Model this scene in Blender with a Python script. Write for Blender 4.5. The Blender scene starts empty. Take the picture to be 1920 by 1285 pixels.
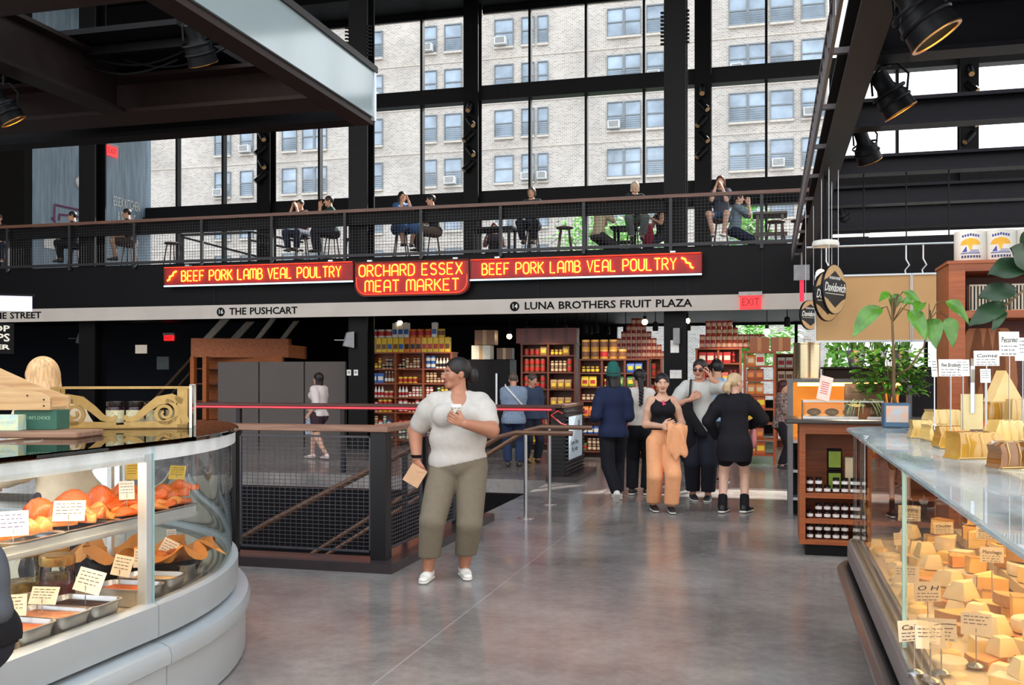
import bpy, bmesh, math, random
import numpy as np
from mathutils import Vector, Matrix
random.seed(7); np.random.seed(7)
SC = bpy.context.scene
COL = SC.collection
# ------------------------------------------------------------------ camera
FPX = 1837.0; CX = 960.0; HZ = 705.0; CH = 1.55
YAW = math.atan(485.0/FPX); S_, C_ = math.sin(YAW), math.cos(YAW)
cd = bpy.data.cameras.new('camera'); cam = bpy.data.objects.new('camera', cd); COL.objects.link(cam)
cam.location = (0, 0, CH); cam.rotation_euler = (math.pi/2, 0, YAW)
cd.sensor_width = 36; cd.lens = 36*FPX/1920; cd.shift_y = (HZ-642.5)/1920
cd.clip_start = 0.05; cd.clip_end = 500
SC.camera = cam
# ------------------------------------------------------------------ light
W = bpy.data.worlds.new('sky'); SC.world = W; W.use_nodes = True
wn = W.node_tree; wn.nodes.clear()
bg = wn.nodes.new('ShaderNodeBackground'); wo = wn.nodes.new('ShaderNodeOutputWorld')
tc = wn.nodes.new('ShaderNodeTexCoord'); sx = wn.nodes.new('ShaderNodeSeparateXYZ'); rp = wn.nodes.new('ShaderNodeValToRGB')
wn.links.new(tc.outputs['Generated'], sx.inputs[0]); wn.links.new(sx.outputs['Z'], rp.inputs[0])
rp.color_ramp.elements[0].position = 0.0; rp.color_ramp.elements[0].color = (.55, .54, .53, 1)
rp.color_ramp.elements[1].position = 0.12; rp.color_ramp.elements[1].color = (1, 1, 1, 1)
e = rp.color_ramp.elements.new(0.9); e.color = (.78, .88, 1, 1)
wn.links.new(rp.outputs[0], bg.inputs[0]); wn.links.new(bg.outputs[0], wo.inputs[0])
bg.inputs[1].default_value = 2.5
SUN_AZ = math.radians(28); SUN_A = 0.823
sd = bpy.data.lights.new('sun', 'SUN'); sun = bpy.data.objects.new('sun', sd); COL.objects.link(sun)
_d = Vector((math.tan(SUN_AZ), 1.0, SUN_A)).normalized()
sun.rotation_euler = _d.to_track_quat('Z', 'Y').to_euler(); sun.location = (20, 40, 30)
sd.energy = 20.0; sd.angle = math.radians(0.6); sd.color = (1, .95, .88)
SC.view_settings.view_transform = 'Standard'; SC.view_settings.look = 'None'
SC.view_settings.exposure = 0.22; SC.view_settings.gamma = 1.0
SC.view_settings.use_curve_mapping = False
# warm light of the track spotlights (the lamps themselves are built further down)
def spot_light(p, aim, watt, deg=55):
    l = bpy.data.lights.new('spotlight_beam', 'SPOT'); o = bpy.data.objects.new('spotlight_beam', l); COL.objects.link(o); o.location = p; l.energy = watt; l.color = (1, .80, .56); l.spot_size = math.radians(deg); l.spot_blend = .6; l.shadow_soft_size = .08
    o.rotation_euler = (Vector(p)-Vector(aim)).to_track_quat('Z', 'Y').to_euler(); return o
for p_, a_, w_ in (((.75, 4.75, 3.38), (1.15, 4.3, 1.2), 80), ((.85, 6.75, 3.35), (1.5, 6.6, 1.5), 60), ((.85, 8.7, 3.35), (1.1, 9.2, 1.2), 120), ((.85, 2.6, 3.38), (1.0, 2.6, 1.0), 40), ((-4.2, 6.2, 3.5), (-3.4, 4.6, 1.0), 110), ((-6.2, 18.95, 2.9), (-6.6, 20.3, 1.2), 130), ((-4.6, 18.95, 2.9), (-4.4, 20.0, 1.2), 110), ((-2.6, 17.2, 2.9), (-2.6, 18.4, 1.2), 130), ((-.6, 18.95, 2.9), (-.8, 20.3, 1.3), 130), ((.9, 16.3, 2.9), (.9, 17.7, 1.1), 110), ((-2.2, 18.95, 2.9), (-2.0, 20.6, 1.6), 90)): spot_light(p_, a_, w_)
# ------------------------------------------------------------------ geometry of the view
def ray(px): return (px-CX)/FPX
def at_d(px, py, d):
    t = ray(px); return Vector((d*(-S_+C_*t), d*(C_+S_*t), CH+(HZ-py)*d/FPX))
def at_v(px, py, v): return at_d(px, py, v/(C_+S_*ray(px)))
def at_u(px, py, u): return at_d(px, py, u/(-S_+C_*ray(px)))
def at_z(px, py, z): return at_d(px, py, (CH-z)*FPX/(py-HZ))
def fl(px, py): return at_z(px, py, 0.0)
def depth(p): return -S_*p[0]+C_*p[1]
# ------------------------------------------------------------------ materials
def lin(c):
    o = []
    for x in c[:3]:
        x = x/255.0; o.append(x/12.92 if x <= .04045 else ((x+.055)/1.055)**2.4)
    return (o[0], o[1], o[2], 1)
MATS = {}
def mat(name, col, rough=.5, metal=0., var=.12, sc=9., bump=0., emit=0., stretch=(1, 1, 1), col2=None, spec=.5, trans=0., coat=0., ecol=None, sss=0.):
    if name in MATS: return MATS[name]
    if max(col) < 78 and spec == .5 and not metal and rough > .3 and not name.startswith(('cloth', 'hair', 'shoe', 'brow', 'pack', 'ink', 'leaf')): spec = .14; col = tuple(x*.62 for x in col)
    m = bpy.data.materials.new(name); m.use_nodes = True; n = m.node_tree; b = n.nodes['Principled BSDF']
    b.inputs['Roughness'].default_value = rough; b.inputs['Metallic'].default_value = metal
    b.inputs['Specular IOR Level'].default_value = spec
    if trans: b.inputs['Transmission Weight'].default_value = trans
    if coat: b.inputs['Coat Weight'].default_value = coat
    c = lin(col)
    t = n.nodes.new('ShaderNodeTexCoord'); mp = n.nodes.new('ShaderNodeMapping'); mp.inputs['Scale'].default_value = stretch
    nz = n.nodes.new('ShaderNodeTexNoise'); nz.inputs['Scale'].default_value = sc; nz.inputs['Detail'].default_value = 5
    n.links.new(t.outputs['Object'], mp.inputs[0]); n.links.new(mp.outputs[0], nz.inputs['Vector'])
    r = n.nodes.new('ShaderNodeValToRGB')
    if col2 is None:
        lo = [x*(1-var) for x in c[:3]]; hi = [min(1, x*(1+var)) for x in c[:3]]
    else: lo = lin(col2)[:3]; hi = c[:3]
    r.color_ramp.elements[0].position = .3; r.color_ramp.elements[1].position = .7
    r.color_ramp.elements[0].color = (*lo, 1); r.color_ramp.elements[1].color = (*hi, 1)
    n.links.new(nz.outputs['Fac'], r.inputs[0]); n.links.new(r.outputs[0], b.inputs['Base Color'])
    if bump:
        bp = n.nodes.new('ShaderNodeBump'); bp.inputs['Strength'].default_value = bump; bp.inputs['Distance'].default_value = .02
        n.links.new(nz.outputs['Fac'], bp.inputs['Height']); n.links.new(bp.outputs[0], b.inputs['Normal'])
    if emit:
        b.inputs['Emission Color'].default_value = lin(ecol or col); b.inputs['Emission Strength'].default_value = emit
    MATS[name] = m; return m
def glass(name, tint=(1, 1, 1), refl=1.0, rough=0.0, ior=1.45, sky_sheen=0.):
    if name in MATS: return MATS[name]
    m = bpy.data.materials.new(name); m.use_nodes = True; n = m.node_tree; n.nodes.clear()
    o = n.nodes.new('ShaderNodeOutputMaterial'); tr = n.nodes.new('ShaderNodeBsdfTransparent'); gl = n.nodes.new('ShaderNodeBsdfGlossy')
    fr = n.nodes.new('ShaderNodeFresnel'); fr.inputs[0].default_value = ior; mu = n.nodes.new('ShaderNodeMath'); mu.operation = 'MULTIPLY'; mu.inputs[1].default_value = refl
    mx = n.nodes.new('ShaderNodeMixShader'); tr.inputs[0].default_value = (*tint, 1); gl.inputs['Roughness'].default_value = rough
    n.links.new(fr.outputs[0], mu.inputs[0]); n.links.new(mu.outputs[0], mx.inputs[0]); n.links.new(tr.outputs[0], mx.inputs[1]); n.links.new(gl.outputs[0], mx.inputs[2])
    out = mx
    if sky_sheen:  # mottled pale diffuse mixed in to stand for a bright overhead reflection
        df = n.nodes.new('ShaderNodeBsdfDiffuse'); df.inputs[0].default_value = (.62, .68, .7, 1); nz = n.nodes.new('ShaderNodeTexNoise'); nz.inputs['Scale'].default_value = 7; nz.inputs['Detail'].default_value = 6; mr = n.nodes.new('ShaderNodeMapRange'); mr.inputs[1].default_value = .3; mr.inputs[2].default_value = .75; mr.inputs[3].default_value = sky_sheen*.3; mr.inputs[4].default_value = sky_sheen*1.6
        out = n.nodes.new('ShaderNodeMixShader'); n.links.new(nz.outputs['Fac'], mr.inputs[0]); n.links.new(mr.outputs[0], out.inputs[0]); n.links.new(mx.outputs[0], out.inputs[1]); n.links.new(df.outputs[0], out.inputs[2])
    n.links.new(out.outputs[0], o.inputs[0]); MATS[name] = m; return m
def wood(name, col, col2, rough=.45, axis=0, sc=3.):
    st = [14, 14, 14]; st[axis] = 1
    return mat(name, col, rough, col2=col2, sc=sc, stretch=tuple(st), bump=.05)
def checker(name, c1, c2, sc, rough=.8):
    if name in MATS: return MATS[name]
    m = mat(name, c1, rough); n = m.node_tree; b = n.nodes['Principled BSDF']
    t = n.nodes.new('ShaderNodeTexCoord'); k = n.nodes.new('ShaderNodeTexChecker'); k.inputs['Scale'].default_value = sc
    k.inputs['Color1'].default_value = lin(c1); k.inputs['Color2'].default_value = lin(c2)
    n.links.new(t.outputs['Object'], k.inputs['Vector']); n.links.new(k.outputs[0], b.inputs['Base Color']); return m
M_BLK = mat('black_steel', (26, 25, 27), .45, .0, .2)
M_DRK = mat('dark_paint', (20, 19, 21), .6, 0, .2)
M_BRN = mat('dark_brown_steel', (44, 33, 31), .5, 0, .2)
M_STEEL = mat('brushed_steel', (190, 192, 195), .28, .9, .08, 30, stretch=(1, 1, 12))
M_ALU = mat('anodised_aluminium', (205, 212, 216), .32, .55, .05, 12)
M_WHITE = mat('white_card', (238, 236, 230), .7)
M_INK = mat('black_ink', (18, 16, 18), .6)
M_RAILW = wood('rail_wood', (122, 86, 66), (84, 56, 42), .4)
M_CAB = wood('cherry_wood', (172, 90, 40), (134, 64, 26), .4)
M_SHELF = wood('shelf_wood', (166, 84, 44), (126, 58, 28), .45)
M_SHELFD = wood('dark_shelf_wood', (112, 50, 28), (78, 34, 20), .5)
M_GLASS = glass('clear_glass', (.97, .99, .98), .9)
M_JAR = glass('jar_glass', (.93, .95, .92), 1.0)
M_WIN = glass('window_glass', (.93, .96, .97), .55)
M_CHROME = mat('chrome', (215, 215, 218), .12, 1., .03)
M_GOLD = mat('gilt_metal', (176, 142, 84), .42, .55, .12, 20)
# ------------------------------------------------------------------ mesh builder
class MB:
    def __init__(s): s.v = []; s.f = []; s.mi = []; s.cur = 0
    def add(s, vs, fs, mi=None):
        b = len(s.v); s.v += [tuple(p) for p in vs]; s.f += [[i+b for i in f] for f in fs]; s.mi += [s.cur if mi is None else mi]*len(fs)
        return s
    def box(s, a, b, M=None, mi=None):
        (x0, y0, z0), (x1, y1, z1) = a, b
        vs = [(x0, y0, z0), (x1, y0, z0), (x1, y1, z0), (x0, y1, z0), (x0, y0, z1), (x1, y0, z1), (x1, y1, z1), (x0, y1, z1)]
        if M is not None: vs = [M @ Vector(p) for p in vs]
        return s.add(vs, [(0, 3, 2, 1), (4, 5, 6, 7), (0, 1, 5, 4), (1, 2, 6, 5), (2, 3, 7, 6), (3, 0, 4, 7)], mi)
    def cbox(s, c, d, M=None, mi=None):
        c = Vector(c); h = Vector(d)*.5; return s.box(c-h, c+h, M, mi)
    def rbox(s, c, d, r=.01, M=None, mi=None, seg=3):
        # box with rounded vertical edges and a small top and bottom chamfer
        w, l, h = d[0]/2, d[1]/2, d[2]/2; r = min(r, w*.98, l*.98); ch = min(r, h)*.5; rings = []
        for z, ins in ((-h, ch), (-h+ch, 0), (h-ch, 0), (h, ch)):
            ring = []
            for qx, qy, a0 in ((1, 1, 0), (-1, 1, 90), (-1, -1, 180), (1, -1, 270)):
                for k in range(seg+1):
                    a = math.radians(a0+90*k/seg); rr = max(r-ins, .0002)
                    ring.append((c[0]+qx*(w-r)+rr*math.cos(a), c[1]+qy*(l-r)+rr*math.sin(a), c[2]+z))
            rings.append(ring)
        return s.loft(rings, M=M, mi=mi)
    def loft(s, rings, closed=True, caps=True, M=None, mi=None):
        n = len(rings[0]); vs = [p for r in rings for p in r]
        if M is not None: vs = [M @ Vector(p) for p in vs]
        fs = []
        for i in range(len(rings)-1):
            for j in range(n if closed else n-1):
                k = (j+1) % n; fs.append((i*n+j, i*n+k, (i+1)*n+k, (i+1)*n+j))
        if caps: fs.append(tuple(reversed(range(n)))); fs.append(tuple(range((len(rings)-1)*n, len(rings)*n)))
        return s.add(vs, fs, mi)
    def cyl(s, a, b, r0, r1=None, seg=12, caps=True, mi=None):
        return s.tube([a, b], [r0, r0 if r1 is None else r1], seg, caps, mi)
    def tube(s, path, r, seg=8, caps=True, mi=None):
        P = [Vector(p) for p in path]; n = len(P); rs = r if isinstance(r, (list, tuple)) else [r]*n
        up = None; rings = []
        for i in range(n):
            d = (P[min(i+1, n-1)]-P[max(i-1, 0)]); d = d.normalized() if d.length > 1e-9 else Vector((0, 0, 1))
            if up is None: up = d.orthogonal().normalized()
            up = up-d*up.dot(d); up = up.normalized() if up.length > 1e-6 else d.orthogonal().normalized(); w = d.cross(up)
            rings.append([P[i]+(up*math.cos(2*math.pi*k/seg)+w*math.sin(2*math.pi*k/seg))*rs[i] for k in range(seg)])
        return s.loft(rings, True, caps, None, mi)
    def lathe(s, prof, c=(0, 0, 0), seg=20, mi=None, M=None, caps=True):
        rings = [[(c[0]+r*math.cos(2*math.pi*k/seg), c[1]+r*math.sin(2*math.pi*k/seg), c[2]+z) for k in range(seg)] for r, z in prof]
        return s.loft(rings, True, caps, M, mi)
    def sph(s, c, r, seg=12, rings=8, M=None, mi=None):
        r = (r, r, r) if not isinstance(r, (list, tuple)) else r
        rg = []
        for i in range(rings+1):
            a = math.pi*i/rings; q = max(math.sin(a), .001)
            rg.append([(c[0]+r[0]*q*math.cos(2*math.pi*k/seg), c[1]+r[1]*q*math.sin(2*math.pi*k/seg), c[2]-r[2]*math.cos(a)) for k in range(seg)])
        return s.loft(rg, M=M, mi=mi)
    def prism(s, poly, ex, M=None, mi=None):
        # poly: list of 3-D points, ex: extrusion vector
        ex = Vector(ex); A = [Vector(p) for p in poly]; n = len(A); vs = A+[p+ex for p in A]
        if M is not None: vs = [M @ p for p in vs]
        fs = [tuple(reversed(range(n))), tuple(range(n, 2*n))]+[(i, (i+1) % n, n+(i+1) % n, n+i) for i in range(n)]
        return s.add(vs, fs, mi)
    def build(s, name, mats, parent=None, smooth=False, local=False, fix=True):
        me = bpy.data.meshes.new(name); off = Vector((0, 0, 0))
        if parent is not None and not local: off = origin_of(parent)
        if parent is None: 
            pass
        me.from_pydata([Vector(p)-off for p in s.v], [], s.f)
        for m in (mats if isinstance(mats, (list, tuple)) else [mats]): me.materials.append(m)
        if any(s.mi): me.polygons.foreach_set('material_index', s.mi)
        if fix:
            bm = bmesh.new(); bm.from_mesh(me); bmesh.ops.recalc_face_normals(bm, faces=bm.faces); bm.to_mesh(me); bm.free()
        if smooth:
            me.polygons.foreach_set('use_smooth', [True]*len(me.polygons))
            if smooth != 'all': me.set_sharp_from_angle(angle=math.radians(40))
        o = bpy.data.objects.new(name, me); COL.objects.link(o)
        if parent is not None: o.parent = parent
        return o
def origin_of(o):
    p = Vector((0, 0, 0))
    while o is not None: p = p+Vector(o.location); o = o.parent
    return p
def tag(o, label, cat, group=None, kind=None):
    if label: o['label'] = label
    if cat: o['category'] = cat
    if group: o['group'] = group
    if kind: o['kind'] = kind
    return o
def thing(name, label, cat, loc=(0, 0, 0), rz=0., group=None):
    o = bpy.data.objects.new(name, None); COL.objects.link(o); o.location = loc; o.rotation_euler = (0, 0, rz); o.empty_display_size = .1
    return tag(o, label, cat, group)
KIDS = {}
def dup(root, loc, rz=None, label=None, group=None, scale=None):
    r = root.copy(); COL.objects.link(r); r.location = loc
    if rz is not None: r.rotation_euler = (r.rotation_euler[0], r.rotation_euler[1], rz)
    if scale is not None: r.scale = scale if isinstance(scale, (tuple, list)) else (scale,)*3
    if label: r['label'] = label
    if group: r['group'] = group
    for ch in list(root.children):
        c = ch.copy(); COL.objects.link(c); c.parent = r
        for g in list(ch.children):
            d = g.copy(); COL.objects.link(d); d.parent = c
    return r
def struct(o): o['kind'] = 'structure'; return o
def first_or_dup(proto, loc, rz, label, group, used, scale=None):
    if proto.name not in used:
        used.add(proto.name); proto.location = loc
        if rz is not None: proto.rotation_euler = (0, 0, rz)
        if scale is not None: proto.scale = scale if isinstance(scale, (tuple, list)) else (scale,)*3
        if label: proto['label'] = label
        if group: proto['group'] = group
        return proto
    return dup(proto, loc, rz, label, group, scale)
USED = set()
def text_mesh(name, body, size, M, m, parent, ext=.002, shear=0., align='CENTER', fit=None, bold=0., local=False, space=1.0):
    cu = bpy.data.curves.new(name, 'FONT'); cu.body = body; cu.size = size; cu.extrude = ext; cu.shear = shear; cu.align_x = align; cu.align_y = 'CENTER'
    cu.offset = bold; cu.resolution_u = 2; cu.space_character = space
    t = bpy.data.objects.new(name, cu); me = bpy.data.meshes.new_from_object(t)
    bpy.data.objects.remove(t); bpy.data.curves.remove(cu)
    xs = [v.co.x for v in me.vertices] or [0]
    if fit:
        w = max(xs)-min(xs); k = fit/max(w, 1e-6)
        for v in me.vertices: v.co.x *= k
    off = Vector((0, 0, 0)) if (parent is None or local) else origin_of(parent)
    me.transform(M)
    if off.length: me.transform(Matrix.Translation(-off))
    me.materials.clear(); me.materials.append(m); me.name = name
    o = bpy.data.objects.new(name, me); COL.objects.link(o)
    if parent is not None: o.parent = parent
    return o
def face_M(loc, rz=0., rx=math.pi/2): 
    # text plane standing upright, readable from the -Y side, turned by rz about the vertical
    return Matrix.Translation(loc) @ Matrix.Rotation(rz, 4, 'Z') @ Matrix.Rotation(rx, 4, 'X')
# ================================================================== building shell
VF = 18.7      # front of the mezzanine
VB = 27.4      # glass front of the hall
def concrete():
    m = mat('polished_concrete', (134, 129, 127), .3, 0, .2, 1.3); n = m.node_tree; b = n.nodes['Principled BSDF']
    t = n.nodes.new('ShaderNodeTexCoord')
    def noise(sc, det=6, rough=.6):
        z = n.nodes.new('ShaderNodeTexNoise'); z.inputs['Scale'].default_value = sc; z.inputs['Detail'].default_value = det; z.inputs['Roughness'].default_value = rough
        n.links.new(t.outputs['Object'], z.inputs['Vector']); return z
    a = noise(.9, 8, .68); f = noise(14, 6, .7)
    r = n.nodes.new('ShaderNodeValToRGB'); r.color_ramp.elements[0].position = .32; r.color_ramp.elements[1].position = .7
    r.color_ramp.elements[0].color = lin((112, 106, 103)); r.color_ramp.elements[1].color = lin((160, 154, 149))
    n.links.new(a.outputs['Fac'], r.inputs[0])
    mx = n.nodes.new('ShaderNodeMix'); mx.data_type = 'RGBA'; mx.blend_type = 'OVERLAY'; mx.inputs[0].default_value = .35
    n.links.new(r.outputs[0], mx.inputs[6]); n.links.new(f.outputs['Fac'], mx.inputs[7])
    sp = n.nodes.new('ShaderNodeSeparateXYZ'); n.links.new(t.outputs['Object'], sp.inputs[0])
    def line(sock, at, w):
        s1 = n.nodes.new('ShaderNodeMath'); s1.operation = 'SUBTRACT'; s1.inputs[1].default_value = at; n.links.new(sock, s1.inputs[0])
        s2 = n.nodes.new('ShaderNodeMath'); s2.operation = 'ABSOLUTE'; n.links.new(s1.outputs[0], s2.inputs[0])
        s3 = n.nodes.new('ShaderNodeMath'); s3.operation = 'LESS_THAN'; s3.inputs[1].default_value = w; n.links.new(s2.outputs[0], s3.inputs[0]); return s3
    acc = None
    for sock, at in ((sp.outputs['X'], -1.93), (sp.outputs['Y'], 8.6), (sp.outputs['Y'], 12.9), (sp.outputs['Y'], 4.3)):
        q = line(sock, at, .006)
        if acc is None: acc = q
        else:
            x = n.nodes.new('ShaderNodeMath'); x.operation = 'MAXIMUM'; n.links.new(acc.outputs[0], x.inputs[0]); n.links.new(q.outputs[0], x.inputs[1]); acc = x
    m2 = n.nodes.new('ShaderNodeMix'); m2.data_type = 'RGBA'; m2.inputs[7].default_value = lin((176, 170, 166))
    fm = n.nodes.new('ShaderNodeMath'); fm.operation = 'MULTIPLY'; fm.inputs[1].default_value = .55; n.links.new(acc.outputs[0], fm.inputs[0])
    n.links.new(fm.outputs[0], m2.inputs[0]); n.links.new(mx.outputs[2], m2.inputs[6]); n.links.new(m2.outputs[2], b.inputs['Base Color'])
    rr = n.nodes.new('ShaderNodeMapRange'); rr.inputs[3].default_value = .10; rr.inputs[4].default_value = .30
    n.links.new(a.outputs['Fac'], rr.inputs[0]); n.links.new(rr.outputs[0], b.inputs['Roughness'])
    return m
M_FLOOR = concrete()
HU0, HU1, HV0, HV1 = -9.6, -3.12, 7.55, 14.15       # stair opening
fb = MB()
for x0, x1, y0, y1 in ((-26, 14, -5, HV0), (-26, 14, HV1, VB+.3), (-26, HU0, HV0, HV1), (HU1, 14, HV0, HV1)):
    fb.box((x0, y0, -.25), (x1, y1, 0))
struct(fb.build('floor', M_FLOOR))
w = MB(); M_PIT = mat('stairwell_paint', (22, 20, 24), .6)
w.box((HU0-.12, HV0, -4), (HU0, HV1, -.25)); w.box((HU1, HV0, -4), (HU1+.12, HV0+2.6, -.25)); w.box((HU0, HV1, -4), (HU1, HV1+.12, -.25)); w.box((HU0, HV0-.12, -4), (HU1, HV0, -.25))
w.box((HU0, HV0, -4.1), (HU1, HV1, -4)); w.box((HU1, 12.6, -4), (HU1+.12, HV1, -.25)); w.box((HU0, 12.55, -4), (HU1, 12.67, -.02))
struct(w.build('wall_stairwell', M_PIT))
# mezzanine slab
mz = MB(); mz.box((-26, VF, 3.0), (14, VB, 3.92)); struct(mz.build('mezzanine_floor', mat('mezzanine_dark', (22, 21, 24), .55)))
fa = MB(); fa.box((-26, VF-.04, 3.07), (14, VF, 3.98))
struct(fa.build('trim_fascia', mat('fascia_black', (24, 23, 27), .5)))
fs = MB()
for u in (-11.5, -7.1, -4.4, -2.1, -1.5, -.15, 2.4): fs.box((u-.012, VF-.052, 3.07), (u+.012, VF-.04, 3.95))
struct(fs.build('trim_fascia_joints', mat('fascia_joint', (46, 45, 50), .5)))
nb = MB(); nb.box((-20.5, VF-.09, 2.77), (14, VF-.03, 3.06)); 
band = struct(nb.build('trim_name_band', mat('band_cream', (196, 186, 176), .5, 0, .06, 2)))
# outer ground and upper ceiling
g = MB(); g.box((-60, VB+.3, -.4), (80, 90, -.15)); struct(g.build('ground_street', mat('asphalt', (110, 110, 112), .9, 0, .1, 3)))
c = MB(); c.box((-26, 7.5, 12.28), (14, VB+.15, 12.6)); c.box((-26, 24.6, 11.75), (14, 24.9, 12.28)); struct(c.build('ceiling', M_DRK))
# side wall of dark blue boards at the left end
def boards(name, c1, c2, axis, sc=5.):
    m = mat(name, c1, .6, col2=c2, sc=2.2, stretch=(6, 6, .5)); n = m.node_tree; b = n.nodes['Principled BSDF']
    t = n.nodes.new('ShaderNodeTexCoord'); s = n.nodes.new('ShaderNodeSeparateXYZ'); n.links.new(t.outputs['Object'], s.inputs[0])
    mu = n.nodes.new('ShaderNodeMath'); mu.operation = 'MULTIPLY'; mu.inputs[1].default_value = sc; n.links.new(s.outputs[axis], mu.inputs[0])
    fr = n.nodes.new('ShaderNodeMath'); fr.operation = 'FRACT'; n.links.new(mu.outputs[0], fr.inputs[0])
    gt = n.nodes.new('ShaderNodeMath'); gt.operation = 'GREATER_THAN'; gt.inputs[1].default_value = .07; n.links.new(fr.outputs[0], gt.inputs[0])
    bp = n.nodes.new('ShaderNodeBump'); bp.inputs['Strength'].default_value = .9; bp.inputs['Distance'].default_value = .02; n.links.new(gt.outputs[0], bp.inputs['Height']); n.links.new(bp.outputs[0], b.inputs['Normal'])
    return m
WL = -19.2
wl = MB(); wl.box((WL-.3, 22.2, 3.92), (WL, VB, 12.3)); struct(wl.build('wall_left', boards('blue_boards', (150, 170, 184), (116, 134, 150), 'Y')))
wd = MB(); wd.box((-26, 21.9, 3.92), (WL-.02, 22.2, 12.3)); wd.box((-26.3, -5, 0), (-26, VB+.3, 12.3)); struct(wd.build('wall_left_return', mat('dark_olive_wall', (34, 31, 28), .8)))
# lower back wall below the mezzanine with strip windows
lw = MB()
lw.box((-26, VB-.1, 0), (-4.2, VB+.1, 3.0)); lw.box((-4.2, VB-.1, 0), (12, VB+.1, .9)); lw.box((-4.2, VB-.1, 2.93), (12, VB+.1, 3.0))
struct(lw.build('wall_back', mat('back_wall_dark', (30, 29, 33), .7)))
lm = MB()
for i in range(11): u = -4.2+i*1.62; lm.box((u-.04, VB-.12, .9), (u+.04, VB+.06, 2.93))
struct(lm.build('trim_lower_mullions', M_BLK))
lp = MB(); lp.box((-4.2, VB-.012, .9), (12, VB, 2.93)); struct(lp.build('window_lower', M_WIN))
# under-mezzanine blue stair hall wall
bl = MB(); bl.box((-26, 24.0, 0), (-13.2, 24.15, 3.0)); struct(bl.build('wall_stair_hall', mat('blue_grey_paint', (40, 48, 60), .6)))
# steel columns and the window bays
GU = [-21.43, -14.9, -8.31, -1.77, 4.85, 11.5]
def hcol(b, u, v, z0, z1, w=.38, d=.42, t=.045):
    b.box((u-w/2, v-d/2, z0), (u+w/2, v-d/2+t, z1)); b.box((u-w/2, v+d/2-t, z0), (u+w/2, v+d/2, z1)); b.box((u-t/2, v-d/2+t, z0), (u+t/2, v+d/2-t, z1))
for u in GU[1:4]:
    b = MB(); hcol(b, u, 19.1, 0, 12.28, .42, .4); struct(b.build('column_front', M_BLK))
for u in GU:
    b = MB(); hcol(b, u, VB-.36, 3.92, 12.28, .44, .4); struct(b.build('column_back', M_BLK))
hb = MB(); hb.box((WL, VB-.3, 9.5), (14, VB+.08, 9.86)); hb.box((WL, VB-.22, 9.86), (14, VB, 9.95)); struct(hb.build('trim_transom', mat('transom_grey', (52, 52, 55), .5)))
sb = MB(); sb.box((WL, VB-.3, 6.16), (14, VB+.08, 6.88)); sb.box((WL, VB-.42, 6.5), (14, VB-.3, 6.56)); sb.cyl((WL, VB-.5, 6.3), (14, VB-.5, 6.3), .05)
struct(sb.build('trim_sill_beam', mat('sill_beam', (38, 38, 42), .5)))
for i in range(5):
    u0, u1 = GU[i]+.2, GU[i+1]-.2
    if i == 0: u0 = WL
    fr = MB(); st = (GU[i+1]-GU[i])/4
    for k in range(1, 4):
        u = GU[i]+st*k
        if u < WL+.1: continue
        fr.box((u-.035, VB-.16, 3.92), (u+.035, VB+.05, 12.28))
    fr.box((u0, VB-.05, 3.92), (u1, VB+.05, 4.02)); fr.box((u0, VB-.05, 12.1), (u1, VB+.05, 12.28))
    o = struct(fr.build('window_%d' % (i+1), mat('mullion_black', (34, 35, 38), .4)))
    p = MB(); p.add([(u0, VB, 3.95), (u1, VB, 3.95), (u1, VB, 12.2), (u0, VB, 12.2)], [(0, 1, 2, 3)]); p.build('pane', M_WIN, o)
# ------------------------------------------------------------------ brick apartment house over the street
VBR = 60.0
def brick():
    m = mat('street_brick', (166, 150, 136), .9); n = m.node_tree; b = n.nodes['Principled BSDF']
    t = n.nodes.new('ShaderNodeTexCoord'); s = n.nodes.new('ShaderNodeSeparateXYZ'); c = n.nodes.new('ShaderNodeCombineXYZ')
    n.links.new(t.outputs['Object'], s.inputs[0]); n.links.new(s.outputs['X'], c.inputs[0]); n.links.new(s.outputs['Z'], c.inputs[1])
    k = n.nodes.new('ShaderNodeTexBrick'); k.inputs['Scale'].default_value = 1.0; k.inputs['Brick Width'].default_value = .26; k.inputs['Row Height'].default_value = .1; k.inputs['Mortar Size'].default_value = .016
    k.inputs['Color1'].default_value = lin((186, 175, 166)); k.inputs['Color2'].default_value = lin((152, 142, 134)); k.inputs['Mortar'].default_value = lin((206, 202, 197)); k.inputs['Bias'].default_value = -.1
    n.links.new(c.outputs[0], k.inputs['Vector'])
    z = n.nodes.new('ShaderNodeTexNoise'); z.inputs['Scale'].default_value = .35; z.inputs['Detail'].default_value = 7; n.links.new(t.outputs['Object'], z.inputs['Vector'])
    r = n.nodes.new('ShaderNodeMapRange'); r.inputs[1].default_value = .3; r.inputs[2].default_value = .7; r.inputs[3].default_value = .82; r.inputs[4].default_value = 1.15; n.links.new(z.outputs['Fac'], r.inputs[0])
    mx = n.nodes.new('ShaderNodeMix'); mx.data_type = 'RGBA'; mx.blend_type = 'MULTIPLY'; mx.inputs[0].default_value = 1
    n.links.new(k.outputs['Color'], mx.inputs[6]); n.links.new(r.outputs[0], mx.inputs[7]); n.links.new(mx.outputs[2], b.inputs['Base Color']); return m
M_BRICK = brick(); M_STONE = mat('pale_stone', (196, 188, 178), .8); M_WFR = mat('grey_window_frame', (120, 126, 130), .6)
M_PANEB = mat('street_pane_sky_tint', (164, 184, 204), .08, 0, .35, .6, col2=(92, 108, 124), spec=1.)  # sky reflections put into the pane colour as blue-white patches
bu1 = at_v(1553, 300, VBR)[0]
bld = thing('apartment_building', 'pale brick apartment house across the street filling the tall hall windows', 'building', (-12, VBR, 0))
b = MB(); b.box((-58, VBR, -.2), (bu1, VBR+14, 52)); b.build('wall', M_BRICK, bld)
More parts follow.
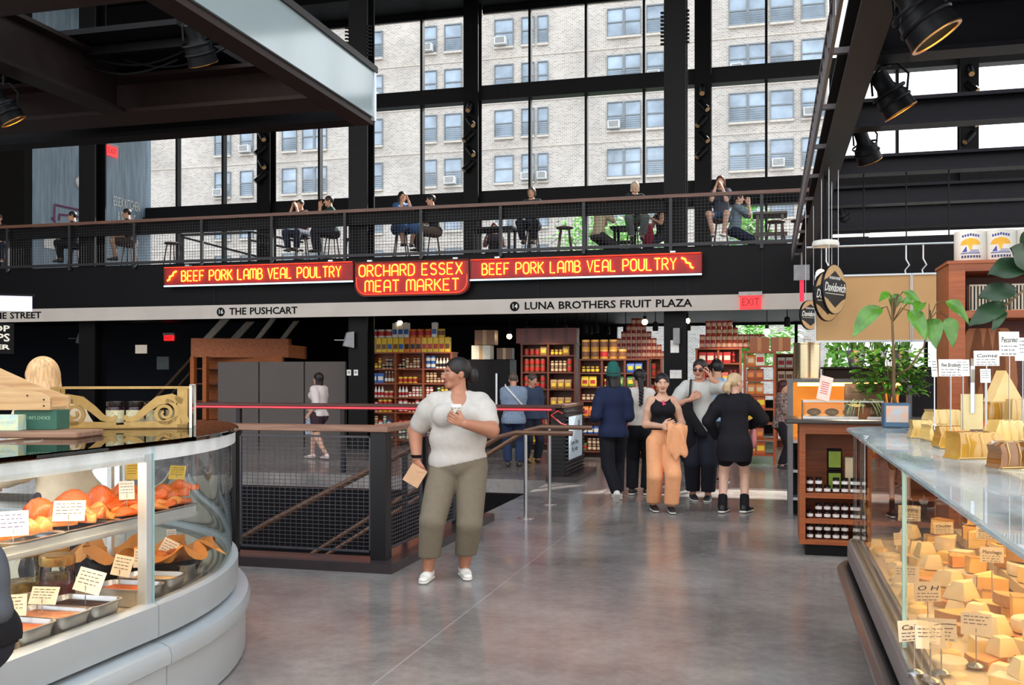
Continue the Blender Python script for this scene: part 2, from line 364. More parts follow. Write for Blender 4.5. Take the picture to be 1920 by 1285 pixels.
ROWZ = [at_v(1400, y, VBR)[2] for y in (292, 202, 108, 20)]
STEP = (ROWZ[-1]-ROWZ[0])/3
ROWS = [ROWZ[0]+STEP*k for k in range(-3, 5)]
b = MB()
for z in ROWS: b.box((-58, VBR-.05, z+1.28), (bu1, VBR, z+1.36))
b.build('string_course', M_STONE, bld)
WINX = [(30, 1.2), (100, 1.1), (170, 1.1), (240, 1.1), (418, 1.15), (463, .9), (497, .9), (543, 1.0), (590, 1.7), (704, .95), (805, .95), (850, 1.1), (945, 1.15), (990, .74), (1018, .6), (1170, 2.0), (1229, 1.0), (1402, 2.1), (1466, 1.25), (1525, 1.25)]
M_ACW = mat('ac_white', (222, 222, 220), .6); M_ACG = mat('ac_grille', (120, 124, 128), .6)
for px, wd_ in WINX:
    u = at_v(px, 230, VBR)[0]
    for ri, z in enumerate(ROWS):
        h = 1.62; x0, x1, z0, z1 = u-wd_/2, u+wd_/2, z-h/2, z+h/2
        wf = MB()
        for a, c_ in (((x0-.05, z0-.07), (x0, z1+.07)), ((x1, z0-.07), (x1+.05, z1+.07)), ((x0, z1), (x1, z1+.07)), ((x0, z0-.07), (x1, z0))):
            wf.box((a[0], VBR-.1, a[1]), (c_[0], VBR+.02, c_[1]))
        if wd_ > 1.5: wf.box((u-.08, VBR-.1, z0), (u+.08, VBR+.02, z1))
        wf.box((x0, VBR-.08, z-.03), (x1, VBR+.02, z+.05))
        wf.box((x0-.06, VBR-.16, z0-.2), (x1+.06, VBR+.02, z0-.07), mi=1)
        if (ri*7+int(px)) % 3 != 0:      # window guards on the lower sash
            for q in range(5): zz = z0+.12+q*.13; wf.box((x0, VBR-.12, zz), (x1, VBR-.1, zz+.03))
        o = wf.build('window', [M_WFR, M_STONE], bld)
        p = MB(); p.add([(x0, VBR-.02, z0), (x1, VBR-.02, z0), (x1, VBR-.02, z1), (x0, VBR-.02, z1)], [(0, 1, 2, 3)]); p.build('pane', M_PANEB, o)
        if (ri*5+int(px)*3) % 7 in (2, 3) and px > 380 and 0 < ri < 7:
            cx_ = x0+.42 if wd_ > .9 else u; aw = min(.36, wd_*.48); q = MB(); q.box((cx_-aw, VBR-.5, z0), (cx_+aw, VBR-.03, z0+.46))
            for k in range(7): q.box((cx_-aw*.84, VBR-.52, z0+.06+k*.055), (cx_+aw*.84, VBR-.5, z0+.085+k*.055), mi=1)
            q.build('air_conditioner', [M_ACW, M_ACG], o)
# ================================================================== mezzanine rail
M_RAILM = mat('rail_steel', (44, 43, 46), .45, .3, .1)
RV = 18.62
rail = thing('mezzanine_railing', 'long steel railing with brown wooden handrail along the upper floor edge', 'railing', (-8, RV, 3.98))
b = MB(); b.box((-25, RV-.05, 4.9), (8, RV+.05, 4.965)); b.build('handrail', wood('mezz_rail_wood', (118, 80, 62), (88, 58, 45), .4, 0), rail)
b = MB(); b.box((-25, RV-.02, 3.99), (8, RV+.02, 4.05)); b.build('bottom_rail', M_RAILM, rail)
M_LEDGE = mat('ledge_black', (30, 28, 30), .5)
b = MB(); b.box((-25, RV+.1, 4.66), (-1.95, RV+.2, 4.88)); b.box((-25, RV+.06, 4.86), (-1.95, RV+.5, 4.9)); b.build('drinks_ledge', M_LEDGE, rail)
for k in range(16):
    u = -.16-1.662*k
    b = MB(); b.box((u-.03, RV-.03, 3.9), (u+.03, RV+.03, 4.9)); b.build('post', M_RAILM, rail)
    x0 = u+.03; x1 = u+1.63
    b = MB(); nW = 24
    for q in range(1, nW): x = x0+(x1-x0)*q/nW; b.box((x-.0022, RV-.003, 4.05), (x+.0022, RV+.003, 4.9))
    for q in range(1, 14): z = 4.05+.85*q/14; b.box((x0, RV-.003, z-.0022), (x1, RV+.003, z+.0022))
    b.build('wire_mesh', M_RAILM, rail)
# ================================================================== neon butcher signs
def arc(cx, cy, rx, ry, a0, a1, n=8): return [(cx+rx*math.cos(math.radians(a0+(a1-a0)*i/n)), cy+ry*math.sin(math.radians(a0+(a1-a0)*i/n))) for i in range(n+1)]
GW = .54
GL = {
 'O': [arc(.27, .73, .27, .27, 0, 180)+arc(.27, .27, .27, .27, 180, 360)+[(.54, .73)]], 'D': [[(0, 0), (0, 1), (.2, 1)]+arc(.2, .66, .32, .34, 90, 0)+arc(.2, .34, .32, .34, 0, -90)+[(0, 0)]],
 'C': [arc(.27, .73, .27, .27, 20, 180)+arc(.27, .27, .27, .27, 180, 340)], 'U': [[(0, 1), (0, .27)]+arc(.27, .27, .27, .27, 180, 360)+[(.54, 1)]],
 'S': [arc(.27, .75, .25, .25, 30, 270)+arc(.27, .25, .26, .25, 90, -150)], 'H': [[(0, 0), (0, 1)], [(.54, 0), (.54, 1)], [(0, .42), (.54, .42)]],
 'R': [[(0, 0), (0, 1), (.26, 1)]+arc(.26, .74, .26, .26, 90, -90)+[(0, .48)], [(.24, .48), (.54, 0)]], 'P': [[(0, 0), (0, 1), (.26, 1)]+arc(.26, .72, .27, .28, 90, -90)+[(0, .44)]],
 'B': [[(0, 0), (0, 1), (.24, 1)]+arc(.24, .77, .23, .23, 90, -90)+[(0, .54), (.26, .54)]+arc(.26, .27, .27, .27, 90, -90)+[(0, 0)]],
 'A': [[(0, 0), (0, .7)]+arc(.27, .7, .27, .3, 180, 0)+[(.54, 0)], [(0, .4), (.54, .4)]], 'M': [[(0, 0), (0, .78)]+arc(.18, .78, .18, .22, 180, 0)+[(.36, .1), (.36, .78)]+arc(.54, .78, .18, .22, 180, 0)+[(.72, 0)]],
 'E': [[(.48, 1), (0, 1), (0, 0), (.48, 0)], [(0, .5), (.4, .5)]], 'F': [[(.48, 1), (0, 1), (0, 0)], [(0, .5), (.4, .5)]], 'L': [[(0, 1), (0, 0), (.46, 0)]], 'T': [[(.27, 0), (.27, 1)], [(0, 1), (.54, 1)]],
 'V': [[(0, 1), (.27, 0), (.54, 1)]], 'X': [[(0, 0), (.54, 1)], [(0, 1), (.54, 0)]], 'Y': [[(0, 1), (.27, .5), (.54, 1)], [(.27, .5), (.27, 0)]], 'K': [[(0, 0), (0, 1)], [(.5, 1), (0, .42)], [(.16, .6), (.54, 0)]],
 'I': [[(.1, 0), (.1, 1)]], 'N': [[(0, 0), (0, 1), (.5, 0), (.5, 1)]], 'G': [arc(.27, .73, .27, .27, 20, 180)+arc(.27, .27, .27, .27, 180, 360)+[(.54, .45), (.3, .45)]]}
GADV = {'M': .72, 'I': .2, ' ': .26}
def stroke_text(b, s, x0, x1, z0, h, y, r):
    tot = sum(GADV.get(c, GW)+.2 for c in s)-.2; k = (x1-x0)/tot; x = x0
    for c in s:
        for st in GL.get(c, []): b.tube([(x+p[0]*k, y, z0+p[1]*h) for p in st], r, 6)
        x += (GADV.get(c, GW)+.2)*k
M_NEON = mat('neon_orange_tube', (255, 150, 40), .4, emit=5.0, var=0, ecol=(255, 152, 45))
M_NEONR = mat('neon_red_tube', (255, 60, 30), .4, emit=2.2, var=0, ecol=(255, 52, 30))
M_NEONB = mat('neon_pale_blue_tube', (190, 225, 240), .4, emit=1.3, var=0)
M_SIGNB = mat('sign_red_glow', (156, 16, 18), .5); M_SIGNE = mat('sign_edge', (96, 52, 44), .5)  # red glow of the neon put into the board colour
SV = VF-.22
def sx_(px): return at_v(px, 500, SV)[0]
def neon_sign(label, x0, x1, z0, z1, text, t0, t1, icon, rounded=False):
    t = thing('neon_sign', label, 'neon sign', ((x0+x1)/2, SV, z0))
    b = MB()
    if rounded:
        r = .22; poly = [(x0, SV, z1)]+[(x0+r+r*math.cos(math.radians(a)), SV, z0+r+r*math.sin(math.radians(a))) for a in range(180, 271, 15)]+[(x1-r+r*math.cos(math.radians(a)), SV, z0+r+r*math.sin(math.radians(a))) for a in range(270, 361, 15)]+[(x1, SV, z1)]
    else: poly = [(x0, SV, z1), (x0, SV, z0), (x1, SV, z0), (x1, SV, z1)]
    b.prism(poly, (0, .14, 0)); b.build('sign_box', M_SIGNB, t)
    e = MB(); q = [(p[0], SV-.01, p[2]) for p in poly]; e.tube(q+[q[0]], .018, 6); e.build('edge_trim', M_SIGNE, t)
    h = MB(); 
    for fx in (.12, .88): 
        x = x0+(x1-x0)*fx; h.box((x-.05, SV+.02, z1), (x+.05, SV+.12, z1+.05))
    h.build('bracket', M_STEEL, t)
    def words(txt, a0, a1, zz, hh):
        tot = sum(GADV.get(c, GW)+.2 for c in txt)-.2; k = (a1-a0)/tot; x = a0
        for wd in txt.split(' '):
            wl_ = sum(GADV.get(c, GW)+.2 for c in wd)-.2; n = MB(); stroke_text(n, wd, x, x+wl_*k, zz, hh, SV-.03, .0125); n.build('neon_word', M_NEON, t); x += (wl_+.2+.26+.2)*k
    if rounded:
        words(text[0], x0+.09, x1-.13, z1-.285, .225); words(text[1], x0+.22, x1-.2, z0+.08, .225)
    else: words(text, t0, t1, z0+.085, .215)
    if icon is not None:
        ix, sgn = icon; n = MB(); n.tube([(ix+sgn*.1, SV-.03, z0+.1), (ix+sgn*.05, SV-.03, z0+.13), (ix+sgn*.04, SV-.03, z0+.19), (ix-sgn*.03, SV-.03, z0+.21), (ix-sgn*.05, SV-.03, z0+.27), (ix-sgn*.12, SV-.03, z0+.3)], .02, 6); n.build('neon_prawn', M_NEON, t)
    m = MB()
    if rounded:
        m.tube([(p[0]*1.0, SV-.03, p[2]) for p in [(x0+.03, 0, z1-.3)]+[(x0+.03+r+(r)*math.cos(math.radians(a)), 0, z0+.03+r+r*math.sin(math.radians(a))) for a in range(180, 271, 15)]+[(x1-.03-r+r*math.cos(math.radians(a)), 0, z0+.03+r+r*math.sin(math.radians(a))) for a in range(270, 361, 15)]+[(x1-.03, 0, z1-.3)]], .009, 6)
        m.build('red_outline_tube', M_NEONR, t)
    else:
        m.cyl((x0+.02, SV-.04, z1-.01), (x1-.02, SV-.04, z1-.01), .008, seg=6); m.build('red_outline_tube', M_NEONR, t)
        m = MB(); m.cyl((x0, SV-.03, z0-.015), (x1, SV-.03, z0-.015), .017, seg=6); m.build('blue_outline_tube', M_NEONB, t)
    return t
SL = [sx_(309), sx_(663), sx_(667), sx_(879), sx_(882), sx_(1316)]
neon_sign('long red neon sign reading BEEF PORK LAMB VEAL POULTRY left of the double-height sign', SL[0], SL[1], 3.49, 3.88, 'BEEF PORK LAMB VEAL POULTRY', sx_(342), sx_(640), (sx_(323), -1))
neon_sign('double-height red neon sign with rounded lower corners and two lines of capitals', SL[2], SL[3], 3.17, 3.85, ('ORCHARD ESSEX', 'MEAT MARKET'), 0, 0, None, True)
neon_sign('long red neon sign reading BEEF PORK LAMB VEAL POULTRY right of the double-height sign', SL[4], SL[5], 3.45, 3.84, 'BEEF PORK LAMB VEAL POULTRY', sx_(905), sx_(1268), (sx_(1290), 1))
# ------------------------------------------------------------------ lettering on the cream band
BV = VF-.094
def wordw(wd):
    cu = bpy.data.curves.new('w', 'FONT'); cu.body = wd; cu.size = 1; q = bpy.data.objects.new('w', cu); me = bpy.data.meshes.new_from_object(q); xs = [v.co.x for v in me.vertices]
    bpy.data.objects.remove(q); bpy.data.curves.remove(cu); bpy.data.meshes.remove(me); return max(xs)-min(xs)
for s, p0, p1, num, pc, lab in (('THE PUSHCART', 430, 557, '16', 414, 'black capitals beside a round number 16 on the cream band'), ('LUNA BROTHERS FRUIT PLAZA', 983, 1297, '14', 965, 'long black capitals beside a round number 14 on the cream band'), ('OME STREET', -24, 77, None, 0, 'black capitals without a number at the far left end of the cream band')):
    x0, x1 = at_v(p0, 570, BV)[0], at_v(p1, 570, BV)[0]; z = 2.912; t = thing('stall_name', lab, 'lettering', (x0, BV, z)); ws = s.split(' '); wl_ = [wordw(q) for q in ws]; k = (x1-x0)/(sum(wl_)+.36*(len(ws)-1)); x = x0
    for q, l_ in zip(ws, wl_):
        text_mesh('word', q, .205, face_M((x+l_*k/2, BV+.002, z)), M_INK, t, .003, fit=l_*k, bold=.0045); x += (l_+.36)*k
    if num:
        x = at_v(pc, 570, BV)[0]; m = MB(); m.cyl((x, BV-.002, z), (x, BV-.006, z), .095, seg=24); d_ = m.build('number_disc', M_INK, t)
        text_mesh('numeral', num, .125, face_M((x, BV-.009, z)), M_WHITE, d_, .001, bold=.002)
def exit_sign(label, p, w, h, rz=0., face=(250, 40, 44), letters=True):
    t = thing('exit_sign', label, 'exit sign', p, rz)
    b = MB(); b.box((-w/2, 0, -h/2), (w/2, .05, h/2)); b.build('sign_face', mat('exit_red_glow', face, .4, emit=1.1, var=0), t, local=True)
    b = MB(); b.box((-w/2-.02, -.02, h/2), (w/2+.02, .07, h/2+.07)); b.build('housing', mat('exit_housing', (186, 176, 172), .5), t, local=True)
    text_mesh('lettering', 'EXIT', h*.8, face_M((0, -.004, 0)), mat('exit_dark_red', (150, 14, 22), .5), t, .002, fit=w*.8, local=True)
    return t
p = at_v(1407, 567, VF-.145); exit_sign('glowing red EXIT sign hanging in front of the cream band', p, .38, .25)
exit_sign('small glowing red EXIT sign on the dark blue wall far left', at_v(316, 634, 23.945), .3, .15)
# lettering and arrows on the blue board wall (facing +u)
MW = Matrix.Translation((WL+.02, 26.0, 5.9)) @ Matrix.Rotation(math.pi/2, 4, 'Z') @ Matrix.Rotation(math.pi/2, 4, 'X')
def wl_pt(px, py): return at_u(px, py, WL+.02)
P1, P2 = wl_pt(213, 388), wl_pt(262, 399)
ww = abs(P2[1]-P1[1]); 
o = text_mesh('wall_lettering', 'ESSEX KITCHEN\n& SEATING', .42, Matrix.Translation((WL+.02, (P1[1]+P2[1])/2, (P1[2]+P2[2])/2-.05)) @ Matrix.Rotation(math.pi/2, 4, 'Z') @ Matrix.Rotation(math.pi/2, 4, 'X'), M_WHITE, None, .003, fit=ww)
tag(o, 'two lines of white lettering on the blue board wall', 'lettering')
b = MB(); q = [wl_pt(*p) for p in ((160, 396), (103, 384), (102, 412), (97, 408), (104, 417))]; b.tube(q, .03, 5); q = [wl_pt(*p) for p in ((150, 407), (112, 402), (111, 414))]; b.tube(q, .03, 5)
tag(b.build('wall_arrow', mat('arrow_mauve', (128, 70, 104), .6)), 'mauve outlined arrow painted on the blue board wall', 'arrow')
b = MB(); q = [wl_pt(*p) for p in ((215, 435), (215, 462), (212, 460), (219, 468), (224, 461))]; b.tube(q, .025, 5)
tag(b.build('wall_arrow', mat('arrow_teal', (96, 168, 160), .6)), 'teal outlined arrow painted low on the blue board wall', 'arrow')
for px, py, w_, h_, nm, lab in ((96, 450, .5, .5, 'wall_notice', 'white framed notice on the blue board wall'), (110, 474, .16, .36, 'wall_plate', 'narrow white plate low on the blue board wall')):
    p = wl_pt(px, py); b = MB(); b.box((WL, p[1]-w_/2, p[2]-h_/2), (WL+.04, p[1]+w_/2, p[2]+h_/2)); tag(b.build(nm, M_WHITE), lab, 'notice')
exit_sign('red EXIT sign fixed high on the blue board wall', at_u(211, 284, WL+.055), .5, .3, math.radians(90))
p = wl_pt(152, 342); b = MB(); b.cyl((WL, p[1], p[2]), (WL+.06, p[1], p[2]), .2, seg=20); b.cyl((WL+.06, p[1], p[2]), (WL+.07, p[1], p[2]), .12, seg=16, mi=1); tag(b.build('wall_clock', [M_WHITE, M_INK]), 'round white clock half behind the steel column', 'clock')
# ================================================================== spotlights
M_BULB = mat('warm_lamp_lens', (255, 214, 150), .4, emit=9, var=0, ecol=(255, 205, 130)); M_RIMG = mat('brass_rim', (190, 130, 60), .3, .8)
def make_spot():
    t = thing('track_spotlight', 'black spotlight', 'spotlight', (0, 0, 0)); M = Matrix.Rotation(math.radians(-28), 4, 'Y') @ Matrix.Rotation(math.radians(14), 4, 'X')
    b = MB(); b.lathe([(.045, .16), (.06, .15), (.06, .06), (.075, .02), (.105, -.02), (.112, -.12), (.118, -.14), (.1, -.14), (.09, -.06), (.01, -.055)], (0, 0, 0), 24, M=M)
    for z in (.02, -.05): b.lathe([(.114, z), (.12, z-.01), (.114, z-.02)], (0, 0, 0), 24, M=M, caps=False)
    b.build('lamp_housing', mat('spot_black', (30, 30, 33), .42), t, smooth=True, local=True)
    b = MB(); b.lathe([(.101, -.139), (.116, -.141), (.116, -.146), (.1, -.146), (.101, -.139)], (0, 0, 0), 24, M=M, caps=False); b.build('brass_ring', M_RIMG, t, smooth=True, local=True)
    b = MB(); b.lathe([(.088, -.088), (.088, -.08)], (0, 0, 0), 20, M=M); b.build('lens', M_BULB, t, local=True)
    b = MB(); b.tube([(-.11, 0, .0), (-.12, 0, .12), (-.05, 0, .2), (.05, 0, .2), (.12, 0, .12), (.11, 0, .0)], .009, 6); b.cyl((0, 0, .19), (0, 0, .27), .016, seg=8); b.build('yoke', M_BLK, t, local=True)
    return t
spot = make_spot()
def add_spot(px, py, d, rz, lab, s=1.): first_or_dup(spot, at_d(px, py, d), rz, lab, 'track spotlights under the steel canopies', USED, s)
# ================================================================== steel canopies over the stalls
def ibeam_v(b, u, v0, v1, z0, h=.3, w=.18, mi=0):
    b.box((u-w/2, v0, z0), (u+w/2, v1, z0+.03), mi=mi); b.box((u-w/2, v0, z0+h-.03), (u+w/2, v1, z0+h), mi=mi); b.box((u-.02, v0, z0+.03), (u+.02, v1, z0+h-.03), mi=mi)
def ibeam_u(b, v, u0, u1, z0, h=.3, w=.18, mi=0):
    b.box((u0, v-w/2, z0), (u1, v+w/2, z0+.03), mi=mi); b.box((u0, v-w/2, z0+h-.03), (u1, v+w/2, z0+h), mi=mi); b.box((u0, v-.02, z0+.03), (u1, v+.02, z0+h-.03), mi=mi)
lc = thing('stall_canopy', 'dark steel canopy with a frosted glass side over the left counter', 'canopy', (-7, 5, 3.6))
cu_, cv_ = -3.14, 7.45
b = MB(); b.box((cu_-.16, 1.5, 3.6), (cu_, cv_, 3.63)); b.box((cu_-.03, 1.5, 3.63), (cu_-.012, cv_, 3.7)); b.build('side_beam', mat('canopy_brown', (62, 44, 40), .5), lc)
b = MB(); b.box((cu_-.05, 1.5, 4.03), (cu_+.03, cv_+.03, 4.08)); b.build('top_cap', mat('canopy_cap', (70, 66, 64), .4), lc)
b = MB(); b.box((cu_-.01, 1.5, 3.66), (cu_+.01, cv_-.02, 4.03)); b.build('frosted_glass_panel', mat('frosted_glass', (140, 154, 157), .09, 0, .03, 2, spec=.9), lc)
b = MB(); b.box((cu_-.02, cv_-.02, 3.63), (cu_+.02, cv_+.02, 4.03)); b.build('corner_post', M_ALU, lc)
b = MB()
for v in (4.55, 6.78): ibeam_u(b, v, -12, cu_-.165, 3.6, .3, .36 if v > 5 else .22)
b.build('cross_beam', mat('canopy_brown', (70, 48, 44), .5), lc)
b = MB(); b.box((-12, cv_-.2, 3.6), (cu_-.165, cv_, 3.64)); b.box((-12, cv_-.1, 3.64), (cu_-.165, cv_-.06, 4.12)); b.build('back_fascia', M_DRK, lc)
b = MB(); ibeam_v(b, -4.95, 1.5, 6.6, 3.6, .38, .2); ibeam_v(b, -7.4, 1.5, 6.6, 3.6, .38, .2); b.build('long_beam', M_BRN, lc)
b = MB(); b.box((-12, 5.3, 3.98), (-4.95, 5.4, 4.3)); b.box((-6.3, 6.0, 4.0), (-4.0, 7.3, 4.04)); b.build('roof_panel', M_DRK, lc)
b = MB(); b.box((-8, 6.2, 3.92), (cu_-.1, 6.25, 3.98)); b.build('lighting_track', M_BLK, lc)
b = MB()
for k, (x, q) in enumerate(((-5.2, .3), (-4.6, -.2), (-4.4, .25), (-5.9, .1), (-4.2, .1))): b.tube([(x+(i/8-.5)*.9, 6.22+.02*k, 3.9-.1*math.sin(math.pi*i/8)+q*.3*i/8) for i in range(9)], .008, 5)
b.build('power_cable', M_BLK, lc)
add_spot(370, 84, 6.9, 1.0, 'black spotlight hanging under the left canopy near the glass panel', .92)
add_spot(8, 200, 6.9, .3, 'black spotlight with a glowing lens at the left edge under the left canopy', .8)
rc = thing('stall_canopy', 'dark steel canopy of closely spaced beams over the right counter', 'canopy', (3, 10, 3.6))
ru = .47
b = MB(); b.box((ru-.01, 2.2, 3.5), (ru+.17, 18.3, 3.53)); b.box((ru+.06, 2.2, 3.53), (ru+.09, 18.3, 3.83)); b.box((ru-.01, 2.2, 3.83), (ru+.17, 18.3, 3.86)); b.build('side_beam', mat('canopy_beam_grey', (52, 47, 50), .5), rc)
b = MB(); ly = ru-.1
for z in (3.58, 3.84): b.box((ly-.012, 2.2, z), (ly+.012, 18.3, z+.025))
for k in range(54): v = 2.3+k*.3; b.box((ly-.008, v, 3.6), (ly+.008, v+.022, 3.85)); 
for k in range(12): v = 2.6+k*1.4; b.box((ly, v, 3.68), (ru+.07, v+.04, 3.72))
b.build('cable_ladder', mat('ladder_grey', (96, 90, 92), .4, .3), rc)
for v, h in ((4.6, .62), (6.75, .3), (8.63, .2), (10.6, .16), (12.5, .2), (14.5, .3), (16.4, .26)):
    b = MB(); b.box((ru+.1, v-.1, 3.6), (9, v+.1, 3.63)); b.box((ru+.1, v-.02, 3.63), (9, v+.02, 3.6+h)); b.box((ru+.1, v-.1, 3.6+h), (9, v+.1, 3.63+h)); b.build('cross_beam', mat('canopy_navy', (34, 32, 40), .45), rc)
b = MB(); b.box((ru+.1, 4.6, 4.22), (9, 6.6, 4.26)); b.build('roof_panel', M_DRK, rc)
b = MB(); ibeam_v(b, 4.6, 2.2, 18.3, 3.62, .3, .16); b.build('long_beam', mat('canopy_navy', (34, 32, 40), .45), rc)
b = MB(); b.box((1.2, 13.0, 3.3), (3.6, 13.12, 3.34)); b.cyl((.7, 12.0, 3.18), (4.2, 12.0, 3.18), .018, seg=8); b.build('fluorescent_batten', mat('batten_glow', (240, 238, 230), .5, emit=1.2, var=0), rc)
add_spot(1722, 20, 4.7, -.5, 'large black spotlight with an amber lens at the top right under the canopy', 1.1)
add_spot(1668, 176, 6.6, -.3, 'black spotlight with a brass ring below the second canopy beam', 1.0)
add_spot(1622, 275, 8.6, .4, 'black spotlight hanging below the third canopy beam', .95)
add_spot(1580, 404, 13.8, .4, 'small black spotlight deep under the right canopy', .9)
# small lamps fixed to the window columns
def make_small():
    t = thing('column_spotlight', 'small black cylinder spotlight', 'spotlight', (0, 0, 0))
    b = MB(); b.cyl((0, -.18, -.14), (0, .1, .12), .085, seg=12); b.build('lamp_housing', mat('spot_black', (30, 30, 33), .42), t, smooth=True, local=True)
    b = MB(); b.cyl((0, -.186, -.146), (0, -.188, -.148), .07, seg=12); b.build('lens', mat('dim_lens', (200, 160, 110), .3), t, local=True); return t
cs = make_small()
for u in GU[1:5]:
    for k in range(5):
        z = 7.55+k*.42
        first_or_dup(cs, (u, VB-.66, z), (-.9, .9, -.8, .85, 0)[k]+0, 'small black spotlight in the vertical row on '+{GU[1]: 'the leftmost window column', GU[2]: 'the window column above the tall neon sign', GU[3]: 'the window column beside the right front column', GU[4]: 'the window column behind the right canopy'}[u], 'spotlights on the window column %s' % {GU[1]: 'at far left', GU[2]: 'in the middle', GU[3]: 'right of centre', GU[4]: 'at far right'}[u], USED)
for u, z in ((-1.77, 7.9), (-8.31, 8.2), (-14.9, 7.2)):
    b = MB()
    for k in range(9):
        for s in (-1, 1): b.cyl((u+s*.21, 18.86, z+k*.075), (u+s*.27, 18.86, z+k*.075), .02, seg=6); b.cyl((u+s*.21, 18.98, z+.035+k*.075), (u+s*.27, 18.98, z+.035+k*.075), .02, seg=6)
    struct(b.build('trim_column_bolts', M_BLK))
# ================================================================== smooth bodies from blended solids
class SDF:
    def __init__(s): s.p = []
    def cap(s, a, b, ra, rb=None, k=.02, fl=None, sub=False):
        s.p.append(('c', np.array(a, float), np.array(b, float), ra, ra if rb is None else rb, k, fl, sub)); return s
    def ell(s, c, r, k=.02, R=None, sub=False):
        s.p.append(('e', np.array(c, float), np.array(r if isinstance(r, (tuple, list)) else (r,)*3, float), R, k, sub)); return s
    def chain(s, pts, rs, k=.01, fl=None):
        for i in range(len(pts)-1): s.cap(pts[i], pts[i+1], rs[i], rs[i+1], k, fl)
        return s
    def cut(s, p, n): s.p.append(('p', np.array(p, float), np.array(n, float)/np.linalg.norm(n))); return s
    def bounds(s, q):
        if q[0] == 'c': r = max(q[3], q[4]); f = 1 if q[6] is None else max(1, q[6][1]); return np.minimum(q[1], q[2])-r*f, np.maximum(q[1], q[2])+r*f
        r = q[2] if q[3] is None else np.full(3, q[2].max()); return q[1]-r, q[1]+r
    def mesh(s, vox):
        lo = np.full(3, 1e9); hi = -lo
        for q in s.p:
            if q[0] != 'p' and not q[-1]: a, b = s.bounds(q); lo = np.minimum(lo, a); hi = np.maximum(hi, b)
        lo = lo-3*vox; n = np.ceil((hi+3*vox-lo)/vox).astype(int)+1
        F = np.full(n, .12, np.float32); ax = [lo[i]+vox*np.arange(n[i]) for i in range(3)]
        for q in s.p:
            if q[0] == 'p':
                d = ((ax[0]-q[1][0])*q[2][0])[:, None, None]+((ax[1]-q[1][1])*q[2][1])[None, :, None]+((ax[2]-q[1][2])*q[2][2])[None, None, :]
                F = np.maximum(F, d.astype(np.float32)); continue
            k = q[5] if q[0] == 'c' else q[4]; a, b = s.bounds(q); m = max(k*1.2, 2.5*vox)
            i0 = np.clip(np.floor((a-m-lo)/vox).astype(int), 0, n-1); i1 = np.clip(np.ceil((b+m-lo)/vox).astype(int)+1, 1, n)
            X = ax[0][i0[0]:i1[0]][:, None, None]; Y = ax[1][i0[1]:i1[1]][None, :, None]; Z = ax[2][i0[2]:i1[2]][None, None, :]
            if q[0] == 'c':
                A, B = q[1], q[2]; ba = B-A; L = max(ba@ba, 1e-9); x, y, z = X-A[0], Y-A[1], Z-A[2]
                t = np.clip((x*ba[0]+y*ba[1]+z*ba[2])/L, 0, 1); x, y, z = x-t*ba[0], y-t*ba[1], z-t*ba[2]
                if q[6] is not None:
                    nv = np.array(q[6][0], float); nv /= np.linalg.norm(nv); g = (x*nv[0]+y*nv[1]+z*nv[2])*(1/q[6][1]-1); x, y, z = x+g*nv[0], y+g*nv[1], z+g*nv[2]
                d = np.sqrt(x*x+y*y+z*z)-(q[3]+(q[4]-q[3])*t)
            else:
                x, y, z = X-q[1][0], Y-q[1][1], Z-q[1][2]
                if q[3] is not None: R = q[3]; x, y, z = x*R[0][0]+y*R[1][0]+z*R[2][0], x*R[0][1]+y*R[1][1]+z*R[2][1], x*R[0][2]+y*R[1][2]+z*R[2][2]
                r = q[2]; k0 = np.sqrt((x/r[0])**2+(y/r[1])**2+(z/r[2])**2); k1 = np.sqrt((x/r[0]**2)**2+(y/r[1]**2)**2+(z/r[2]**2)**2); d = k0*(k0-1)/np.maximum(k1, 1e-6)
            sl = (slice(i0[0], i1[0]), slice(i0[1], i1[1]), slice(i0[2], i1[2])); f = F[sl]; d = d.astype(np.float32)
            if q[-1]:
                h = np.maximum(k-np.abs(f+d), 0)/max(k, 1e-6); F[sl] = np.maximum(f, -d)+h*h*k*.25
            else:
                h = np.maximum(k-np.abs(f-d), 0)/max(k, 1e-6); F[sl] = np.minimum(f, d)-h*h*k*.25
        for i in range(3):
            sl = [slice(None)]*3; sl[i] = 0; F[tuple(sl)] = .1; sl[i] = -1; F[tuple(sl)] = .1
        return nets(F, lo, vox)
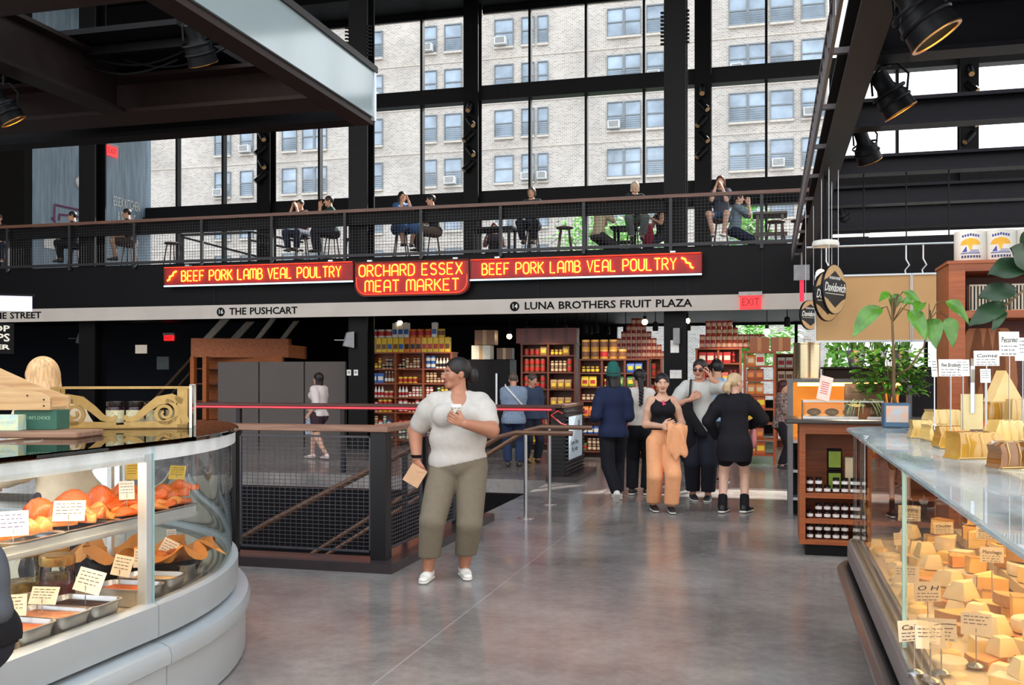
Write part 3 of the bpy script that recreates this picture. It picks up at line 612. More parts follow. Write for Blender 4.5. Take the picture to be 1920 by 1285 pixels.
def nets(F, lo, vox):
    ins = F < 0; N = np.array(F.shape)-1; cnt = np.zeros(N, np.float32); acc = np.zeros((3,)+tuple(N), np.float32); edges = []
    for a in range(3):
        s0 = [slice(None)]*3; s1 = [slice(None)]*3; s0[a] = slice(0, -1); s1[a] = slice(1, None); s0, s1 = tuple(s0), tuple(s1)
        m = ins[s0] != ins[s1]; edges.append(m)
        with np.errstate(divide='ignore', invalid='ignore'): t = np.where(m, F[s0]/(F[s0]-F[s1]), 0)
        o = [x for x in range(3) if x != a]
        for d1 in (0, 1):
            for d2 in (0, 1):
                sl = [slice(None)]*3; sl[o[0]] = slice(d1, m.shape[o[0]]-1+d1); sl[o[1]] = slice(d2, m.shape[o[1]]-1+d2); sl = tuple(sl)
                mm = m[sl]; cnt += mm; acc[a] += t[sl]; acc[o[0]] += mm*d1; acc[o[1]] += mm*d2
    idx = np.full(tuple(N), -1, int); c = np.argwhere(cnt > 0); idx[tuple(c.T)] = np.arange(len(c)); k = cnt[tuple(c.T)]
    V = (c+np.stack([acc[i][tuple(c.T)]/k for i in range(3)], 1))*vox+lo; faces = []
    for a in range(3):
        e = np.argwhere(edges[a]); b, g = [(1, 2), (2, 0), (0, 1)][a]; e = e[(e[:, b] > 0) & (e[:, g] > 0) & (e[:, b] < N[b]) & (e[:, g] < N[g])]
        if not len(e): continue
        ub = np.zeros(3, int); ub[b] = 1; ug = np.zeros(3, int); ug[g] = 1
        q = np.stack([idx[tuple((e-ub-ug).T)], idx[tuple((e-ug).T)], idx[tuple(e.T)], idx[tuple((e-ub).T)]], 1)
        fl_ = ~ins[tuple(e.T)]; q[fl_] = q[fl_][:, ::-1]; faces.append(q)
    return V, np.concatenate(faces) if faces else np.zeros((0, 4), int)
def np_obj(name, parts, mats, parent, loc=True):
    # parts: list of (V, F, material index or array)
    V = np.concatenate([p[0] for p in parts]); off = 0; Fs = []; mi = []
    for p in parts: Fs.append(p[1]+off); off += len(p[0]); mi.append(np.full(len(p[1]), p[2]) if np.isscalar(p[2]) else p[2])
    Fa = np.concatenate(Fs); me = bpy.data.meshes.new(name); me.vertices.add(len(V)); me.vertices.foreach_set('co', V.astype(np.float32).ravel())
    me.loops.add(Fa.size); me.loops.foreach_set('vertex_index', Fa.astype(np.int32).ravel()); me.polygons.add(len(Fa)); me.polygons.foreach_set('loop_start', np.arange(0, Fa.size, 4, dtype=np.int32))
    for m in mats: me.materials.append(m)
    me.polygons.foreach_set('material_index', np.concatenate(mi).astype(np.int32)); me.polygons.foreach_set('use_smooth', np.ones(len(Fa), bool)); me.update(calc_edges=True); me.validate()
    o = bpy.data.objects.new(name, me); COL.objects.link(o)
    if parent is not None: o.parent = parent
    return o
def V3(*a): return np.array(a, float)
def unit(v): return v/max(np.linalg.norm(v), 1e-9)
def ik(a, b, l1, l2, hint):
    d = b-a; L = np.linalg.norm(d); L2 = min(L, (l1+l2)*.999); b = a+d/max(L, 1e-9)*L2; u = unit(b-a)
    x = (l1*l1-l2*l2+L2*L2)/(2*L2); h = math.sqrt(max(l1*l1-x*x, 0)); n = hint-u*(hint@u); return a+u*x+unit(n)*h, b
def rotz(a): c, s = math.cos(a), math.sin(a); return np.array([[c, -s, 0], [s, c, 0], [0, 0, 1.]])
def rotx(a): c, s = math.cos(a), math.sin(a); return np.array([[1, 0, 0], [0, c, -s], [0, s, c.real]])
def roty(a): c, s = math.cos(a), math.sin(a); return np.array([[c, 0, s], [0, 1, 0], [-s, 0, c]])
SKINS = {}
def skin_mat(c):
    n = 'skin_%d_%d_%d' % c; m = mat(n, c, .5, 0, .06, 30, spec=.35); return m
def cloth(c, rough=.85, var=.05, sc=26, bump=.12): return mat('cloth_%d_%d_%d' % tuple(c), c, rough, 0, var, sc, bump, spec=.25)
def head_sdf(s, O, R, h, hi, fem):
    # O head centre, R rotation, h scale; local frame looks along -Y
    def P(x, y, z): return O+R@(V3(x, y, z)*h)
    def el(c, r, k=.02, sub=False): s.ell(P(*c), tuple(np.array(r)*h), k*h, R, sub)
    el((0, .014, .034), (.073, .090, .082)); el((0, -.018, -.03), (.060, .068, .078), .03); s.cap(P(-.02, -.062, -.086), P(.02, -.062, -.086), .017*h, .017*h, .03*h)
    if hi:
        el((.04, -.055, -.02), (.026, .024, .03), .02); el((-.04, -.055, -.02), (.026, .024, .03), .02)
        for x in (.031, -.031): el((x, -.098, .006), (.019, .017, .012), .012, True)
        s.cap(P(-.036, -.076, .026), P(.036, -.076, .026), .011*h, .011*h, .012*h)
        s.cap(P(0, -.083, .012), P(0, -.104, -.024), .008*h, .0125*h, .008*h); el((.011, -.094, -.028), (.008, .009, .007), .006); el((-.011, -.094, -.028), (.008, .009, .007), .006)
        el((0, -.085, -.050), (.022, .010, .0055), .003); el((0, -.083, -.0605), (.019, .010, .006), .003)
    else: s.cap(P(0, -.083, .012), P(0, -.103, -.024), .009*h, .013*h, .01*h)
    for x in (.074, -.074): el((x, .012, -.002), (.011, .02, .03), .012)
def hand_sdf(s, W, D, N, T, h, curl=.5, spread=.12, thumb_in=.3):
    # W wrist, D along the hand, N palm side, T thumb side; all unit vectors
    D, N, T = unit(D), unit(N), unit(T)
    s.cap(W-D*.02*h, W+D*.02*h, .024*h, .027*h, .01*h, (N, .75))
    for q in (-.026, -.009, .009, .026): s.cap(W+D*.012*h+T*q*.7*h, W+D*.078*h+T*q*h, .0125*h, .0115*h, .012*h)
    for q, L in ((.029, .068), (.010, .077), (-.009, .072), (-.027, .056)):
        p = W+D*.084*h+T*q*h; a = T*(q/.03)*spread*.5; d = unit(D+a); ang = curl*.55; r = .0096*h
        for j, f in enumerate((.46, .30, .24)):
            dd = unit(d*math.cos(ang)+N*math.sin(ang)); e = p+dd*L*f*h; s.cap(p, e, r, r*.9, .0035*h); p = e; r *= .9; ang += curl*.8
    p = W+D*.028*h+T*.026*h; d1 = unit(D*.75+T*(.75-thumb_in*.5)+N*thumb_in); e = p+d1*.042*h; s.cap(p, e, .0145*h, .012*h, .012*h); d2 = unit(D*.9+T*.12+N*(thumb_in+curl*.5)); e2 = e+d2*.03*h; s.cap(e, e2, .0115*h, .010*h, .004*h); e3 = e2+unit(d2+N*curl*.3)*.024*h; s.cap(e2, e3, .010*h, .0085*h, .004*h)
def person(label, loc, yaw, H=1.66, w=1., dp=1., fem=False, pose={}, look=(0, 0, 0), skin=(186, 138, 112), top=None, bottom=None, shoes=(40, 38, 40), hair=None, hi=0, group=None, bust=None, belly=0., dress=None, glasses=False, arm=1., leg=1., socks=None, brow=(40, 30, 28)):
    g = pose.get; t = thing('person', label, 'person', loc, yaw, group); hd = H/1.66; vox = {2: .011, 1: .015, 0: .02}[hi]; infl = {2: .009, 1: .012, 0: .015}[hi]
    P = V3(g('px', 0), g('py', 0), g('hip', .515*H)); S = unit(V3(*g('spine', (0, 0, 1)))); tw = g('twist', 0.); Rt = rotz(tw); hx = rotz(g('hiptwist', 0.))@V3(1, 0, 0)
    Xs = Rt@V3(1, 0, 0); Xs = unit(Xs-S*(Xs@S)); B = np.cross(S, Xs); Rs = np.stack([Xs, B, S], 1)
    N = P+S*.318*H; shc = P+S*(.280 if w < 1.2 else .270)*H; sw = .092*H*(.93 if fem else 1.)*(.55+.45*w)
    jl = {}
    for sd in (-1, 1):
        sh = shc+Xs*sd*sw+S*g('shrug', 0.); key = 'r' if sd > 0 else 'l'
        wt = V3(*g('hand'+key, (sd*(.155*H*(.6+.4*w)), -.03, .482*H+(P[2]-.515*H)))); el, wr = ik(sh, wt, .178*H, .155*H, V3(*g('elb'+key, (sd*.15, 1, -.3))))
        hp = P+hx*sd*.052*H*(.6+.4*w)-V3(0, 0, .02*H); at = V3(*g('foot'+key, (sd*.07*H, 0, .05*H))); kn, an = ik(hp, at, .245*H, .232*H, V3(*g('knee'+key, (sd*.1, -1, 0))))
        jl[sd] = (sh, el, wr, hp, kn, an)
    Rh = rotz(look[0])@roty(look[2])@rotx(look[1]); HO = N+S*.028*H+(Rh@V3(0, -.018, .088))*hd*1.0
    def torso(s, o, k=.03):
        for zc, r in ((.225, (.093*w, .066*dp*(.6+.4*w), .10)), (.11, (.086*w*(1+belly*.4), .062*dp*(.6+.4*w)*(1+belly), .10)), (.01, (.094*w, .070*dp*(.6+.4*w), .085))):
            s.ell(P+S*zc*H-B*belly*.012*H*(zc == .11), (r[0]*H+o, r[1]*H+o, r[2]*H+o), k, Rs)
        a, b = jl[-1][0], jl[1][0]; s.cap(a, b, .030*H*(.5+.5*w)+o, .030*H*(.5+.5*w)+o, .04, (B, .85)); s.cap(shc+S*.004*H, N, .046*H+o, .028*H+o, .035)
        bs = (.034*H if fem else 0) if bust is None else bust
        if bs:
            for sd in (-1, 1): s.ell(P+S*.215*H-B*(.055*H*dp*(.6+.4*w))+Xs*sd*.048*H*w, (bs*1.2+o, bs+o, bs*1.15+o), .03, Rs)
        for sd in (-1, 1): s.ell(P-S*.025*H+B*.035*H*(.5+.5*w)+hx*sd*.045*H*w, (.05*H*w+o, .052*H*w+o, .055*H+o), .03)
    def armc(s, sd, o, fr=2., k=.02, loose=1.):
        sh, el, wr = jl[sd][:3]; q = arm; e1 = sh+(el-sh)*min(fr, 1); r0, r1, r2 = .034*H*q, .026*H*q, .0175*H*(.5+.5*q)
        m1 = sh+(e1-sh)*.4; s.cap(sh, m1, r0*.84*loose+o, r0*loose+o, k); s.cap(m1, e1, r0*loose+o, (r0+(r1-r0)*min(fr, 1))*loose+o, k)
        if fr > 1: s.cap(el, el+(wr-el)*(fr-1), r1*loose+o, (r1+(r2-r1)*(fr-1))*loose+o, k)
    def legc(s, sd, o, fr=2., k=.025, rr=None):
        hp, kn, an = jl[sd][3:]; a, b, c = rr or (.053*H*leg, .035*H*leg, .023*H*(.6+.4*leg)); e1 = hp+(kn-hp)*min(fr, 1)
        s.cap(hp, e1, a+o, a+(b-a)*min(fr, 1)+o, k)
        if fr > 1:
            s.cap(kn, kn+(an-kn)*(fr-1), b+o, b+(c-b)*(fr-1)+o, k)
            if rr is None: s.ell(kn+(an-kn)*.3+V3(0, .008*H, 0), (.0285*H*leg+o, .0285*H*leg+o, .06*H), .02)
    s = SDF(); torso(s, 0); s.cap(N-S*.02, HO+Rh@V3(0, .02, -.06)*hd, .032*H*(.7+.3*w), .030*H*(.7+.3*w), .03)
    fyaw = {-1: g('toel', .15), 1: g('toer', -.15)}
    for sd in (-1, 1):
        armc(s, sd, 0); legc(s, sd, 0); an = jl[sd][5]; fd = rotz(fyaw[sd])@V3(0, -1, 0); s.cap(an-V3(0, 0, .02), an+fd*.10*hd-V3(0, 0, .05*hd), .026*hd, .022*hd, .02)
    parts = [(*s.mesh(vox), 0)]; hs = SDF(); head_sdf(hs, HO, Rh, hd, hi > 0, fem); hs.cap(N+S*.01, HO+Rh@V3(0, .02, -.06)*hd, .029*H*(.7+.3*w), .029*H*(.7+.3*w), .02)
    Vh, Fh = hs.mesh({2: .0042, 1: .0062, 0: .010}[hi]*1.0); lc_ = ((Vh-HO)@Rh)/hd; fc = lc_[Fh].mean(1); li = ((np.abs(fc[:, 0]) < .024) & (fc[:, 1] < -.075) & (fc[:, 2] < -.046) & (fc[:, 2] > -.067)).astype(int)
    parts.append((Vh, Fh, li))
    for sd in (-1, 1):
        sh, el, wr = jl[sd][:3]; key = 'r' if sd > 0 else 'l'; D = unit(wr-el) if g('hd'+key) is None else unit(V3(*g('hd'+key))); Np = V3(*g('pn'+key, (-sd, .15, 0))); Np = unit(Np-D*(Np@D)); T = np.cross(D, Np)*(1 if sd < 0 else -1)
        if g('th'+key) is not None: T = V3(*g('th'+key)); T = unit(T-D*(T@D)-Np*(T@Np))
        h_ = SDF(); hand_sdf(h_, wr, D, Np, T, hd*1.02, g('curl'+key, .45), thumb_in=g('thumb'+key, .3)); parts.append((*h_.mesh({2: .0042, 1: .0052, 0: .009}[hi]), 0))
    lip = mat('lip_%d_%d_%d' % skin, (int(skin[0]*.82), int(skin[1]*.62), int(skin[2]*.62)), .4); np_obj('body', parts, [skin_mat(skin), lip], t)
    def PH(x, y, z): return HO+Rh@(V3(x, y, z)*hd)
    if hi > 0:
        for x in (-.031, .031):
            Me = Matrix.Translation(Vector(PH(x, -.0795, .006))) @ Matrix([[*r] for r in Rh]).to_4x4() @ Matrix.Scale(hd, 4); m = MB(); m.sph((0, 0, 0), (.0128, .0096, .0052), 12, 8, M=Me); m.sph((0, -.0036, 0), (.0062, .0064, .0050), 10, 6, M=Me, mi=1); m.build('eye', [mat('eye_white', (226, 220, 214), .25), mat('eye_iris', (44, 28, 20), .2)], t, smooth='all', local=True)
            m = MB(); m.tube([PH(x-.02, -.081, .0235), PH(x, -.0885, .0275), PH(x+.02, -.081, .0235)], [.0026*hd, .0038*hd, .0026*hd], 6); m.build('eyebrow', mat('brow_%d_%d_%d' % brow, brow, .8), t, smooth='all', local=True)
    # ---- clothing
    hv = {2: .009, 1: .013, 0: .018}[hi]
    if bottom:
        c = bottom; s = SDF(); lz = c.get('rise', .10); o = infl+c.get('loose', 0.)
        for zc, r in ((.10, (.084*w, .060*dp*(.6+.4*w)*(1+belly*.8), .07)), (.01, (.094*w, .070*dp*(.6+.4*w), .085))): s.ell(P+S*zc*H-B*belly*.01*H*(zc == .10), (r[0]*H+o, r[1]*H+o, r[2]*H+o), .03, Rs)
        for sd in (-1, 1):
            s.ell(P-S*.025*H+B*.035*H*(.5+.5*w)+hx*sd*.045*H*w, (.05*H*w+o, .052*H*w+o, .055*H+o), .03)
            if c['kind'] == 'pants': a, b, d_ = c.get('r', (.058*leg, .043*leg, .034*leg)); legc(s, sd, infl, c.get('len', 1.93), .012, (a*H, b*H, d_*H))
            elif c['kind'] == 'shorts': legc(s, sd, o+.012, c.get('len', .55), .03)
            elif c['kind'] == 'skirt': legc(s, sd, o+.02, c.get('len', .9), .08, (.062*H, .058*H, .05*H))
        if c['kind'] == 'pants' and P[2] > .5*H:
            s.cut(V3(0, 0, min(jl[q][4][2]+(jl[q][5][2]-jl[q][4][2])*(c.get('len', 1.93)-1) for q in (-1, 1))), V3(0, 0, -1))
        s.cut(P+S*lz*H, S); np_obj('trousers' if c['kind'] == 'pants' else c['kind'], [(*s.mesh(hv), 0)], [cloth(c['col'])], t)
    if top:
        c = top; s = SDF(); o = infl*1.15+c.get('loose', .004)*.5; torso(s, o, .035)
        hem = c.get('hem', .02)
        if hem < -.02: s.cap(P+S*.05*H, P+S*(hem-.03)*H, .098*H*w*.62+o, c.get('flare', .10)*H*.7+o, .06); s.ell(P+S*(hem*.5)*H, (c.get('flare', .10)*H*w+o, .085*H*w*dp+o, abs(hem)*.8*H+.05), .05, Rs)
        if c.get('sleeve', 1.) > 0:
            for sd in (-1, 1): armc(s, sd, infl*1.1+c.get('loose', .004)*.4, c['sleeve'], .022, 1+(c.get('wide', 1.08)-1)*.6)
        s.cut(P+S*hem*H, -S+V3(*c.get('hemtilt', (0, 0, 0)))); nk = c.get('neck', 'round')
        if nk == 'v': s.ell(N-S*.012*H-B*.062*H, (.035*H, .05*H, .058*H), .004, Rs, True); s.ell(N+S*.02*H, (.046*H, .05*H, .04*H), .004, Rs, True)
        elif nk == 'scoop': s.ell(N-S*.01*H-B*.05*H, (.055*H, .06*H, .04*H), .004, Rs, True)
        else: s.ell(N+S*.014*H-B*.012*H, (.044*H, .052*H, .032*H), .004, Rs, True)
        if c.get('sleeve', 1.) == 0:
            for sd in (-1, 1): s.cap(jl[sd][0]+Xs*sd*.0, jl[sd][0]+Xs*sd*.2, .043*H, .06*H, .01, None, True)
        np_obj(c.get('name', 'shirt'), [(*s.mesh(hv), 0)], [c.get('mat') or cloth(c['col'])], t)
    if top and top.get('under'):
        s = SDF(); torso(s, infl*.9, .035); s.cut(P-S*.045*H, -S); s.cut(P+S*.06*H, S); np_obj('undershirt', [(*s.mesh(hv), 0)], [cloth(top['under'])], t)
    if socks:
        for sd in (-1, 1): kn, an = jl[sd][4:]; s = SDF(); s.cap(an-V3(0, 0, .03), an+(kn-an)*socks[1], .0325*H, .0325*H, .02); s.cut(an+(kn-an)*socks[1], kn-an); np_obj('sock', [(*s.mesh(.012), 0)], [cloth(socks[0])], t)
    for sd in (-1, 1):
        an = jl[sd][5]; fd = rotz(fyaw[sd])@V3(0, -1, 0); up = V3(0, 0, 1.); pt = g('pitch'+('r' if sd > 0 else 'l'), 0.); sdv = np.cross(up, fd)
        fd = unit(fd*math.cos(pt)-up*math.sin(pt)); up2 = unit(np.cross(fd, sdv)); base = an-up2*.05*H*.98+up2*.012; s = SDF(); q = hd
        s.cap(base-fd*.03*q+up2*.026*q, base+fd*.07*q+up2*.026*q, .040*q, .040*q, .02, (up2, .85)); s.cap(base+fd*.07*q+up2*.02*q, base+fd*.155*q+up2*.018*q, .041*q, .034*q, .02, (up2, .62)); s.cap(base-fd*.02*q+up2*.05*q, base+fd*.0*q+up2*.075*q, .038*q, .034*q, .02); s.cut(base-up2*.0, -up2)
        so = SDF(); so.cap(base-fd*.035*q, base+fd*.15*q, .044*q, .038*q, .01, (up2, .42)); so.cut(base-up2*.012*q, -up2); so.cut(base+up2*.012*q, up2)
        sh_ = np_obj('shoe', [(*s.mesh(.008 if hi > 1 else .012), 0)], [mat('shoe_%d_%d_%d' % shoes, shoes, .5)], t)
        if hi > 0: np_obj('sole', [(*so.mesh(.006 if hi > 1 else .009), 0)], [mat('sole_%d_%d_%d' % g('sole', (225, 222, 215)), g('sole', (225, 222, 215)), .6)], sh_)
    # ---- hair
    if hair:
        c = hair; s = SDF(); hm = mat('hair_%d_%d_%d' % c['col'], c['col'], .45, 0, .35, 6, .25, stretch=(14, 14, 2), spec=.4)
        def he(cn, r, k=.015, sub=False): s.ell(PH(*cn), tuple(np.array(r)*hd), k*hd, Rh, sub)
        sty = c['style']; L = c.get('len', .1)
        he((0, .018, .040), (.083, .099, .089))
        if sty in ('long', 'bob'):
            for x in (-.066, .066): s.cap(PH(x*.9, .02, .02), PH(x*1.05, .03, -L), .030*hd, .026*hd, .03, None)
            s.cap(PH(0, .06, .02), PH(0, .075, -L), .058*hd, .05*hd, .04, (Rh@V3(0, 1, 0), .6))
        he((0, -.085, -.035), (.062, .06, .10), .006, True); he((0, -.12, .0), (.058, .06, .075), .006, True)
        if sty in ('short', 'bun', 'pony', 'braid', 'crop'):
            s.cut(PH(0, .06, -.075), Rh@V3(0, .25, -1)); 
            for x in (-.085, .085): he((x, -.03, -.045), (.03, .05, .05), .006, True)
        if sty == 'bun': he(c.get('bun', (0, .135, .02)), (.046, .042, .06), .012); s.cap(PH(0, .09, .03), PH(0, .125, .025), .022*hd, .02*hd, .015)
        if sty == 'pony': s.chain([PH(0, .10, .02), PH(0, .14, -.02), PH(0, .135, -L*.6), PH(0, .11, -L)], [.022*hd, .036*hd, .036*hd, .012*hd], .02)
        if sty == 'braid':
            for i in range(17): f = i/16.; s.ell(PH(.03+.012*(-1)**i+.02*f, .11+.05*min(1, f*2.2), -.01-L*f), (.030*hd*(1-.4*f),)*3, .012)
        np_obj('hair', [(*s.mesh({2: .006, 1: .008, 0: .012}[hi]), 0)], [hm], t)
        if sty == 'hat':
            pass
    if pose.get('beanie'):
        s = SDF(); s.ell(PH(0, .018, .066), tuple(np.array((.088, .102, .112))*hd), .01, Rh); s.ell(PH(0, .012, .17), tuple(np.array((.06, .06, .03))*hd), .03, Rh); s.cut(PH(0, -.02, .018), Rh@V3(0, -.25, -1)); bn = np_obj('beanie', [(*s.mesh(.009), 0)], [cloth(pose['beanie'], .95, .15, 60, .4)], t)
        s = SDF(); s.ell(PH(0, .018, .05), tuple(np.array((.094, .108, .10))*hd), .01, Rh); s.cut(PH(0, -.02, .014), Rh@V3(0, -.25, -1)); s.cut(PH(0, -.02, .06), Rh@V3(0, .25, 1)); np_obj('turned_cuff', [(*s.mesh(.009), 0)], [cloth(pose['beanie'], .95, .15, 60, .4)], bn)
    if glasses:
        m = MB()
        for x in (-.033, .033): m.lathe([(.021*hd, -.002), (.024*hd, 0), (.021*hd, .002), (.001, 0)], (0, 0, 0), 14, M=Matrix.Translation(Vector(PH(x, -.100, .004))) @ Matrix([[*r] for r in Rh]).to_4x4() @ Matrix.Rotation(math.pi/2, 4, 'X'))
        m.tube([PH(-.05, -.09, .008), PH(-.078, 0, .008)], .002*hd, 5); m.tube([PH(.05, -.09, .008), PH(.078, 0, .008)], .002*hd, 5); m.tube([PH(-.012, -.1, .01), PH(.012, -.1, .01)], .002*hd, 5)
        m.build('sunglasses', mat('sunglass_brown', (60, 36, 30), .12), t, smooth=True, local=True)
    return t, dict(P=P, N=N, S=S, B=B, X=Xs, HO=HO, PH=PH, j=jl, H=H, hd=hd)
def w2(t, p):
    # local point of a person to world
    M = Matrix.Translation(t.location) @ Matrix.Rotation(t.rotation_euler[2], 4, 'Z'); return M @ Vector(p)
# ================================================================== people
TAN = (176, 122, 96); FAIR = (222, 178, 154); MID = (200, 150, 122); BRN_ = (120, 80, 60)
def kx(d): return d/FPX
# --- woman with the coffee, in the middle of the aisle
_l = fl(845, 1086)
wom, J = person('woman in white tee and olive trousers holding a coffee cup, looking left', _l, YAW, 1.71, 1.34, 1.12, True, dict(px=.055, py=.02, spine=(0.0, .03, 1), handl=(-.255, -.05, .925), elbl=(-.6, .9, -.1), handr=(.125, -.345, 1.20), elbr=(1, .25, -.7), hdr=(-.86, -.12, .38), pnr=(.15, 1, .1), thr=(.3, .0, 1), curlr=.75, hdl=(-.05, -.1, -1), pnl=(.6, .8, 0), thl=(.3, -1, 0), curll=.8,
  footl=(-.17, -.03, .085), footr=(.10, .10, .085), kneel=(-.15, -1, 0), kneer=(.15, -1, 0), toel=-.15, toer=.2, twist=.10), (-1.12, -.02, 0), TAN,
  dict(col=(192, 186, 178), sleeve=.72, hem=.0, neck='v', under=(34, 34, 44), wide=1.16, loose=.006, hemtilt=(.22, 0, 0)), dict(kind='pants', col=(122, 112, 96), len=1.74, r=(.070, .053, .040), rise=.09), (236, 232, 222), dict(style='bun', col=(34, 27, 26), bun=(0, .135, -.005)), 2, bust=.068, belly=.14, arm=1.36, leg=1.25, brow=(30, 24, 24))
HO = J['j'][1][2]
cl = V3(.125, -.345, 1.20)+V3(-.86, -.12, .38)*.085+V3(.15, 1, .1)*.047+V3(0, 0, .038)
cup = thing('coffee_cup', 'paper coffee cup with white lid in the hand of the woman in white tee', 'cup', w2(wom, cl-V3(0, 0, .05)))
def cup_mat():
    m = mat('cup_paper', (226, 220, 208), .7); n = m.node_tree; b = n.nodes['Principled BSDF']; v = n.nodes.new('ShaderNodeTexVoronoi'); v.inputs['Scale'].default_value = 70; t = n.nodes.new('ShaderNodeTexCoord'); n.links.new(t.outputs['Object'], v.inputs['Vector'])
    r = n.nodes.new('ShaderNodeValToRGB'); r.color_ramp.interpolation = 'CONSTANT'; r.color_ramp.elements[0].color = lin((90, 74, 60)); r.color_ramp.elements[1].position = .32; r.color_ramp.elements[1].color = lin((226, 220, 208)); n.links.new(v.outputs['Distance'], r.inputs[0]); n.links.new(r.outputs[0], b.inputs['Base Color']); return m
b = MB(); b.lathe([(.028, 0), (.029, .002), (.040, .095), (.041, .097)], (0, 0, 0), 24); b.build('cup_body', cup_mat(), cup, smooth=True, local=True)
b = MB(); b.lathe([(.043, .093), (.044, .1), (.041, .104), (.040, .116), (.037, .118), (.001, .114)], (0, 0, 0), 24); b.build('lid', mat('lid_white', (236, 232, 226), .4), cup, smooth=True, local=True)
b = MB(); pk = w2(wom, V3(-.262, -.09, .80)); Mk = Matrix.Translation(pk) @ Matrix.Rotation(YAW+.1, 4, 'Z') @ Matrix.Rotation(.55, 4, 'Y')
b.box((-.065, -.012, -.075), (.065, .012, .07), Mk); b.prism([(-.065, -.0125, .07), (0, -.014, .03), (.065, -.0125, .07)], (0, -.002, 0), Mk)
tag(b.build('paper_bag', mat('kraft_paper', (206, 164, 128), .85, 0, .06, 14, .1)), 'small flat kraft paper bag in the lowered hand of the woman in white tee', 'paper bag')
b = MB(); wr = J['j'][-1][2]; 
o = MB(); Mw = Matrix.Translation(w2(wom, wr-V3(0.0, 0, -.015))) @ Matrix.Rotation(YAW, 4, 'Z'); o.lathe([(.036, -.012), (.041, -.01), (.041, .01), (.036, .012)], (0, 0, 0), 18, M=Mw, caps=False); o.build('smartwatch_band', M_INK, None); bpy.data.objects['smartwatch_band'].name = 'wristband'; tag(bpy.data.objects['wristband'], 'black wristband on the lowered arm of the woman in white tee', 'wristband')
# --- group in the aisle
AWAY = YAW+math.pi
person('person in navy sweatshirt and teal knitted hat, seen from behind', fl(1150, 936), AWAY+.1, 1.68, .95, 1, False, dict(beanie=(38, 96, 88), footl=(-.06, .02, .085), footr=(.02, .30, .12), kneer=(.3, -1, 0), pitchr=.75, handl=(-.17, -.22, .98), handr=(.22, -.2, 1.0), sole=(230, 226, 220)), (-.1, .1, 0), MID, dict(col=(30, 38, 66), sleeve=1.9, hem=-.05, loose=.02, wide=1.2), dict(kind='pants', col=(22, 22, 28), len=1.95, r=(.054, .044, .035)), (226, 222, 214), dict(style='bob', col=(24, 20, 22), len=.12), 1)
person('woman with long dark braid, white tee and black trousers, seen from behind', fl(1199, 928), AWAY-.25, 1.66, .88, 1, True, dict(footl=(-.09, 0, .085), footr=(.09, .05, .085), handl=(-.14, -.24, 1.02), handr=(.16, -.22, 1.0)), (.55, .05, 0), MID, dict(col=(222, 210, 200), sleeve=.8, hem=.03, loose=.015, wide=1.15), dict(kind='pants', col=(20, 20, 25), len=1.97, r=(.052, .044, .040)), (28, 26, 28), dict(style='braid', col=(26, 20, 22), len=.34), 1)
pw, J = person('woman in black sleeveless top and peach trousers walking toward the camera', fl(1241, 960), YAW, 1.60, .82, .95, True, dict(handl=(-.02, -.17, .985), elbl=(-.5, .5, -.4), hdl=(.8, -.4, .25), pnl=(.2, .8, 0), handr=(.12, -.2, .98), elbr=(.5, .6, -.5), hdr=(-.9, -.3, 0), pnr=(0, .6, -.8), footl=(-.085, .06, .085), footr=(.095, -.08, .085), toel=.05, toer=-.05), (-.05, .05, 0), (214, 166, 138), dict(col=(24, 22, 26), sleeve=0, hem=.07, neck='scoop', name='sleeveless_top'), dict(kind='pants', col=(240, 170, 122), len=1.97, r=(.058, .050, .044), rise=.09), (30, 24, 26), dict(style='short', col=(28, 24, 26)), 1)
b = MB(); nu, nw = 26, 22; gr = []
for side in (0, 1):
    for i in range(nu+1):
        f = i/nu; ax_ = V3(.02+.24*f, -.235+.09*f, .965-.02*f); Lf = .20+.13*math.sin(f*2.6+.3)+.03*math.sin(f*17); Lb = .14+.08*math.sin(f*5); R_ = .058+.010*math.sin(f*11)-side*.008
        for j in range(nw+1):
            q = j/nw
            if q < .3: z_ = -Lb*(1-q/.3); y_ = R_
            elif q < .6: a = (q-.3)/.3*math.pi; z_ = R_*math.sin(a); y_ = R_*math.cos(a)
            else: z_ = -Lf*(q-.6)/.4; y_ = -R_
            rp_ = .016*math.sin(f*15+z_*9)*min(1, abs(z_)*8); gr.append((ax_[0]+.02*math.sin(z_*14+f*6)*min(1, abs(z_)*6), ax_[1]+y_+rp_*(1 if y_ < 0 else -1), ax_[2]+z_))
n_ = (nu+1)*(nw+1); fs = []
for i in range(nu):
    for j in range(nw): a = i*(nw+1)+j; fs.append((a, a+nw+1, a+nw+2, a+1)); fs.append((n_+a, n_+a+1, n_+a+nw+2, n_+a+nw+1))
for i in range(nu):
    for j in (0, nw): a = i*(nw+1)+j; fs.append((a, a+nw+1, n_+a+nw+1, n_+a))
for j in range(nw):
    for i in (0, nu): a = i*(nw+1)+j; fs.append((a, a+1, n_+a+1, n_+a))
b.add(gr, fs); j_ = b.build('peach_jacket', cloth((240, 172, 124)), None, smooth='all'); j_.location = pw.location; j_.rotation_euler = (0, 0, YAW); tag(j_, 'peach jacket folded over the forearm of the woman in peach trousers', 'jacket')
b = MB(); b.box((-.012, -.118, 1.17), (.012, -.104, 1.27)); b.box((.012, -.116, 1.22), (.03, -.104, 1.24)); q = b.build('pink_lanyard', mat('pink_ribbon', (236, 70, 110), .6)); q.location = pw.location; q.rotation_euler = (0, 0, YAW); tag(q, 'pink tag hanging at the neckline of the woman in black sleeveless top', 'tag')
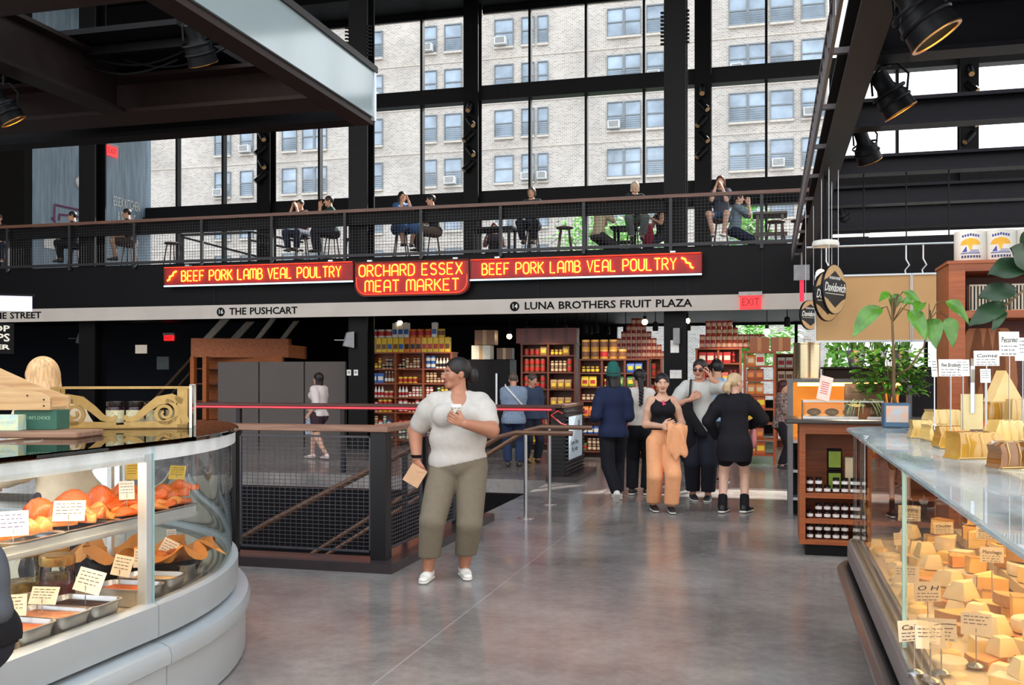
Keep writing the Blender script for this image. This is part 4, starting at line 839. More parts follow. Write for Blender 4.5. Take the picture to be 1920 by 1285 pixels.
pm, J = person('man in pale grey tee and sunglasses talking on a phone', fl(1312, 938), YAW-.15, 1.78, .92, 1, False, dict(handr=(.125, -.10, 1.52), elbr=(.8, -.2, -1), hdr=(-.1, .15, 1), pnr=(-1, .3, 0), thr=(0, -.9, .2), curlr=.8, handl=(-.12, -.2, 1.26), elbl=(-1, .2, -.8), hdl=(.7, -.3, .4), pnl=(.2, 1, 0), curll=.9, footl=(-.08, .03, .085), footr=(.1, -.03, .085)), (-.25, .05, .05), (206, 150, 124), dict(col=(196, 196, 190), sleeve=.85, hem=-.03, loose=.022, wide=1.3), dict(kind='pants', col=(32, 34, 44), len=1.93, r=(.058, .050, .042)), (34, 34, 38), dict(style='short', col=(40, 34, 32)), 1, glasses=True)
wr = J['j'][1][2]; m = MB(); m.rbox((0, 0, 0), (.009, .072, .15), .004); ph = m.build('mobile_phone', M_INK); ph.location = w2(pm, wr+V3(-.02, .0, .085)); ph.rotation_euler = (.1, .12, pm.rotation_euler[2]+.35); tag(ph, 'black mobile phone at the ear of the man in pale grey tee', 'phone')
s = SDF(); s.chain([V3(-.13, -.19, 1.27), V3(-.16, -.17, 1.05), V3(-.17, -.14, .72), V3(-.15, -.12, .55)], [.035, .085, .11, .09], .04, ((0, 1, 0), .45)); s.cap(V3(-.1, -.19, 1.05), V3(.02, -.2, .85), .05, .06, .04, ((0, 1, 0), .45))
j_ = np_obj('black_jacket', [(*s.mesh(.01), 0)], [cloth((24, 22, 26))], None); j_.location = pm.location; j_.rotation_euler = (0, 0, YAW-.15); tag(j_, 'black jacket hanging down the front of the man on the phone', 'jacket')
m = MB(); m.tube([(-.12, -.16, 1.1), (-.13, -.17, 1.28), (-.11, -.08, 1.5), (-.09, .08, 1.47)], .014, 6); q = m.build('shoulder_strap', cloth((58, 50, 44))); q.location = pm.location; q.rotation_euler = (0, 0, YAW-.15); tag(q, 'dark shoulder strap over the man on the phone', 'strap')
bw_, J = person('blonde woman in loose black dress and black socks, seen from behind', fl(1377, 962), AWAY-.25, 1.60, .98, 1, True, dict(footl=(-.11, -.02, .085), footr=(.13, .05, .085), toel=-.5, toer=-.3, handl=(-.17, -.26, .98), elbl=(-1, .6, -.2), hdl=(0, -1, .1), handr=(.2, -.15, .85), elbr=(1, .6, 0)), (-.75, 0, 0), FAIR, dict(col=(27, 26, 32), sleeve=1.95, hem=-.15, loose=.02, wide=1.25, flare=.115, name='dress'), dict(kind='shorts', col=(24, 23, 28), len=.5), (26, 24, 26), dict(style='pony', col=(206, 178, 138), len=.12), 1, leg=1.02, socks=((24, 22, 24), .34))
s = SDF(); s.ell(V3(-.2, -.30, .83), (.045, .10, .13), .02); s.cap(V3(-.2, -.24, .95), V3(-.2, -.36, .95), .012, .012, .01); q = np_obj('handbag', [(*s.mesh(.008), 0)], [cloth((238, 158, 160))], None); q.location = bw_.location; q.rotation_euler = (0, 0, AWAY-.25); tag(q, 'pink handbag held by the blonde woman in black', 'handbag')
hm_, J = person('man in light blue shirt with headphones behind the man on the phone', fl(1345, 905), AWAY+.2, 1.80, .95, 1, False, dict(footl=(-.12, 0, .085), footr=(.12, .02, .085)), (.3, .1, 0), MID, dict(col=(128, 158, 188), sleeve=.9, hem=-.02, loose=.02), dict(kind='pants', col=(36, 36, 44), len=1.95), (30, 28, 30), dict(style='short', col=(28, 24, 24)), 1)
m = MB(); PHh = J['PH']; m.tube([PHh(-.095, .01, 0), PHh(-.09, .015, .07), PHh(-.05, .02, .125), PHh(0, .02, .14), PHh(.05, .02, .125), PHh(.09, .015, .07), PHh(.095, .01, 0)], .010, 6)
for x in (-.098, .098): m.sph(PHh(x, .012, -.005), (.022, .036, .042), 12, 8)
q = m.build('headphones', M_INK, None, smooth=True); q.location = hm_.location; q.rotation_euler = (0, 0, hm_.rotation_euler[2]); tag(q, 'black headphones on the man in light blue shirt', 'headphones')
PLAID = checker('blue_plaid', (150, 164, 182), (96, 114, 140), 60.)
pl_, J = person('man in blue checked shirt and jeans seen from behind past the stair rail', fl(963, 876), AWAY, 1.62, 1.1, 1, False, dict(footl=(-.1, 0, .085), footr=(.1, 0, .085), handl=(-.1, -.28, 1.05), handr=(.1, -.28, 1.05)), (.1, .35, 0), (196, 140, 116), dict(col=(128, 146, 168), mat=PLAID, sleeve=.9, hem=-.06, loose=.02), dict(kind='pants', col=(40, 52, 82), len=1.95), (60, 54, 52), dict(style='crop', col=(90, 76, 66)), 0)
m = MB(); m.tube([(-.18, .10, 1.02), (-.02, .15, 1.2), (.14, .10, 1.38), (.14, -.05, 1.4)], .014, 5); q = m.build('white_strap', mat('strap_white', (226, 224, 220), .7)); q.location = pl_.location; q.rotation_euler = (0, 0, AWAY); tag(q, 'white bag strap across the back of the man in checked shirt', 'strap')
person('man in dark blue jacket beside the man in checked shirt', fl(996, 870), YAW+.4, 1.62, 1.0, 1, False, {}, (.3, .3, 0), (190, 140, 116), dict(col=(58, 70, 92), sleeve=1.95, hem=-.03, loose=.02), dict(kind='pants', col=(34, 36, 46), len=1.95), (50, 46, 46), dict(style='crop', col=(70, 60, 56)), 0)
ww_, J = person('woman with long dark hair and white top walking past the grey panels', fl(598, 862), AWAY+1.0, 1.63, .9, 1, True, dict(footl=(-.04, -.2, .085), footr=(.06, .25, .1), handl=(-.16, -.3, .95), handr=(.2, -.05, .85)), (.1, 0, 0), (206, 160, 138), dict(col=(216, 204, 200), sleeve=.95, hem=-.02, loose=.02), dict(kind='shorts', col=(62, 44, 52), len=.55), (226, 206, 204), dict(style='long', col=(28, 18, 22), len=.30), 0)
m = MB(); m.prism([(-.14, 0, 0), (.14, 0, 0), (.11, 0, .34), (-.11, 0, .34)], (0, .08, 0)); m.tube([(-.07, .04, .34), (0, .04, .44), (.07, .04, .34)], .008, 5); q = m.build('shopping_bag', checker('gingham_blue', (206, 216, 226), (96, 124, 156), 34.)); q.location = w2(ww_, (-.17, -.33, .45)); q.rotation_euler = (0, 0, YAW); tag(q, 'blue checked shopping bag carried by the woman with long dark hair', 'bag')
person('person in dark flowered blouse at the far right case', fl(1466, 880), YAW+1.2, 1.5, .9, 1, True, dict(handl=(-.1, -.3, .95), handr=(.1, -.3, .95)), (-.3, .2, 0), MID, dict(col=(74, 60, 58), mat=mat('flowered_cloth', (170, 140, 128), .85, 0, .1, 30, col2=(40, 30, 34)), sleeve=.9, hem=-.06, loose=.015), dict(kind='pants', col=(30, 26, 30), len=1.95), (40, 36, 38), dict(style='bob', col=(70, 30, 28), len=.08), 0)
# --- staff behind the rounded deli case
_p = Vector((-3.62, 4.45, 0)); bs_, J = person('shop worker with blonde hair bending behind the left deli case', (-3.86, 4.74, 0), YAW-2.2, 1.70, .95, 1, True, dict(spine=(.12, -.22, 1), handl=(-.2, -.3, .95), handr=(.2, -.32, .95)), (-.2, .3, 0), FAIR, dict(col=(206, 188, 160), sleeve=1.9, hem=-.03, loose=.015), dict(kind='pants', col=(46, 44, 52), len=1.95), (40, 38, 40), dict(style='long', col=(206, 164, 116), len=.12), 2)
# --- customer at the left edge of the frame
_e = at_d(-112, 700, 2.75); le_, J = person('customer in black jacket with dark hair at the left edge of the picture', (_e[0], _e[1], 0), YAW-.9, 1.66, 1.15, 1, True, dict(handr=(.16, -.18, .9), handl=(-.15, -.3, 1.0)), (-.2, .3, 0), FAIR, dict(col=(22, 22, 25), sleeve=1.95, hem=-.03, loose=.02), dict(kind='pants', col=(38, 40, 50), len=1.95), (40, 38, 40), dict(style='long', col=(60, 44, 36), len=.15), 0)
q_ = at_d(-22, 1085, 2.52); s = SDF(); s.ell((0, 0, 0), (.07, .04, .10), .02); s.cap((-.04, 0, -.09), (.05, 0, -.08), .035, .03, .04); q = np_obj('shoulder_bag', [(*s.mesh(.01), 0)], [cloth((74, 77, 82))], None); q.location = q_; q.rotation_euler = (0, 0, YAW-.5); tag(q, 'grey soft bag hanging beside the customer in black jacket at the left edge', 'bag')
# --- people up on the mezzanine
MZ = 3.92
M_STW = wood('stool_wood', (96, 62, 44), (66, 40, 28), .5, 0)
def make_stool():
    t = thing('bar_stool', 'dark bar stool', 'stool', (0, 0, 0)); b = MB(); b.lathe([(.01, .735), (.17, .735), (.185, .745), (.185, .765), (.17, .775), (.09, .766), (.01, .764)], (0, 0, 0), 24); b.build('seat', M_STW, t, smooth=True, local=True)
    for a in range(4):
        c, s_ = math.cos(math.pi/4+a*math.pi/2), math.sin(math.pi/4+a*math.pi/2); b = MB(); b.cyl((c*.24, s_*.24, 0), (c*.12, s_*.12, .74), .013, .016, 8); b.build('leg', M_STW, t, local=True)
    b = MB(); b.tube([(.205*math.cos(i*math.pi/10), .205*math.sin(i*math.pi/10), .24) for i in range(21)], .008, 6); b.build('footrest_ring', M_STEEL, t, local=True); return t
stool = make_stool()
def seated(label, px, v, face, top, bottom, hair, H=1.66, seat=.765, look=(0, .1, 0), skin=MID, fem=False, w=.95, hands='lap', stool_=True, shoes=(50, 46, 46), group=None):
    p = at_v(px, 400, v); f = seat-.4 if stool_ else 0.0; hz = seat+.09
    hl = {'lap': ((-.12, -.3, hz+.1), (.12, -.3, hz+.1)), 'face': ((-.06, -.26, hz+.55), (.07, -.26, hz+.53)), 'table': ((-.2, -.34, hz+.3), (.2, -.34, hz+.3))}[hands]
    person(label, (p[0], p[1], MZ), face, H, w, 1, fem, dict(hip=hz, py=.03, spine=(0, -.12, 1), footl=(-.1, -.34, f+.1), footr=(.11, -.30, f+.1), kneel=(-.3, -1, .6), kneer=(.3, -1, .6), handl=hl[0], handr=hl[1], elbl=(-.35, .1, -1), elbr=(.35, .1, -1)), look, skin, top, bottom, shoes, hair, 0, group)
    if stool_: first_or_dup(stool, (p[0], p[1]+.0, MZ), random.random(), 'bar stool under the '+' '.join(label.split(',')[0].split()[:11]), 'bar stools on the mezzanine', USED)
LEFT, RIGHT = YAW-1.3, YAW+1.3
pants = lambda c, l=1.95: dict(kind='pants', col=c, len=l)
seated('mezzanine guest in black beside the left steel column', 141, 20.4, LEFT, dict(col=(22, 22, 26), sleeve=1.9, hem=-.02), pants((26, 26, 32)), dict(style='short', col=(20, 18, 20)), 1.68)
seated('mezzanine guest in dark tee and shorts in front of the wall lettering', 243, 20.4, LEFT, dict(col=(46, 44, 48), sleeve=.8, hem=-.02), dict(kind='shorts', col=(60, 52, 48), len=.7), dict(style='short', col=(36, 28, 26)), 1.68, skin=(206, 158, 132))
seated('mezzanine guest in dark top eating with both hands beside the man in green', 566, 20.2, YAW-.5, dict(col=(72, 28, 34), sleeve=.9, hem=-.02), pants((48, 52, 70)), dict(style='short', col=(40, 30, 28)), 1.6, hands='face', fem=True)
seated('mezzanine guest in green shirt raising a sandwich', 622, 20.2, LEFT, dict(col=(30, 62, 54), sleeve=.9, hem=-.02), pants((44, 44, 52)), dict(style='short', col=(52, 38, 32)), 1.72, hands='face')
seated('mezzanine guest in blue dress with long dark hair', 752, 19.95, YAW+.5, dict(col=(70, 104, 152), sleeve=.6, hem=-.1, name='dress'), dict(kind='skirt', col=(70, 104, 152), len=1.1), dict(style='long', col=(34, 26, 26), len=.14), 1.64, fem=True, hands='face')
seated('mezzanine guest in black tee and dark cap leaning left', 813, 20.6, LEFT, dict(col=(30, 29, 33), sleeve=.8, hem=-.02), pants((92, 78, 68)), dict(style='short', col=(22, 20, 22)), 1.7, hands='table')
seated('mezzanine guest with pale face mask and grey coat', 998, 20.3, YAW-.3, dict(col=(54, 58, 66), sleeve=1.9, hem=-.05), pants((34, 36, 44)), dict(style='bob', col=(96, 84, 76), len=.05), 1.68, hands='table')
seated('mezzanine guest with blonde hair and grey green trousers', 1190, 20.2, YAW, dict(col=(44, 48, 50), sleeve=1.9, hem=-.02), pants((112, 122, 116)), dict(style='bob', col=(214, 196, 160), len=.07), 1.66, fem=True, skin=FAIR)
seated('mezzanine guest with brown hair, bare legs and hands at her mouth', 1352, 20.2, YAW-.4, dict(col=(70, 74, 88), sleeve=.8, hem=-.02), dict(kind='shorts', col=(66, 92, 120), len=.5), dict(style='bob', col=(110, 66, 46), len=.08), 1.72, fem=True, hands='face', skin=FAIR, shoes=(230, 226, 220))
seated('mezzanine guest in beige shirt seated low with his back to the rail', 1124, 21.2, RIGHT+.8, dict(col=(196, 180, 148), sleeve=.8, hem=-.02), pants((60, 56, 56)), dict(style='short', col=(150, 90, 70)), 1.66, .62, stool_=False, hands='face')
seated('mezzanine guest in black tank top seated low beside a red backpack', 1240, 21.4, LEFT, dict(col=(30, 28, 34), sleeve=0, hem=0, neck='scoop'), pants((52, 52, 60)), dict(style='pony', col=(120, 80, 60), len=.1), 1.62, .62, stool_=False, fem=True, hands='table')
seated('mezzanine guest in grey blue tee seated low by the slatted bench', 1380, 21.2, RIGHT, dict(col=(126, 142, 152), sleeve=.8, hem=-.02), pants((40, 46, 66)), dict(style='short', col=(60, 44, 38)), 1.66, .62, stool_=False, hands='face', skin=FAIR)
seated('mezzanine guest whose head shows behind the dark table', 927, 22.6, YAW, dict(col=(60, 52, 60), sleeve=.9, hem=0), pants((44, 44, 52)), dict(style='bob', col=(110, 50, 40), len=.08), 1.6, .45, stool_=False, fem=True, hands='table')
seated('mezzanine guest in dark clothes at the far left end of the rail', -2, 20.2, YAW+.3, dict(col=(40, 34, 38), sleeve=1.9, hem=0), pants((34, 40, 52)), dict(style='short', col=(80, 40, 36)), 1.66)
def stool_at(px, v, lab): first_or_dup(stool, tuple(at_v(px, 400, v)[:2])+(MZ,), random.random(), lab, 'bar stools on the mezzanine', USED)
stool_at(323, 20.3, 'empty dark bar stool beside the stair guard on the mezzanine'); stool_at(1059, 20.3, 'empty dark bar stool beside the guest with pale face mask'); stool_at(658, 20.8, 'empty bar stool half behind the front steel column'); stool_at(1455, 20.6, 'empty bar stool left of the rail end'); stool_at(1500, 20.6, 'empty bar stool nearest the right canopy beam')
# ================================================================== rounded deli case on the left
LU, LVC, LR = -2.66, 3.85, 2.49
def lpath():
    P = [((LU, 1.2), (1, 0)), ((LU, 2.0), (1, 0)), ((LU, 3.0), (1, 0)), ((LU, LVC), (1, 0))]
    for i in range(1, 25):
        a = math.radians(90*i/24); P.append(((LU-LR+LR*math.cos(a), LVC+LR*math.sin(a)), (math.cos(a), math.sin(a))))
    P.append(((-7.5, LVC+LR), (0, 1))); return P
LP = lpath(); LSTR = LP[:4]; LARC = LP[3:]
def sweep(b, path, prof, closed=True, mi=None):
    b.loft([[(p[0]+n[0]*o, p[1]+n[1]*o, z) for o, z in prof] for p, n in path], closed, closed, mi=mi); return b
case = thing('deli_case', 'large silver refrigerated deli case with curved glass end on the left', 'display case', (LU-.4, LVC, 0))
M_SILV = mat('silver_panel', (184, 192, 197), .34, .25, .05, 3); M_DECK = mat('case_deck', (206, 196, 178), .35, .3, .05, 6)
for nm, prof in (('base_panel', [(.045, .01), (.045, .25), (-.1, .25), (-.1, .01)]), ('upper_panel', [(0, .375), (.004, .385), (.004, .52), (-.02, .53), (-.06, .53), (-.06, .375)]), ('bumper_rail', [(.04, .25), (.068, .262), (.072, .30), (.06, .335), (.02, .352), (-.05, .352), (-.05, .25)])):
    for seg in (LSTR, LARC):
        b = MB(); sg = list(seg)
        if seg is LSTR: p, n = sg[-1]; sg[-1] = ((p[0], p[1]-.006), n)
        sweep(b, sg, prof); b.build(nm, M_SILV, case, smooth=True)
b = MB(); sweep(b, LP, [(-.05, .352), (-.05, .375), (-.08, .375), (-.08, .352)]); b.build('shadow_gap', M_BLK, case)
b = MB(); sweep(b, LP, [(-.045, .47), (-.045, .50), (-.60, .50), (-.60, .47)]); b.build('deck', M_DECK, case)
b = MB()
for o in (-.07, -.10, -.13): sweep(b, LARC, [(o, .5), (o, .506), (o-.014, .506), (o-.014, .5)])
b.build('air_grille', mat('grille_grey', (150, 150, 148), .35, .6), case)
b = MB(); sweep(b, LP, [(-.60, .0), (-.60, .56), (-.63, .56), (-.63, .0)]); b.build('rear_panel', mat('case_rear', (196, 186, 168), .5), case)
for seg, cutv in ((LSTR, -.01), (LARC, .012)):
    b = MB(); sg = [(p, n) for p, n in seg]
    if seg is LSTR: p, n = sg[-1]; sg[-1] = ((p[0], p[1]-.012), n)
    b.loft([[(p[0]+n[0]*o, p[1]+n[1]*o, z) for o, z in ((-.03, .53), (-.03, 1.19))] for p, n in sg], False, False); b.build('front_glass', M_GLASS, case, smooth='all')
b = MB(); b.box((LU-.07, LVC-.05, .53), (LU-.025, LVC-.012, 1.2)); b.build('upright', M_ALU, case)
b = MB(); b.box((LU-.036, LVC-.008, .53), (LU-.024, LVC+.008, 1.2)); b.build('glass_edge', mat('glass_edge_green', (150, 186, 182), .2), case)
b = MB(); sweep(b, LP, [(.0, 1.235), (.006, 1.24), (.006, 1.252), (0, 1.257), (-.72, 1.257), (-.72, 1.235)]); b.build('top_glass', glass('top_glass_green', (.72, .80, .78), 1.0), case)
b = MB(); sweep(b, LARC, [(-.012, 1.17), (-.012, 1.233), (-.035, 1.233), (-.035, 1.17)]); sweep(b, LSTR, [(-.035, 1.165), (-.035, 1.233), (-.30, 1.233), (-.30, 1.2), (-.06, 1.2), (-.06, 1.165)]); b.build('top_rim', mat('rim_white', (226, 232, 234), .35, .1), case, smooth=True)
b = MB(); sweep(b, LSTR, [(-.13, 1.165), (-.13, 1.197), (-.19, 1.197), (-.19, 1.165)]); b.build('led_tube', mat('led_tube_white', (255, 246, 232), .4, emit=17, var=0, ecol=(255, 222, 176)), case)
b = MB()
for v in (1.4, 2.7, 4.3): b.box((LU-.60, v-.012, .5), (LU-.575, v+.012, 1.235))
for a in (25, 50, 75): b.cyl((LU-LR+(LR-.59)*math.cos(math.radians(a)), LVC+(LR-.59)*math.sin(math.radians(a)), .5), (LU-LR+(LR-.59)*math.cos(math.radians(a)), LVC+(LR-.59)*math.sin(math.radians(a)), 1.235), .012, seg=8)
b.build('rear_support', M_ALU, case)
shu0, shu1, shv1, shz = LU-.575, LU-.21, 4.46, .865
b = MB(); b.box((shu0, 1.2, shz-.012), (shu1, shv1, shz)); b.build('glass_shelf', mat('shelf_pan', (206, 186, 150), .4, .2), case)
b = MB(); b.box((shu1, 1.2, shz-.035), (shu1+.012, shv1, shz+.02)); b.box((shu1+.012, 1.2, shz-.025), (shu1+.022, shv1, shz-.012)); b.build('shelf_edge', M_ALU, case)
b = MB(); b.box((shu1-.05, 1.3, shz-.04), (shu1-.015, shv1-.05, shz-.016)); b.build('added_shelf_light', mat('added_shelf_glow', (255, 226, 180), .4, emit=7, var=0, ecol=(255, 208, 150)), case)  # unseen light added under the shelf to brighten the deck below
b = MB()
for v in (1.3, 2.6, 4.2): b.box((shu0-.01, v, shz-.05), (shu0+.25, v+.015, shz-.014))
b.build('shelf_bracket', M_ALU, case)
# ---- smoked salmon and other food
def salmon_mat(nm, c1, c2, c3):
    m = mat(nm, c1, .35, 0, .3, 14, .2, col2=c2, coat=.3); n = m.node_tree; b = n.nodes['Principled BSDF']; t = n.nodes.new('ShaderNodeTexCoord'); w = n.nodes.new('ShaderNodeTexWave'); w.inputs['Scale'].default_value = 42; w.inputs['Distortion'].default_value = 5; w.inputs['Detail'].default_value = 3
    n.links.new(t.outputs['Object'], w.inputs['Vector']); r = n.nodes.new('ShaderNodeValToRGB'); r.color_ramp.elements[0].position = .08; r.color_ramp.elements[0].color = lin(c3); r.color_ramp.elements[1].position = .45; r.color_ramp.elements[1].color = lin(c1); e_ = r.color_ramp.elements.new(.9); e_.color = lin(c2); n.links.new(w.outputs['Fac'], r.inputs[0]); n.links.new(r.outputs[0], b.inputs['Base Color']); return m
M_SAL = salmon_mat('smoked_salmon', (244, 112, 40), (232, 96, 30), (247, 126, 56)); M_SAL2 = salmon_mat('pale_salmon', (250, 156, 78), (244, 136, 60), (251, 168, 94))
M_OLD = mat('smoked_salmon_plain', (246, 112, 36), .35, 0, .3, 14, .2, col2=(222, 74, 18), coat=.3)
def wavy(L, Wd, T, fold, seed):
    r = random.Random(seed); b = MB(); nx, ny = 14, 7; ph = r.random()*6; top = []
    def z(i, j): x = i/nx-.5; y = j/ny-.5; return T*(1-(2*y)**2*.8)*(1-(2*x)**4*.7)+fold*.5*(1+math.sin(ph+x*9+y*2))*T
    vs = []; 
    for s in (1, 0):
        for i in range(nx+1):
            for j in range(ny+1):
                tap = 1-.55*abs(2*i/nx-1)**3; vs.append(((i/nx-.5)*L, (j/ny-.5)*Wd*tap, z(i, j) if s else .001))
    n = (nx+1)*(ny+1); fs = []
    for i in range(nx):
        for j in range(ny): a = i*(ny+1)+j; fs.append((a, a+ny+1, a+ny+2, a+1)); fs.append((n+a, n+a+1, n+a+ny+2, n+a+ny+1))
    for i in range(nx):
        for j in (0, ny): a = i*(ny+1)+j; fs.append((a, a+ny+1, n+a+ny+1, n+a))
    for j in range(ny):
        for i in (0, nx): a = i*(ny+1)+j; fs.append((a, a+1, n+a+1, n+a))
    return b.add(vs, fs)
def tray(name, label, c, w, l, h, m, rz=0., lip=.012, food=None):
    t = thing(name, label, 'tray', c, rz); b = MB(); b.rbox((0, 0, .002), (w, l, .004), .02); 
    rg = []
    for z, k in ((.0, 0), (h, .018), (h, .018+lip), (h-.004, .018+lip), (h-.004, .022), (.004, .004)):
        ring = []
        for qx, qy, a0 in ((1, 1, 0), (-1, 1, 90), (-1, -1, 180), (1, -1, 270)):
            for q in range(4): a = math.radians(a0+30*q); ring.append((qx*(w/2-.02)+(.02+k)*math.cos(a), qy*(l/2-.02)+(.02+k)*math.sin(a), z))
        rg.append(ring)
    b.loft(rg, True, False); b.build('pan', m, t, smooth=True, local=True)
    if food: f = MB(); f.rbox((0, 0, h*.45), (w-.005, l-.005, h*.75), .02); o = f.build('filling', food, t, local=True)
    return t
trays = [('wide', 262, 950, .40, .30, .03, 'shallow steel platter of salmon nearest the glass upright'), ('mid', 150, 962, .34, .26, .03, 'steel platter of orange salmon in the middle of the deli shelf'), ('left', 55, 985, .34, .24, .045, 'paper-lined steel tray of orange fish at the left of the deli shelf')]
SALG = 'smoked salmon pieces on the deli shelf'
k_ = 0
def salmon(px, py, z, L, Wd, T, rz, m, label, up=0., tilt=0.):
    global k_
    k_ += 1; p = at_z(px, py, z); b = wavy(L, Wd, T, .9, k_); o = b.build('smoked_salmon', m, None, smooth='all'); o.location = (p[0], p[1], z+up); o.rotation_euler = (tilt, 0, rz); tag(o, label, 'fish', SALG); return o
LF = 'flat smoked salmon slice fanned out on the front platter'
def shelf_pt(px, u): p = at_d(px, 900, 4.0); q = at_u(px, 900, u); return q
def on_shelf(px, u): q = at_u(px, 900, u); return (q[0], q[1], shz)
for px, u, w_, l_, lab in ((305, LU-.33, .22, .62, 'long shallow steel platter of salmon slices behind the glass upright'), (130, LU-.34, .22, .34, 'steel platter with cut fish fillets and a card in the middle of the deli shelf'), (35, LU-.32, .2, .26, 'paper-lined tray of orange fish at the left end of the deli shelf'), (255, LU-.49, .16, .5, 'steel platter of whole salmon sides at the back of the shelf, right'), (95, LU-.485, .17, .55, 'steel platter of salmon sides at the back of the shelf, left')):
    c = on_shelf(px, u); tray('platter', lab, (c[0], min(c[1], shv1-l_/2), c[2]), w_, l_, .03, M_STEEL)
r = random.Random(3)
def fish_at(px, u, L, Wd, T, rz, m, lab, up=.01):
    global k_
    k_ += 1; q = at_u(px, 900, u); o = wavy(L, Wd, T, .9, k_).build('smoked_salmon', m, None, smooth='all'); o.location = (q[0], q[1], shz+up); o.rotation_euler = (0, r.uniform(-.12, .12), rz); tag(o, lab, 'fish', None)
    return o
for i in range(7): o = fish_at(228+i*17, LU-.28, .19, .07, .022, 1.2+r.uniform(-.2, .2), (M_SAL, M_SAL2)[i % 2], 'thin salmon slice fanned along the front of the long platter', .03+.004*(i % 2)); o['group'] = 'salmon slices fanned on the long platter'
for i in range(6): o = fish_at(232+i*21, LU-.38, .2, .085, .035, .5+r.uniform(-.3, .3), M_SAL, 'thick salmon fillet heaped at the back of the long platter', .045+.012*(i % 3)); o['group'] = 'salmon fillets heaped on the long platter'
for i in range(5): o = fish_at(108+i*18, LU-.33, .16, .075, .04, .4+r.uniform(-.4, .4), (M_SAL2, M_SAL)[i % 2], 'cut salmon fillet beside the lettered card on the middle platter', .035+.012*(i % 2)); o['group'] = 'salmon fillets on the middle platter'
for i in range(4): o = fish_at(18+i*16, LU-.31, .13, .07, .035, .9+r.uniform(-.4, .4), M_SAL2, 'orange fish chunk in the paper-lined tray', .03); o['group'] = 'fish chunks in the paper-lined tray'
for px, L, lab in ((112, .34, 'tall whole salmon side mounded at the back left of the shelf'), (208, .26, 'whole salmon side mounded at the back right of the shelf'), (160, .3, 'low salmon side between the two mounds at the back')): o = fish_at(px, LU-.49, L, .14, .07 if px != 160 else .045, 1.4, M_SAL, lab, .03)
o = fish_at(262, LU-.48, .2, .1, .05, 1.4, mat('dark_smoked_fish', (96, 62, 42), .5, 0, .3, 20, .3), 'brown smoked fish at the back of the shelf beside the yellow card', .03)
# ---- cards
M_CARD = mat('card_cream', (240, 232, 214), .7, 0, .03); M_CARDY = mat('card_yellow', (240, 204, 92), .7, 0, .03)
def card(label, p, w, h, rz, tilt, m=None, lines=4, body=None, stake=0., base=False, ink=(70, 60, 58), side=0.):
    t = thing('price_card', label, 'price card', p, rz); Mr = Matrix.Translation((0, 0, stake)) @ Matrix.Rotation(-tilt, 4, 'X') @ Matrix.Rotation(side, 4, 'Y')
    b = MB(); b.box((-w/2, -.001, 0), (w/2, .001, h), Mr); b.build('card', m or M_CARD, t, local=True); b = MB(); rr = random.Random(int(abs(p[0]*977+p[1]*331)))
    im = mat('ink_%d_%d_%d' % ink, ink, .7)
    y0 = h*.86
    if body:
        text_mesh('lettering', body, h*.34, Mr @ Matrix.Translation((0, -.0025, h*.66)) @ Matrix.Rotation(math.pi/2, 4, 'X'), im, t, .0004, local=True, shear=.2, fit=w*.8); y0 = h*.42
    for i in range(lines):
        z = y0-h*.16*i
        if z < h*.08: break
        x = -w*.4; 
        while x < w*.3:
            L = rr.uniform(.06, .2)*w; b.box((x, -.0022, z-h*.03), (min(x+L, w*.42), -.001, z), Mr); x += L+w*.05
    if b.v: b.build('written_lines', im, t, local=True)
    if stake: b = MB(); b.cyl((0, .002, 0.0), (0, .002, stake+h*.3), .0022, seg=6); b.build('stake', M_STEEL, t, local=True)
    if base: b = MB(); b.lathe([(.028, 0), (.028, .004), (.02, .009), (.003, .012)], (0, 0, 0), 16); b.build('base', M_STEEL, t, smooth=True, local=True)
    return t
FR = YAW  # facing the camera
def shelf_card(lab, px, u, up, w, h, rz, tilt, m=None, ink=(70, 60, 58)): q = at_u(px, 900, u); card(lab, (q[0], q[1], shz+.012), w, h, FR+rz, tilt, m, stake=up-.012, ink=ink)
shelf_card('cream lettered card propped among the fish on the middle of the deli shelf', 128, LU-.26, .06, .13, .09, .2, .35)
shelf_card('white card with blue writing at the left end of the deli shelf', 25, LU-.24, .05, .11, .1, .5, .3, M_WHITE, (60, 60, 140))
shelf_card('white card with blue writing leaning on the long platter', 238, LU-.33, .09, .07, .09, .5, .2, M_WHITE, (80, 90, 150))
shelf_card('narrow cream card standing just right of the blue-written card', 268, LU-.34, .11, .04, .09, .2, .2)
shelf_card('yellow card standing at the right end of the long platter', 330, LU-.42, .13, .1, .075, -.3, .3, M_CARDY)
shelf_card('yellow card standing at the back of the shelf near the lamp tube', 248, LU-.52, .15, .06, .085, .3, .1, M_CARDY)
# ---- pans, jars and the paper-lined basket on the deck
DZ = .50
def deck(px, py, ins=.205):
    p = at_z(px, py, DZ); x, y = p[0], p[1]
    if y < LVC: x = min(x, LU-ins)
    else:
        dx, dy = x-(LU-LR), y-LVC; rr_ = math.hypot(dx, dy); k = min(1, (LR-ins)/rr_); x, y = LU-LR+dx*k, LVC+dy*k
    return (x, y, DZ+.002)
pans = [(8, 1252, .17, .26, (206, 160, 96), 'steel pan of golden food at the bottom left corner'), (62, 1215, .17, .28, (190, 96, 60), 'steel pan with a browned cake and a cream card'), (118, 1188, .17, .28, (176, 120, 92), 'steel pan with the wide cream card on its rim'), (178, 1166, .17, .28, (70, 30, 38), 'steel pan of dark red shredded beets'), (238, 1132, .16, .27, (196, 100, 52), 'steel pan of browned patties behind the upright'), (286, 1112, .15, .26, (206, 178, 140), 'steel pan just behind the foot of the glass upright'), (322, 1086, .15, .24, (216, 190, 150), 'steel pan with a white card right of the glass upright'), (345, 1062, .14, .2, (90, 60, 50), 'steel pan tucked against the curved glass')]
